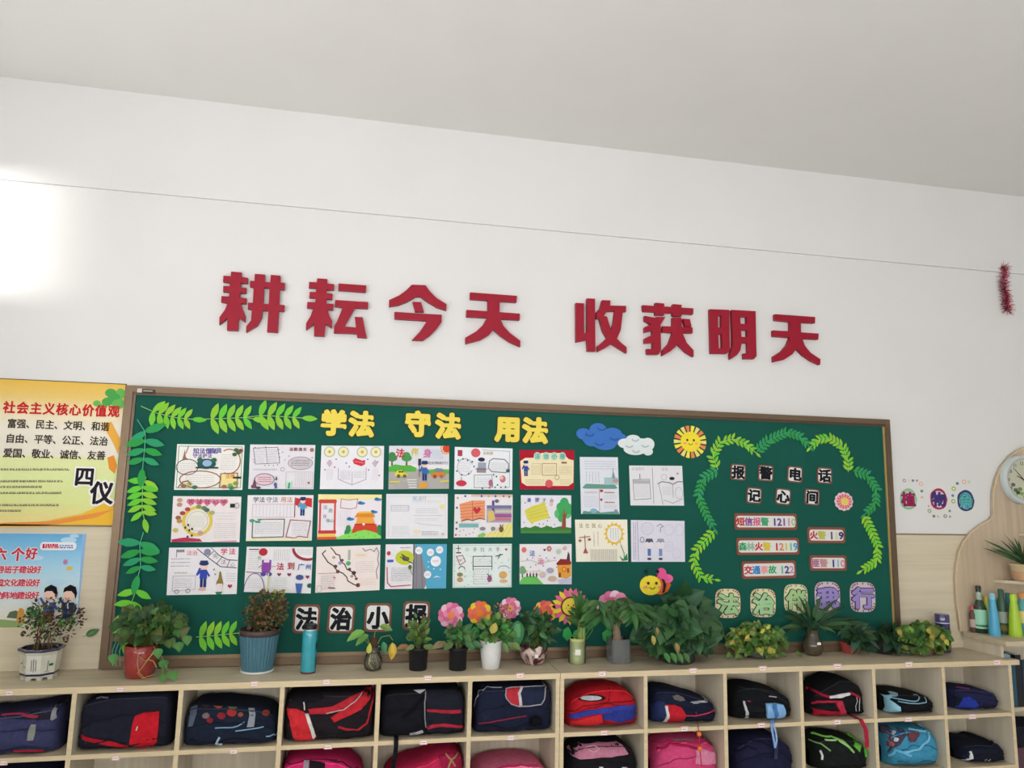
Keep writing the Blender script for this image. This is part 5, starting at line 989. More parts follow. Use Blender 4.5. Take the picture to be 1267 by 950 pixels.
b = Bag('backpack', 'black backpack with a light blue bottle in its side pocket', 8, 1, c5_((630,392),(800,400),(950,430),(1050,480),(1120,550),(1142,640)), '17191d')
b.patch('white_strip', c5_((752,550),(766,550),(786,620),(786,690),(768,696),(768,620)), 'c8cccc', .006); b.patch('light_blue_wrap', c5_((930,568),(1000,565),(1058,576),(1076,620),(1066,672),(1000,684),(935,680)), '8cbce8', .016); b.patch('blue_band', c5_((972,566),(1002,566),(1010,620),(1002,684),(968,684),(975,620)), '4a7cb8', .019)
b.line('seam', c5_((700,430),(850,450),(1000,500),(1100,570)), .002, '34363c', .003); b.line('zip_pull', c5_((955,512),(1010,518)), .0025, 'c0c4c8', .006, PLAST); b.line('reflective_tip', c5_((1025,700),(1040,680)), .004, 'c8ccd0', .006); b.line('red_tag', c5_((785,550),(812,552)), .003, 'a03a48', .004)
p = b.hit(*c5_((972,690))[0], .016)
ribbon('hanging_strap', [p, at(954.5,895,-D_-.008), at(955.5,905,-D_-.01), at(958,918,-D_-.01), at(959,925,-D_-.01)], .011, '86a8dc', b.root); ribbon('hanging_strap', [p+Vector((.008,0,0)), at(957,896,-D_-.011), at(960,906,-D_-.013), at(961,916,-D_-.013), at(959,925,-D_-.013)], .008, '9ab8e8', b.root)
b = Bag('backpack', 'black domed backpack with crimson straps dangling over the shelf edge', 9, 1, c6_((-40,450),(20,420),(90,375),(160,338),(240,345),(330,380),(420,418),(448,500),(450,640)), '18181c')
b.patch('crimson_cloth', c6_((-40,585),(0,590),(110,620),(250,632),(285,655),(200,672),(0,690),(-40,690)), 'a81e34', .010); b.patch('white_strip', c6_((158,512),(240,496),(320,484),(326,500),(250,526),(165,530)), 'd8d4d8', .006)
b.line('crimson_strap', c6_((-20,440),(40,470),(100,500),(158,518)), .008, 'a02038', .005); b.line('crimson_strap', c6_((-20,545),(60,552),(150,552),(230,555)), .006, 'b02a40', .006); b.patch('crimson_strap', c6_((210,546),(255,546),(272,600),(288,652),(248,650),(225,600)), 'b8304a', .012); b.line('crimson_strap', c6_((325,485),(360,500),(395,520)), .006, 'b02a40', .005)
for dx in (0, 26): b.line('white_cord', c6_((372+dx,515),(380+dx*.6,550),(365+dx,590),(368+dx,628)), .0016, 'd0ccd0', .006)
p = b.hit(*c6_((320,660))[0], .006)
ribbon('dangling_strap', [p, p.lerp(at(1063,889,-D_-.006), .5), at(1065,890,-D_-.008), at(1071,902,-D_-.012), at(1072.5,915,-D_-.012), at(1072.5,925,-D_-.01)], .022, 'a8283c', b.root)
b = Bag('backpack', 'black backpack with a shiny pale blue cloth stuffed beside it', 10, 1, c6_((528,425),(600,452),(700,458),(830,470),(900,515),(935,575),(925,620)), '15171b')
b.patch('blue_cloth', c6_((540,485),(600,468),(642,468),(640,508),(612,530),(660,560),(700,590),(710,625),(690,678),(620,685),(555,680),(538,600)), '90c4d8', .018, mat('satin', .3, .6, 30, .08, .5, 60)); b.line('piping', c6_((640,520),(740,540),(830,552),(862,530),(840,500),(760,478)), .003, '8ab4c4', .003); b.line('piping', c6_((700,552),(790,568),(870,570),(918,560),(905,520)), .003, '8ab4c4', .003)
b = Bag('backpack', 'small navy backpack with a royal blue patch, at the right end of the top row', 11, 1, c7_((118,362),(200,374),(300,384),(390,396),(440,412),(462,470),(466,540)), '272a4c', hd=.11)
b.patch('royal_blue_patch', c7_((240,462),(280,455),(330,480),(334,540),(280,556),(242,560)), '2a3ca0', .006); b.patch('dark_pocket', c7_((150,440),(238,456),(240,562),(150,566)), '1c2630', .005); b.line('pink_trim', c7_((165,378),(200,386),(245,388)), .004, '8a3a6a', .003); b.line('seam', c7_((250,420),(340,430),(440,450)), .002, '181a34', .003)
G2 = 'school bags in the second row'
b = Bag('backpack', 'dark navy bag barely showing at the left edge of the second row', 0, 2, [(-60,944),(0,941),(60,942),(82,948)], '2e2f4c', grp=G2)
b = Bag('backpack', 'hot pink backpack with a grey and black strap, in the second row', 3, 2, k3_((212,600),(235,560),(300,543),(420,540),(500,543),(560,568),(620,606),(640,660)), 'd02f6c', grp=G2)
b.patch('grey_strap', k3_((322,590),(350,588),(345,634),(345,700),(316,700)), '9a9aa0', .006); b.patch('black_pocket', k3_((352,590),(432,602),(430,700),(350,700)), '1d1a20', .008); b.line('dark_seam', k3_((240,578),(330,565),(420,575),(500,560)), .003, '7a1c40', .003); b.line('dark_seam', k3_((430,545),(450,570),(520,590),(600,625)), .004, '4a1830', .003)
b = Bag('backpack', 'crimson backpack with a rounded flap and buckle, in the second row', 4, 2, k3_((740,640),(790,608),(860,580),(950,556),(1010,520),(1080,504),(1140,515),(1156,580)), 'c02a54', grp=G2)
b.patch('dark_flap', k3_((1010,530),(1080,512),(1132,525),(1142,600),(1130,690),(1060,690),(1030,600)), '9a2044', .008); b.line('cross_tape', k3_((1060,550),(1090,585),(1110,620)), .004, 'a88a60', .010); b.line('cross_tape', k3_((1120,545),(1090,585),(1070,640)), .004, 'a88a60', .011)
b = Bag('backpack', 'pale pink backpack with a magenta band, left of the worktop joint in the second row', 5, 2, k5_((20,630),(60,602),(150,578),(250,570),(340,578),(380,602),(405,640)), 'd8708e', grp=G2)
b.line('magenta_band', k5_((60,640),(160,602),(260,590),(360,620)), .007, 'b02a58', .004); b.line('grey_seam', k5_((230,575),(300,590),(350,640)), .004, '8a8088', .004)
b = Bag('backpack', 'black backpack with a dusty pink front panel, in the second row', 6, 2, k5_((498,500),(550,478),(650,468),(780,468),(840,495),(885,545),(908,620)), '1b191e', grp=G2)
b.patch('pink_panel', k5_((512,522),(560,486),(650,474),(750,472),(800,510),(832,558),(700,575),(580,585),(530,560)), 'c07c94', .006); b.line('swirl', k5_((610,520),(650,510),(680,530),(650,548),(625,535)), .003, 'd8a8b8', .007); b.patch('white_mark', k5_((680,626),(700,626),(700,660),(680,660)), 'd8d8dc', .006); b.patch('white_mark', k5_((800,628),(826,628),(826,660),(800,660)), 'd8d8dc', .006)
b = Bag('backpack', 'rose pink layered backpack under the orange bead charm, in the second row', 7, 2, c5_((15,860),(50,832),(150,808),(300,800),(420,805),(500,850),(570,910),(600,1000)), 'd24a7c', grp=G2)
b.patch('grey_panel', c5_((165,820),(250,808),(330,815),(350,850),(230,862)), '8a8488', .005); b.line('magenta_band', c5_((60,905),(180,880),(320,900),(420,930)), .006, 'a81e4c', .004); b.patch('light_panel', c5_((380,905),(520,925),(540,1040),(380,1040)), 'dc8aa8', .006); b.line('magenta_band', c5_((40,870),(160,860),(300,868),(450,868),(530,910)), .005, 'b82a58', .004)
b = Bag('backpack', 'dark indigo padded backpack in the second row under the blue strap', 8, 2, c5_((635,850),(700,800),(800,775),(940,775),(1040,835),(1130,900),(1155,960)), '20223c', grp=G2)
b.line('seam', c5_((700,880),(800,850),(900,870),(1000,920)), .004, '14152a', .003); b.line('seam', c5_((680,940),(780,900),(860,930)), .004, '14152a', .003); ribbon('webbing', [b.hit(*c5_((1010,865))[0], .008), b.hit(*c5_((1005,930))[0], .010), b.hit(*c5_((1000,1000))[0], .010)], .018, '3a3d58', b.root)
b = Bag('backpack', 'black backpack with bright green curved bands, in the second row', 9, 2, c6_((-10,800),(50,785),(150,792),(300,806),(400,850),(455,905),(480,990)), '1c211f', grp=G2)
for i, pth in enumerate((((20,800),(150,815),(260,860),(340,940)), ((120,850),(220,850),(300,900),(350,950)), ((300,812),(390,860),(440,940),(450,990)), ((0,850),(90,880),(170,940)))): b.line('green_band', c6_(*pth), (.006, .005, .009, .004)[i], ('7cc050','a8d090','5aae3c','8ab870')[i], .004)
b.patch('green_panel', c6_((300,820),(360,845),(410,900),(400,950),(350,900)), '6cba44', .005); b.line('white_strip', c6_((85,935),(95,1000)), .006, 'd8d8d8', .006)
b = Bag('backpack', 'sky blue rounded backpack with a printed front pocket, in the second row', 10, 2, c6_((545,745),(620,728),(760,722),(880,726),(980,772),(1040,840),(1075,930),(1080,1000)), '4292b4', grp=G2, hd=.135)
b.patch('printed_pocket', c6_((560,750),(660,742),(735,765),(755,830),(720,880),(640,910),(562,925)), '4c4658', .006)
for i, (x, y, c) in enumerate(((600,780,'a84a58'),(650,790,'d8dce0'),(690,800,'3a6a9a'),(620,830,'9a3a48'),(680,850,'e0e4e8'),(590,870,'6a4a5a'),(640,880,'c06a70'))): b.patch('printed_patch', c6_(*[(x+20*math.cos(t), y+18*math.sin(t)) for t in [PI/3*j for j in range(6)]]), c, .008)
b.patch('badge', c6_((775,785),(850,780),(862,820),(830,870),(795,870),(770,820)), '6a4450', .008); b.line('light_band', c6_((700,732),(860,745),(930,800),(925,870),(850,930),(720,950)), .006, '7ac4e4', .005); b.line('light_band', c6_((860,730),(980,790),(1040,880),(1050,980)), .007, '8ac0d8', .005); b.line('light_band', c6_((560,940),(680,930),(800,980)), .008, '6ab8dc', .005)
b = Bag('backpack', 'near-black navy bag with a white strip, at the right end of the second row', 11, 2, c7_((162,748),(240,738),(330,745),(358,724),(400,742),(435,790),(478,830),(495,900)), '1a1d2c', grp=G2)
b.patch('white_strip', c7_((282,832),(302,832),(306,880),(304,925),(290,928),(290,880)), 'e4e8e8', .006); b.line('grab_handle', c7_((345,748),(362,728),(395,745),(410,775)), .006, '101218', .006); b.patch('navy_panel', c7_((170,830),(280,832),(288,930),(175,950)), '262b46', .004)
for x in (402, 428): b.line('steel_clip', c7_((x,885),(x-6,925)), .002, 'a8a8ac', .008, PLAST)

# ================================================================ flasks on the worktop
def lathe_part(name, prof, cen, c, m, parent, n=28, **k):
    q = MB(); q.lathe(prof, cen, c, n, **k); return q.build(name, m, parent)
p = atz(381, 832, ZT)
t = thing('vacuum_flask', p, 'turquoise flask with a black lid beside the blue ribbed plant pot', 'flask')
u = (at(381,800,p.y).z-at(381,830,p.y).z)/30; r = 9.6*u
lathe_part('flask_body', [(r*.93,0),(r*.98,.004),(r,.01),(r,.165),(r*.93,.176),(r*.80,.181)], p, '2f9dab', GLAZE, t)
lathe_part('base_ring', [(r*1.0,0),(r*1.01,.002),(r*1.01,.008)], p, '6a3238', PLAST, t, caps=(0,0)); lathe_part('neck_ring', [(r*.83,.180),(r*.83,.186)], p, 'c4ccd0', METAL, t)
lathe_part('lid', [(r*.84,.186),(r*.86,.190),(r*.86,.203),(r*.75,.207)], p, '1a1a1e', PLAST, t)
q = MB(); q.grid([[(p.x+(r+.0006)*math.cos(a), p.y+(r+.0006)*math.sin(a), p.z+z) for a in (-.5,-.3,-.1,.1)] for z in (.02,.04,.06,.07)], '12323c'); q.grid([[(p.x+(r+.0006)*math.cos(a), p.y+(r+.0006)*math.sin(a), p.z+z) for a in (-.6,-.4,-.2,.0)] for z in (.10,.115,.13)], '12323c'); q.build('dark_pattern', PLAST, t)
p = atz(1168, 806, ZT); u = (at(1168,770,p.y).z-at(1168,800,p.y).z)/30; r = 8.6*u; H = 47*u
t = thing('vacuum_flask', p, 'tall deep purple flask with a silver ring by the corner shelves', 'flask')
lathe_part('flask_body', [(r*.96,0),(r,.006),(r,H*.76)], p, '342f58', GLAZE, t); lathe_part('silver_ring', [(r*1.01,H*.76),(r*1.01,H*.785)], p, 'c8c8d8', METAL, t); lathe_part('lid', [(r,H*.785),(r,H*.96),(r*.9,H)], p, '3b3566', GLAZE, t)

# ================================================================ corner cabinet, shaped back board, clock
XC, ZCT = 4.41, .944
t = thing('corner_cabinet', (4.8, -.12, 0), 'pale wooden shelf cabinet in the corner holding bottles and books', 'cabinet')
q = MB(); q.box((4.395, -.305, .919), (5.9, -.026, ZCT), 'ffffff'); q.build('top_board', WOOD_H, t)
q = MB(); q.box((4.4125, -.252, 0), (4.43, -.006, .919), 'ffffff'); q.build('side_panel', WOOD_V, t)
q = MB(); q.box((5.6, -.252, 0), (5.62, -.006, .919), 'ffffff'); q.build('side_panel', WOOD_V, t)
for z in (.60, .30, .06): q = MB(); q.box((4.43, -.25, z-.018), (5.6, -.012, z), 'ffffff'); q.build('shelf', WOOD_H, t)
q = MB(); q.box((4.43, -.012, 0), (5.6, -.006, .919), 'ffffff'); q.build('back_panel', WOOD_V, t)
q = MB(); q.box((4.98, -.25, 0), (4.998, -.012, .919), 'ffffff'); q.build('divider', WOOD_V, t)
for i, (x, w_, h_, c, l) in enumerate(((4.436,.05,.262,'6aa4ba','blue folder standing first in the corner cabinet'),(4.488,.024,.225,'2a5468','dark teal book beside the blue folder'),(4.514,.036,.26,'1c1d24','black book in the corner cabinet'),(4.553,.03,.235,'26384a','slate blue book at the frame edge in the corner cabinet'))):
    t2 = thing('book', (x+w_/2, -.14, .60), l, 'book', 'books in the corner cabinet')
    boxobj('cover', (x, -.235, .6005), (x+w_, -.05, .6+h_), c, PLAST, t2); boxobj('pages', (x+.003, -.230, .603), (x+w_-.003, -.052, .601+h_), 'e4e0d4', PAPER, t2)
boxobj_ = MB(); boxobj_.box((4.45,-.24,.3005),(4.75,-.06,.40),'5a3a4a'); o = boxobj_.build('storage_box', PLAST); tag(o, 'dull purple box low in the corner cabinet', 'box')
boxobj_ = MB(); boxobj_.box((4.46,-.235,.4015),(4.70,-.07,.50),'20222c'); o = boxobj_.build('storage_box', CLOTH); tag(o, 'black box on the purple box in the corner cabinet', 'box')
# shaped back board
fp = lambda x, y: (lambda w_: (w_.x, w_.z))(at(x, y, -.024))
out = [fp(x, y) for x, y in ((1189,781),(1184,745),(1182.5,715),(1183.5,700),(1187,682),(1192,671),(1201,659),(1213,650),(1225,643),(1229.5,637),(1229,625),(1229.5,608),(1233,592),(1240,576),(1250,564.5),(1260,557),(1270,552.5))]
out[0] = (out[0][0], ZCT); out += [(5.1, out[-1][1]+.012), (5.35, out[-1][1]-.03), (5.6, out[-1][1]-.25), (5.7, ZCT)]
q = MB(); q.prism([out[::-1]], -.024, -.005, 'ffffff'); q.f = q.f; t = q.build('shaped_back_board', WOOD_B); tag(t, 'taupe wooden back board with a scalloped edge behind the corner shelves', 'board')
q = MB(); q.tube([(a, -.0245, b_) for a, b_ in out[:17]], .0035, 'cfc0a2', 6); q.build('edge_band', WOOD_E, t)
def corner_shelf(px, py, label, dep=.2):
    a = at(px, py, -.024); q = MB(); z = a.z
    poly = [(a.x, -.025), (a.x+.02, -.07), (a.x+.10, -.14), (a.x+.22, -dep), (a.x+.8, -dep), (a.x+.8, -.025)]
    n = len(poly); q.face([(x, y, z) for x, y in poly][::1], 'ffffff'); q.face([(x, y, z-.016) for x, y in poly][::-1], 'ffffff')
    for i in range(n): p0_, p1_ = poly[i], poly[(i+1) % n]; q.face([(p0_[0],p0_[1],z), (p0_[0],p0_[1],z-.016), (p1_[0],p1_[1],z-.016), (p1_[0],p1_[1],z)], 'ffffff')
    o = q.build('wall_shelf', WOOD_H); tag(o, label, 'shelf'); return a.x, z
sx, sz = corner_shelf(1229, 716.5, 'wooden wall shelf carrying the spiky plant')
corner_shelf(1260, 659.5, 'upper wooden wall shelf under the round clock', .12)
cc = at(1267, 593.5, -.05); t = thing('wall_clock', (cc.x, -.025, cc.z), 'round white-rimmed wall clock with floral dial at the right edge', 'clock')
def disc(name, r0, r1, y0, y1, c, m, par, n=48):
    q = MB(); rows = []
    for r_, y in ((r0, y0), (r0, y1), (r1, y1), (r1, y0)): rows.append([(cc.x+r_*math.cos(2*PI*k/n), y, cc.z+r_*math.sin(2*PI*k/n)) for k in range(n)])
    q.grid(rows+[rows[0]], c, closed=True); return q.build(name, m, par)
disc('rim', .142, .118, -.026, -.062, 'c3cbc8', PLAST, t)
q = MB(); q.fan([(cc.x+.12*math.cos(-2*PI*k/48), -.046, cc.z-.12*math.sin(-2*PI*k/48)) for k in range(48)][::-1], 'ecebd2'); dl = q.build('dial', PAPER, t)
d = Draw(lambda a, b_: (cc.x+a*.01, cc.z-b_*.01), -.0464)
for k in range(12):
    a = math.radians(30*k); x_, y_ = 9.6*math.sin(a), -9.6*math.cos(a); st = str(k or 12); d.txt(st, x_-1.0*len(st)*.8-.3, y_, 2.6, '4a5a50', .02, 1.4)
for x_, y_, c in ((-6,6,'6a8a50'),(-4.5,7.4,'4a6a40'),(-3,5.4,'88a860'),(-7.5,3,'7a6a70'),(-2,8,'a8c070')): d.ell(x_, y_, 1.5, 1.1, c, 10)
d.m.build('dial_print', PAPER, dl)
for nm, (dx, dy), w_ in (('hour_hand', (-.045, .022), .003), ('minute_hand', (-.066, .068), .0022)): q = MB(); q.tube([(cc.x, -.05, cc.z), (cc.x+dx, -.05, cc.z+dy)], [w_, w_*.5], '2a2c28', 6); q.build(nm, PLAST, t)
q = MB(); q.lathe([(.006,-.003),(.006,.003)], (cc.x,-.052,cc.z), '2a2c28', 12); q.build('hub', PLAST, t)
q = MB(); q.fan([(cc.x+.119*math.cos(2*PI*k/48), -.0602, cc.z+.119*math.sin(2*PI*k/48)) for k in range(48)], 'ffffff'); q.build('clock_glass', thin_glass('clock_lens', 'ffffff', .0), t)

# bottles on the corner cabinet: (px centre, base py, top py, width px, profile, colour, cap, label)
def bottle(px, pb, pt, wd, kind, c, cap, label, lab=None, depth=None):
    p = atz(px, pb, ZCT); u = (at(px, pt, p.y).z-at(px, pb, p.y).z); r = wd*(at(px+10, pb, p.y).x-at(px-10, pb, p.y).x)/40
    if p.y > -.034-r: yc_ = -.034-r; p = Vector((at(px, pb, yc_).x, yc_, ZCT))
    t = thing('craft_bottle' if kind != 'beer' else 'glass_bottle', p, label, 'bottle', 'bottles and glue tubes on the corner cabinet')
    pr = {'beer': [(.95,0),(1,.01),(1,.52),(.8,.60),(.42,.68),(.38,.90)], 'cone': [(.95,0),(1,.02),(.95,.12),(.80,.45),(.62,.68),(.46,.86)], 'round': [(.95,0),(1,.02),(1,.70),(.6,.80),(.5,.86)]}[kind]
    lathe_part('bottle_body', [(a*r, b_*u) for a, b_ in pr], p, c, GLAZE if kind == 'beer' else PLAST, t, 20)
    e = pr[-1]; lathe_part('cap', [(e[0]*r*1.1, e[1]*u), (e[0]*r*1.1, u*.985), (e[0]*r*.8, u)], p, cap, PLAST, t, 14)
    if lab:
        for z0, z1, lc in lab: lathe_part('bottle_label', [(r*(1.012 if z1 < .6 else .44), z0*u), (r*(1.012 if z1 < .6 else .42), z1*u)], p, lc, PAPER, t, 20, caps=(0, 0))
bottle(1204.5, 777.5, 746, 6.5, 'round', '5a4038', 'd8485a', 'small brown bottle with a red cap, leftmost on the corner cabinet', [(.2,.5,'b8a89a')])
bottle(1214, 782, 724, 12.8, 'beer', '1f3a2a', '26302a', 'dark green glass bottle with a pale label on the corner cabinet', [(.10,.50,'9fd8bc'),(.14,.18,'2f8a64'),(.70,.86,'a8b8a8')])
bottle(1222.5, 779, 735, 9, 'cone', 'a8b84a', 'c0b048', 'olive yellow glue bottle behind the dark glass bottle')
bottle(1231, 786, 734, 11.5, 'cone', '52a8cc', '8ac4d8', 'sky blue cone-shaped glue bottle on the corner cabinet')
bottle(1237, 775, 735, 8, 'cone', '4fae5c', '6ac070', 'leaf green glue bottle behind the sky blue one')
bottle(1242, 784, 728.5, 10, 'round', '3a5a48', '2c5a48', 'dark bottle with a pale label between the blue and lime bottles', [(.25,.5,'a8b0a0'),(.08,.2,'8a7a40')])
bottle(1249.5, 775, 729, 9, 'cone', '22808c', '2c7a86', 'deep teal glue bottle behind the lime one')
bottle(1257, 787, 735, 13, 'cone', 'a9cc34', 'b4d83c', 'lime green cone-shaped glue bottle on the corner cabinet')
bottle(1268, 786, 733, 13, 'round', '5aa09a', 'd0905a', 'bottle with a yellow picture label at the right frame edge', [(.3,.58,'e6d890')])
# ================================================================ potted plants on the worktop
class Plant:
    def __init__(s, px, py, name, label, z=ZT, dy=0):
        s.p = atz(px, py, z); s.p.y = min(s.p.y+dy, -.06); y = s.p.y; s.p = Vector((at(px, py, y).x if dy else s.p.x, y, z))
        s.px, s.py = px, py; s.u = (at(px, py-15, y).z-at(px, py+15, y).z)/30; s.ux = (at(px+15, py, y).x-at(px-15, py, y).x)/30
        s.root = thing(name, s.p, label, 'plant', 'potted plants in a row on the cabinet tops' if z == ZT else None); s.n = 0
    def pot(s, prof, c, m, n=32, name='pot', soil=None, **k):      # profile in photo pixels, r and height
        o = lathe_part(name, [(r*s.u*.97, h*s.u) for r, h in prof], s.p, c, m, s.root, n, **k)
        if soil: lathe_part('soil', [(soil[0]*s.u*.97, (soil[1]-1)*s.u), (soil[0]*s.u*.97, soil[1]*s.u)], s.p, soil[2] if len(soil) > 2 else '4a3a2c', MATTE, s.root, 16)
        return o
    def W(s, px, py, dy=0): q = at(px, py, min(s.p.y+dy, -.045)); return q     # a pixel at the plant's own depth
    def leaf(s, me, p, d, nrm, size):
        p = Vector(p)
        d = Vector(d).normalized()
        tip = p.y+d.y*size
        mg = .042+.38*size
        if tip > -.07: d.y -= (tip+.07)/size; d.normalize()
        if p.z < s.p.z+.012+.25*size: p.z = s.p.z+.012+.25*size
        if p.z+d.z*size < s.p.z+.016: d.z = (s.p.z+.016-p.z)/size; d.normalize()
        if p.y > -mg: p.y = -mg
        o = putleaf(me, s.root, p, d, nrm, size); s.n += 1; Mw = Matrix.Translation(world_loc(s.root)) @ o.matrix_basis; V = [Mw @ v.co for v in me.vertices]
        o.matrix_basis = Matrix.Translation((0, min(0, -.038-max(v.y for v in V)), max(0, s.p.z+.0015-min(v.z for v in V)))) @ o.matrix_basis; return o
    def bush(s, box, n, mes, size, base=None, droop=.5, depth=.6, fill=.35, up=.2, stems=.3, sc='6a7a3a', sr=.0016, seed=1):
        r = random.Random(seed); x0, y0, x1, y1 = box; a, b = s.W(x0, y1), s.W(x1, y0); c = (a+b)/2; rx, rz = abs(b.x-a.x)/2, abs(b.z-a.z)/2; ry = rx*depth
        ry = min(ry, .16); base = base or Vector((s.p.x, s.p.y, max(c.z-rz, s.p.z+.02))); q = MB(); cyc = min(s.p.y, -.05-ry*.4)
        for i in range(n):
            for _ in range(20):
                v = Vector((r.gauss(0,1), r.gauss(0,1)-.35, r.gauss(0,1))).normalized()
                if v.z > -.75: break
            k = 1-fill*r.random()**1.3; k -= .0
            sz = size*r.uniform(.7, 1.25); p = Vector((c.x+v.x*(rx-sz*.45)*k, cyc+v.y*ry*k, c.z+v.z*(rz-sz*.3)*k)); p.y = min(p.y, -.075); p.z = max(p.z, s.p.z+.025)
            d = Vector((v.x, v.y*.8, v.z*.5+up-droop*r.random()*1.6)) + Vector((r.gauss(0,.35), r.gauss(0,.3), r.gauss(0,.3)))
            nr = Vector((v.x*.5, -1.0+v.y*.2, .35)) + Vector((r.gauss(0,.3), 0, r.gauss(0,.3)))
            s.leaf(mes[int(r.random()**1.2*len(mes))], p-d.normalized()*sz*.4, d, nr, sz)
            if r.random() < stems:
                m_ = base.lerp(p, .5)+Vector((0, 0, rz*.25)); q.tube([base, m_, p-d.normalized()*sz*.4], [sr*1.3, sr, sr*.7], sc, 5)
        if q.v: q.build('stems', LEAF, s.root)
    def stem(s, pts, rad, c, name='stem', m=None):
        q = MB(); q.tube(pts, rad, c, 7); return q.build(name, m or MATTE, s.root)
    def tiny(s, box, n, size, cs, seed=2, depth=.6, droop=.4, kind=(.35,)):
        r = random.Random(seed); x0, y0, x1, y1 = box; a, b = s.W(x0, y1), s.W(x1, y0); c = (a+b)/2; rx, rz = abs(b.x-a.x)/2, abs(b.z-a.z)/2; ry = min(rx*depth, .14); q = MB(); cyc = min(s.p.y, -.055-ry)
        for i in range(n):
            v = Vector((r.gauss(0,1), r.gauss(0,1), r.gauss(0,1))).normalized()*r.random()**.33; p = Vector((c.x+v.x*rx, min(cyc+v.y*ry, -.06), max(c.z+v.z*rz, s.p.z+.03)))
            d = Vector((v.x+r.gauss(0,.6), v.y+r.gauss(0,.6), v.z+r.gauss(0,.6)-droop*.3)).normalized()*size*r.uniform(.6,1.3); w_ = d.cross(Vector((r.gauss(0,1), r.gauss(0,1), r.gauss(0,1)))).normalized()*d.length*kind[0]
            q.face([p, p+d*.45+w_, p+d, p+d*.45-w_], r.choice(cs))
        o = q.build('foliage', mat('small_leaf', .6, .3, 60, .1), s.root); o['kind'] = 'stuff'; return o
H_ = lambda c, c2=None: leafmesh('heart', LEAF, c, c2)
L_ = lambda c, c2=None: leafmesh('lance', LEAF, c, c2)
O_ = lambda c, c2=None: leafmesh('oval', LEAF, c, c2)
RD = lambda c, c2=None: leafmesh('round', LEAF, c, c2)
WATER = mat('tinted_glass', .03, .5, trans=.9)
def twigs(s, n, box, cs, rad, seed, name='stems', base=None, z0=0):
    r = random.Random(seed); x0, y0, x1, y1 = box; a, b = s.W(x0, y1), s.W(x1, y0); q = MB(); base = base or s.p+Vector((0, 0, z0))
    for i in range(n):
        e = Vector((a.x+(b.x-a.x)*(i+.5+r.uniform(-.4,.4))/n, min(s.p.y+r.uniform(-.06,.05), -.05), r.uniform(a.z+(b.z-a.z)*.45, b.z))); m_ = base.lerp(e, .45)+Vector((r.gauss(0,.008)-(e.x-base.x)*.18, 0, .01)); b0 = base+Vector(((i/(n-1)-.5)*.07, r.uniform(-.02,.02), 0))
        q.tube([b0, m_, base.lerp(e, .75)+Vector((0,0,.004)), e], [rad*1.4, rad, rad*.8, rad*.5], r.choice(cs), 5)
        for j in range(2): k = r.uniform(.5, .9); st = b0.lerp(e, k); q.tube([st, st+Vector((r.uniform(-.04,.04), r.uniform(-.02,.01), r.uniform(.0,.04)))], [rad*.7, rad*.35], r.choice(cs), 4)
    return q.build(name, MATTE, s.root)

# 1 octagonal porcelain pot with a twiggy plant
s = Plant(48, 838, 'potted_plant', 'twiggy small-leaved plant in a blue-rimmed white porcelain pot')
BLUEB = '2a2c52'
rows = [(20.5,3),(21.6,5),(22,8),(22.3,10),(23,20),(24,31),(26.4,35)]
s.pot(rows, 'd3d2c4', GLAZE, 8, 'pot', smooth=False, soil=(24,35.5,'33261f'), caps=(1,0), rot=PI/8)
s.pot([(26.6,35),(27.6,36.5),(27.2,38.5),(24.6,38.6),(24,35)], BLUEB, GLAZE, 8, 'blue_rim', smooth=False, caps=(0,0), rot=PI/8)
s.pot([(21.4,5.4),(22.0,5.6),(22.3,8.2),(21.8,8.4)], BLUEB, GLAZE, 8, 'blue_band', smooth=False, caps=(0,0), rot=PI/8)
for k in range(8):
    a = PI/8+k*PI/4; q = MB(); q.lathe([(3.6*s.u,0),(4.6*s.u,3.6*s.u)], (s.p.x+16.5*s.u*math.cos(a), s.p.y+16.5*s.u*math.sin(a), s.p.z), 'cfcdbf', 8); q.build('foot', GLAZE, s.root)
q = MB()      # small painted marks on the pot's flat sides
for ang, marks in ((-PI/2, [(-3,12,-2,26,'6a6a70'),(-.5,11,.5,27,'6a6a70'),(2,12,3,26,'6a6a70')]), (-PI/4, [(-4,9,3,11,'3f6a52'),(-1,10,0,24,'4a7a5a'),(1,17,6,20,'35604a')]), (-3*PI/4, [(0,9,1,26,'8a9a80'),(-5,20,-1,22,'6a8a70'),(3,16,6,18,'7a9478')])):
    nx, ny = math.cos(ang), math.sin(ang); tx, ty = -ny, nx
    for x0, z0, x1, z1, c in marks:
        pts = []
        for x_, z_ in ((x0,z0),(x1,z0),(x1,z1),(x0,z1)):
            rr = (22+(z_-10)*.115)*.97*math.cos(PI/8)+.25; pts.append((s.p.x+(nx*rr+tx*x_)*s.u, s.p.y+(ny*rr+ty*x_)*s.u, s.p.z+z_*s.u))
        q.face(pts, c)
q.build('painted_bamboo', GLAZE, s.root)
twigs(s, 11, (26, 737, 104, 800), ['6a5a34','7a6438','54422c'], .0015, 5, z0=.115*1)
s.tiny((22, 738, 108, 798), 420, .017, ['3c3430','4a4a34','5a3a3a','4a5a38','362e2c'], 3, .55)
s.tiny((28, 752, 62, 778), 110, .018, ['4c9a3a','5aa84a','3f8a38'], 4, .7)
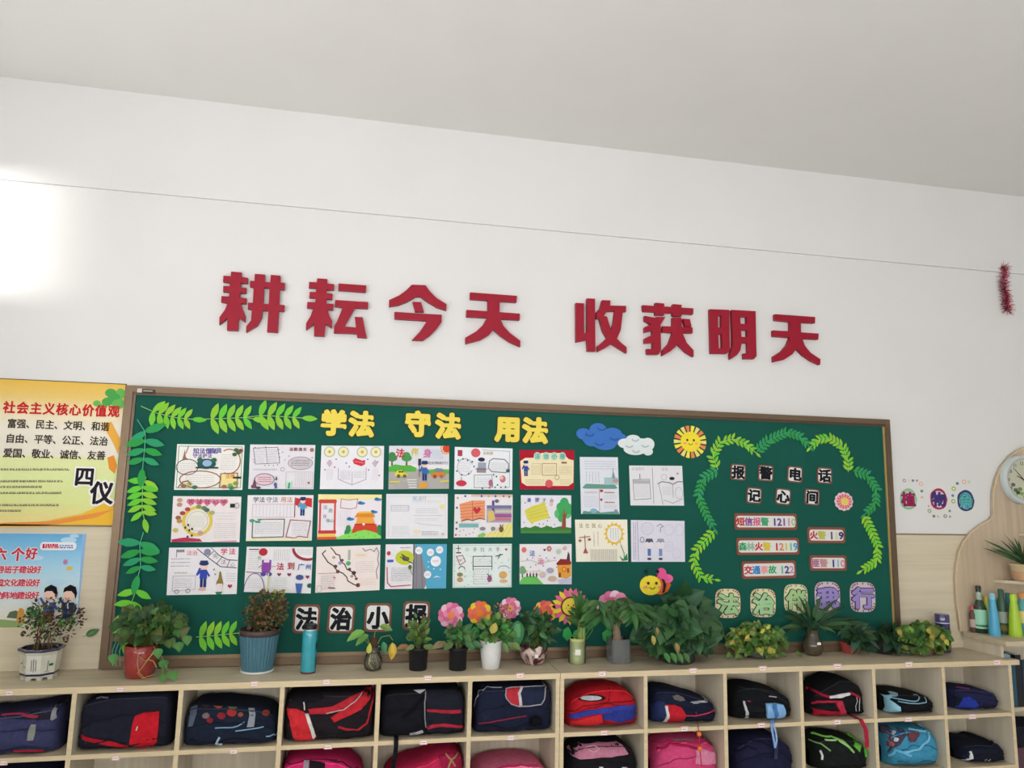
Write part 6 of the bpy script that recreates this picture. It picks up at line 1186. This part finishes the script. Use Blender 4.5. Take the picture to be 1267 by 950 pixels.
# 2 red glazed pot with a trailing vine
s = Plant(172, 837, 'potted_plant', 'trailing green vine in a glossy red pot at the left of the board')
s.pot([(13,0),(16.5,1),(18.5,6),(20,18),(20.8,30),(21,40),(19.5,40.5),(19,36)], '96322f', GLAZE, 36, soil=(19,37), caps=(1,0))
y_ = s.p.y-20.5*s.u
for pts in (((167,799),(171,810),(170,820),(172,832),(180,840)),((192,803),(184,815),(170,833),(176,839),(192,834)),((173,812),(180,818),(192,806)),((184,816),(190,818),(194,826))):
    s.stem([at(x, y, y_-.004+.0011*abs(x-172)**1.2*.35) for x, y in pts], .0016, 'b89a5a', 'root')
for x in (139,143,148): s.stem([s.W(x+6, 790, -.02), s.W(x, 805, -.03), s.W(x+.5, 824, -.03)], .0012, '8aa89a', 'root')
s.bush((132, 742, 241, 808), 150, [H_('34562a','40662f'), H_('2e4d27'), H_('476a32'), H_('4c552c')], .044, droop=.55, depth=.55, seed=3)
for x, y in ((203,822),(215,838),(202,843),(196,808),(141,815),(222,800),(232,792)): s.leaf(H_('3f7a38'), s.W(x, y-6, -.09), (.1, -.3, -1), (0, -1, .2), .042)
s.stem([s.W(190, 800, -.07), s.W(200, 812, -.09), s.W(206, 826, -.1), s.W(214, 836, -.1)], .0018, '6a8a4a', 'trailing_stem'); s.stem([s.W(196, 806, -.08), s.W(201, 826, -.1), s.W(202, 838, -.1)], .0015, '6a8a4a', 'trailing_stem')
# 3 blue ribbed pot
s = Plant(318, 831, 'potted_plant', 'dried bushy plant in a tall ribbed blue pot on a white saucer')
s.pot([(19,0),(21.5,1),(22,3.5),(20,3.5)], 'cfd2cc', PLAST, 32, 'saucer')
rows = []; q = MB()
for r0, h in ((18.5,3.5),(19,6),(21,20),(23,36),(24.3,47)):
    rows.append([(s.p.x+(r0+(.55 if k % 4 < 2 else -.1))*s.u*math.cos(2*PI*k/128), s.p.y+(r0+(.55 if k % 4 < 2 else -.1))*s.u*math.sin(2*PI*k/128), s.p.z+h*s.u) for k in range(128)])
q.grid(rows, '46707f', closed=True, smooth=False); q.build('pot', PLAST, s.root)
s.pot([(24.6,46.5),(25.8,47),(26.2,54),(25,54.3),(24,50)], '4a3b38', PLAST, 36, 'brown_rim', caps=(0,0), soil=(24,51.5,'3a2c24'))
twigs(s, 12, (303, 735, 352, 780), ['5a4a30','6a5438'], .0022, 8, z0=.19)
s.tiny((299, 731, 357, 782), 620, .020, ['5a5c34','6a5a38','4a5030','74583a','3f4a2a','6a4a34'], 9, .9)
s.tiny((318, 745, 334, 762), 30, .016, ['a03a34','b0604a'], 10, 1.4)
s.tiny((338, 730, 352, 742), 24, .018, ['8a8a3a','9a9a44'], 11, 1)
# 4 bulb plant in a round glass jar
s = Plant(461, 829, 'potted_plant', 'sparse drooping plant rooted in a round glass jar of water')
s.pot([(7,0),(10.5,2),(12.3,8),(12,15),(9,21),(7.2,25),(8,29)], 'cfd8c8', GLASS, 28, 'glass_jar', caps=(1,0))
r_ = random.Random(5)
for k in range(44):
    a = r_.uniform(0, 2*PI); q0 = s.p+Vector((3*s.u*math.cos(a), 3*s.u*math.sin(a), 22*s.u)); q1 = s.p+Vector((9.8*s.u*math.cos(a+.4), 9.8*s.u*math.sin(a+.4), 10*s.u)); q2 = s.p+Vector((6*s.u*math.cos(a+1), 6*s.u*math.sin(a+1), 2.5*s.u))
    s.stem([q0, q1, q2], .003, r_.choice(['a8904a','6a5a2a','c8b468','4a4222']), 'root')
lathe_part('bulb', [(1*s.u,18*s.u),(5*s.u,21*s.u),(6.5*s.u,28*s.u),(5*s.u,38*s.u),(2*s.u,44*s.u)], s.p, '4a3a2a', MATTE, s.root, 14)
lg = L_('7a9a4a', '8aa858')
for pts in (((458,800),(455,790),(450,782),(444,784)),((462,796),(464,782),(470,774),(478,778)),((466,798),(472,788),(482,786),(486,792)),((458,798),(452,792),(447,790))): s.stem([s.W(x, y, -.01) for x, y in pts], .002, '7a8a4a', 'leaf_stalk')
s.leaf(O_('6a9a48'), s.W(451, 782, -.01), (-1, -.2, -.35), (-.2, -.7, .9), .085); s.leaf(O_('5f9048'), s.W(456, 786, -.02), (-1, -.3, -.6), (-.2,-.7,.9), .07); s.leaf(O_('6f9a4a'), s.W(470, 775, 0), (1, -.2, -.2), (.2, -.8, .6), .06)
s.leaf(O_('4a8a58'), s.W(474, 794, -.01), (.2, -.2, -1), (.2, -1, .2), .055); s.leaf(O_('c8b440','d8c850'), s.W(485, 795, -.02), (.05, -.15, -1), (.3, -1, 0), .075); s.leaf(O_('b8b850'), s.W(456, 808, -.04), (.1, -.3, 1), (0, -1, .2), .045)
# 5, 6 black nursery pots
def black_pot(px, py, label, r0=14):
    s = Plant(px, py, 'potted_plant', label); s.pot([(11,0),(11.6,1),(r0-1,24),(r0,24.5),(r0+.4,28),(r0-1,28.2),(r0-1.2,25)], '1b1c20', mat('black_plastic', .5, .35), 28, soil=(r0-1.2,26), caps=(1,0)); return s
s = black_pot(517, 828, 'upright reddish-green succulent in a small black pot')
s.bush((500, 757, 536, 806), 110, [O_('48702e','5a8038'), O_('5c7a38'), O_('6a6038'), L_('4a6a30')], .030, droop=.1, up=.7, depth=.9, fill=.8, seed=6)
for x, dx, c in ((500,-1,'8a6a48'),(509,-.7,'6a7a44'),(527,.6,'6a7a40'),(497,-1,'7a5a3a'),(532,.9,'5a7a40')): s.leaf(O_(c), s.W(x+5*(-dx), 799, -.05), (dx, -.4, -.2), (0, -.8, .5), .045)
s = black_pot(566, 828, 'dark broad-leaved plant in the second small black pot', 13)
s.bush((547, 768, 590, 806), 55, [O_('2f5a2c','3c6a34'), O_('44703a'), O_('55643a')], .045, droop=.4, up=.5, depth=.8, seed=7)
for x, dx, c in ((552,-1,'6a6a40'),(560,-.6,'55703c'),(575,.7,'3f6a3c'),(584,1,'3c6a3c'),(548,-.9,'7a6a48')): s.leaf(O_(c), s.W(x, 795, -.05), (dx, -.4, -.35), (0, -.8, .5), .055)
# 7 white pot
s = Plant(607, 826, 'potted_plant', 'leafy kalanchoe-like plant in a glossy white pot')
s.root['label'] = 'bushy green plant with one yellow leaf in a glossy white pot'
s.pot([(11,0),(12,1),(13.6,14),(15.5,33),(16.3,34.5),(15.4,35.4),(14.8,32)], 'dadcda', GLAZE, 36, soil=(14.6,32.5), caps=(1,0))
s.bush((586, 756, 640, 802), 85, [RD('3f7a34','4d8a3e'), RD('386c30'), O_('557a3c'), RD('6a8a44')], .040, droop=.4, up=.4, depth=.7, seed=8)
s.leaf(RD('a39448'), s.W(608, 783, -.08), (.3, -.3, .8), (0, -1, .2), .05); s.tiny((606, 748, 634, 772), 90, .014, ['a0664e','b87a5a','8a5a48'], 12, .6)
for x, dx in ((628,1),(634,.9),(590,-1),(622,.4)): s.leaf(O_('5f7a44'), s.W(x, 795, -.04), (dx, -.3, -.7), (0, -1, .4), .05)
# 8 marbled bowl
s = Plant(660, 821, 'potted_plant', 'dark-leaved plant in a brown and white marbled bowl')
q = MB(); rows = []; pr = [(10,0),(13,1.5),(17,8),(18.5,15),(18,20),(17,23)]
for i, (r0, h) in enumerate(pr): rows.append([(s.p.x+r0*s.u*(1+.05*math.sin(2*t*PI/14*7+i))*math.cos(t*2*PI/14), s.p.y+r0*s.u*math.sin(t*2*PI/14), s.p.z+(h+(2.2*math.sin(t*2.4) if i > 3 else 0))*s.u) for t in range(14)])
q.grid(rows, 'ffffff', closed=True, smooth=True); q.fan(rows[0], '6a3034', True); q.build('marbled_bowl', marble('marbled_glaze'), s.root)
lathe_part('soil', [(16*s.u,17*s.u),(16*s.u,18*s.u)], s.p, '3a2c22', MATTE, s.root, 14)
q = MB(); c_ = s.W(658, 809.5, 0); yb = s.p.y-18.6*s.u; q.prism([[(s.p.x-2.5*s.u, s.p.z+11*s.u), (s.p.x+1.5*s.u, s.p.z+11*s.u), (s.p.x+1.5*s.u, s.p.z+15*s.u), (s.p.x-2.5*s.u, s.p.z+15*s.u)]], yb-.001, yb+.002, 'ecece8'); q.build('price_label', PAPER, s.root)
for dx in (-5, 0, 5): s.stem([s.p+Vector((dx*s.u, 0, 17*s.u)), s.p+Vector((dx*1.3*s.u, 0, 30*s.u)), s.p+Vector((dx*1.8*s.u, 0, 45*s.u))], .006, '6a6a48')
s.bush((630, 752, 694, 806), 62, [O_('25482a','2f5832'), O_('2e5530'), O_('3c6238')], .065, droop=.6, up=.3, depth=.65, seed=9)
s.leaf(O_('3c7a48','5aa060'), s.W(641, 768, -.05), (-.1, -.3, -1), (-.3, -1, 0), .12); s.leaf(O_('356a40'), s.W(632, 775, -.05), (-.3, -.3, -1), (-.3, -1, 0), .10)
# 9 lucky bamboo
s = Plant(714, 820, 'potted_plant', 'lucky bamboo stalks in a straight yellow-green glass')
s.pot([(9.5,0),(10,1),(10,6),(9.6,7),(9.8,31),(9,31)], 'b5bd6a', thin_glass('yellow_glass', 'dfe29a', .85), 28, 'inner_glass', caps=(1,0)); s.pot([(11,0),(11.6,1),(11.8,28),(11.3,28)], 'e4ecd8', GLASS, 28, 'glass_tumbler', caps=(1,0))
yb = s.p.y-11.9*s.u; q = MB(); q.prism([[(s.p.x-6*s.u, s.p.z+12*s.u), (s.p.x+1*s.u, s.p.z+12*s.u), (s.p.x+1*s.u, s.p.z+19*s.u), (s.p.x-6*s.u, s.p.z+19*s.u)]], yb-.001, yb+.0015, 'eeeee6'); q.build('price_label', PAPER, s.root)
for x, y1, rr in ((718,765,3.4),(722,768,2.6),(711,788,2.2)):
    b0 = s.W(x, 800); b1 = s.W(x, y1); q = MB(); n = 5; pts, rd = [], []
    for i in range(n*3+1): t_ = i/(n*3); pts.append(s.p.lerp(b0, 1) + (b1-b0)*t_ - Vector((0,0,.05*(1-t_)))); rd.append(rr*s.u*(1.12 if i % 3 == 0 else 1))
    q.tube(pts, rd, '7f9a4a', 12); q.build('bamboo_stalk', GLAZE, s.root)
s.bush((703, 734, 734, 792), 46, [L_('2f5a2a','3c6a34'), L_('3f6a30'), L_('4a7a3a')], .085, droop=.2, up=.9, depth=.7, fill=.9, seed=10, stems=.2)
for a0 in (0, 1): s.stem([s.W(726-4*a0, 790), s.W(733-5*a0, 780, -.02), s.W(734-5*a0, 755, -.02), s.W(728-4*a0, 742)], .003, '4a7a38', 'curled_stalk')
# 10 thick trunk in a square glass vase
s = Plant(765, 819, 'potted_plant', 'thick pale trunk with a leafy top in a square glass vase')
s.pot([(13,0),(13.4,1),(13.6,30),(12.8,30)], 'cdd4d4', thin_glass('frosted_glass', 'c6cccb', .22), 48, 'square_vase', sq=.75, caps=(1,0), smooth=False, rot=.3)
s.pot([(7.5,1.2),(8,18),(7,27),(4,29)], '4a3030', MATTE, 24, 'root_soil', sq=.6, rot=.3)
q = MB(); n = 12; pts = [s.p+Vector((-2*s.u+math.sin(i*.9)*.6*s.u, 0, (26+i*3.0)*s.u)) for i in range(n)]; q.tube(pts, [(5.6-.16*i+.35*math.sin(i*2.1))*s.u for i in range(n)], '8f7866', 14); q.build('trunk', MATTE, s.root)
top = pts[-1]
r_ = random.Random(14)
for i in range(17):
    a = r_.uniform(-PI, PI); e = s.W(737+63*((i*.381) % 1), 738+26*r_.random(), -.10+.1*math.sin(a)); e.y = min(e.y, -.055)
    s.stem([top, top.lerp(e, .5)+Vector((0,0,.02)), e], .0022, '5a7a40', 'leaf_stalk')
    for k in range(5): b_ = (k-2)*.6; s.leaf(L_('2f5528','3a6432') if i % 3 else L_('426e36'), e, ((e.x-top.x)*3+math.sin(b_)*1.2, -.35, .1-.5*r_.random()-.25*abs(k-2)), (0, -.8, .7), .085*r_.uniform(.8,1.15))
# 11 the big leafy plant
s = Plant(838, 817, 'potted_plant', 'largest plant, dark heart-shaped leaves hiding its pot, below the paper bee', dy=-.02)
s.pot([(20,0),(23,2),(27,30),(28,31),(26,32)], '2f3a34', PLAST, 24, soil=(25,30), caps=(1,0))
s.bush((778, 738, 896, 820), 200, [H_('25482a','2e5630'), H_('2c5230'), H_('365e34'), H_('203f26')], .098, droop=.75, up=.15, depth=.42, fill=.45, seed=12)
for x, y in ((842,735),(850,742),(832,748),(826,760),(858,750),(870,762)): s.leaf(H_('2c5230'), s.W(x, y, 0), ((x-842)*.04, -.3, .25), (0, -1, .35), .10)
for x, y, ls in ((836,795,.05),(807,786,.045),(812,776,.035)): s.leaf(O_('9a8a4c','a8985a'), s.W(x, y, -.14), (.2, -.2, -1), (0, -1, .1), ls)
for x in (822,830,838,846): s.leaf(O_('3c6a34'), s.W(x, 808, -.17), (.2, -.5, -.5), (0, -1, .4), .05)
# 12 variegated vine in a glass bowl
s = Plant(937, 813, 'potted_plant', 'yellow and green variegated vine in a low clear glass bowl')
s.pot([(12,0),(15,1),(17,8),(16,16),(15.5,16)], 'dfe8e4', GLASS, 28, 'glass_bowl', caps=(1,0)); s.pot([(11,1),(14,7),(13.5,12)], 'c8d0cc', GLASS, 20, 'water')
s.bush((897, 768, 977, 816), 190, [H_('44682c','76883a'), H_('3a5f28'), H_('557a30','8a9440'), H_('4c6f30'), H_('8a8c38','a8a046')], .042, droop=.5, up=.2, depth=.5, seed=13)
for x, y in ((903,797),(941,783),(948,778),(922,790)): s.leaf(O_('a39a3c','aea24c'), s.W(x, y, -.13), (.5, -.3, .6), (0, -1, .3), .03)
for x in (905,915,955,965,985): s.leaf(H_('5a8038'), s.W(x, 810, -.05), ((x-937)*.03, -.4, -.2), (0, -.6, .8), .035)
# 13 arching leaves in a round vase
s = Plant(1006, 809, 'potted_plant', 'long arching dark leaves in a round dark glass vase', dy=-.022)
s.pot([(7,0),(11,2),(13.2,9),(12,17),(8.5,23),(7.5,29),(8.5,32)], '5a5446', thin_glass('smoky_glass', '6a604c', .5), 30, 'glass_vase', caps=(1,0))
yb = s.p.y-13.6*s.u; q = MB(); q.prism([[(s.p.x-2*s.u, s.p.z+15*s.u), (s.p.x+3*s.u, s.p.z+15*s.u), (s.p.x+3*s.u, s.p.z+18*s.u), (s.p.x-2*s.u, s.p.z+18*s.u)]], yb+.001, yb+.004, 'f2f2ee'); q.build('price_label', PAPER, s.root)
nk = s.p+Vector((0, 0, 31*s.u)); r_ = random.Random(21)
def arch(me, e, w_=.11, c='2c4a2c'):
    m_ = nk.lerp(e, .55)+Vector((0, 0, .035)); q = MB(); P4 = []
    for i in range(9):
        t_ = i/8; P4.append(nk*(1-t_)**2+m_*2*t_*(1-t_)+e*t_*t_)
    rows = []
    for i, p_ in enumerate(P4):
        t_ = i/8; d_ = (P4[min(i+1,8)]-P4[max(i-1,0)]).normalized(); sd = d_.cross(Vector((0,-.75,.65))).normalized(); wd = w_*max(.04, math.sin(PI*min(1,max(0,(t_-.25)/.75))**.8)) if t_ > .25 else .003
        rows.append([p_-sd*wd*.5+Vector((0,-.002,.004)), p_, p_+sd*wd*.5+Vector((0,-.002,.004))])
    for rw in rows:
        for p_ in rw: p_.y = min(p_.y, -.046)
    q.grid(rows, c); q.build('long_leaf', LEAF, s.root)
for x, y, w_ in ((963,780,.04),(968,764,.05),(975,756,.035),(988,738,.035),(978,772,.045),(1000,752,.05),(1012,748,.05),(1020,756,.055),(1036,742,.03),(1040,757,.04),(1052,768,.05),(1062,782,.05),(1030,772,.05),(1022,782,.045),(992,776,.05),(985,764,.05),(1046,750,.035),(1008,766,.05),(1075,772,.04),(1000,784,.04),(970,756,.03),(982,748,.035),(996,742,.04),(1016,738,.035),(1028,750,.04),(1058,774,.04),(1066,766,.03),(972,785,.035),(1014,776,.045),(1034,784,.035)):
    e = at(x, y, min(s.p.y-.05+.07*r_.random(), -.055)); arch(None, e, w_*.6, r_.choice(['24422a','2e5030','1f3a26','385a34']))
# 14 small red pot
s = Plant(1049, 807, 'potted_plant', 'drooping dark-leaved plant in a small low red pot')
s.pot([(8,0),(8.6,1),(11,11),(11.6,14),(10.5,14)], '9c3f38', PLAST, 26, soil=(10,12), caps=(1,0))
s.bush((1030, 764, 1076, 806), 40, [L_('27452c','30522f'), L_('2e5030'), L_('3a5a40')], .11, droop=.9, up=.3, depth=.5, seed=15)
# 15 dark leaves between
s = Plant(1094, 808, 'potted_plant', 'dark drooping lance-leaved plant between the red pot and the yellowish vine')
s.pot([(9,0),(10,1),(12,16),(12.5,18),(11,18)], '2a2c2c', PLAST, 22, soil=(11,16), caps=(1,0))
s.bush((1072, 768, 1122, 812), 34, [O_('22402a','2c4a30'), O_('2a4a2e'), O_('1f3826')], .12, droop=.9, up=.3, depth=.5, seed=16)
# 16 yellowish vine at the right end
s = Plant(1140, 809, 'potted_plant', 'dense yellow-green vine spilling over at the right end of the worktop', dy=0)
s.pot([(12,0),(14,1),(18,20),(18.5,22),(17,22)], '7a6a50', PLAST, 22, soil=(17,20), caps=(1,0))
s.bush((1103, 768, 1176, 812), 170, [H_('47692e','6c8038'), H_('3d5f2a'), H_('587a34','7f8e3e'), H_('4a6e2e'), H_('747c36')], .058, droop=.75, up=.1, depth=.45, seed=17)
for x, y in ((1110,780),(1146,778),(1150,786),(1163,786),(1168,792)): s.leaf(H_('9a8e3a','a89c40'), s.W(x, y, -.11), (.5, -.3, -.6), (0, -1, .3), .034)
# 17 spiky plant on the wall shelf
s = Plant(1268, 720, 'potted_plant', 'spiky-leaved plant in a cream and peach pot on the wall shelf', z=sz)
s.p.y = -.12; s.root.location.y = -.12; s.p.x = at(1267.5, 715, -.12).x; s.root.location.x = s.p.x; s.root['group'] = None; del s.root['group']
s.pot([(10,0),(13,1.5),(14.5,9),(15.5,18),(17,20),(17,22),(14,22),(14,18)], 'cdb88e', GLAZE, 30, soil=(14,19), caps=(1,0)); s.pot([(13.2,2.2),(15.1,9.5),(15.6,13)], 'c89c78', GLAZE, 30, 'peach_band', caps=(0,0))
r_ = random.Random(3); bl = leafmesh('blade', LEAF, '2e4a2a', '3c5a34')
for i in range(34):
    a = r_.uniform(0, 2*PI); el = r_.uniform(.25, 1.3); s.leaf(bl, s.p+Vector((.012*math.cos(a), .012*math.sin(a), 19*s.u)), (math.cos(a)*math.cos(el), math.sin(a)*math.cos(el)*.8-.1, math.sin(el)), (-math.cos(a), -math.sin(a), .5), r_.uniform(.13, .2))
for e in ((1220,665),(1219,675),(1243,667)): e_ = at(*e, -.11); b0 = s.p+Vector((0,0,19*s.u)); s.leaf(bl, b0, e_-b0, (0,-1,.3), (e_-b0).length)
# the single leaf by the red pot
e = at(105, 787, -.03); q_ = thing('loose_leaf', (e.x, -.008, e.z), 'single small dark green leaf on the panelling left of the red pot', 'leaf'); 
putleaf(O_('4a6a40','5a7a4a'), q_, Vector((e.x, -.012, e.z)), (1, -.05, .5), (0, -1, .1), .055, 'leaf_blade'); q = MB(); q.tube([(e.x, -.010, e.z), (e.x-.012, -.012, e.z-.006)], .0012, '5a7a40', 5); q.build('stalk', LEAF, q_)
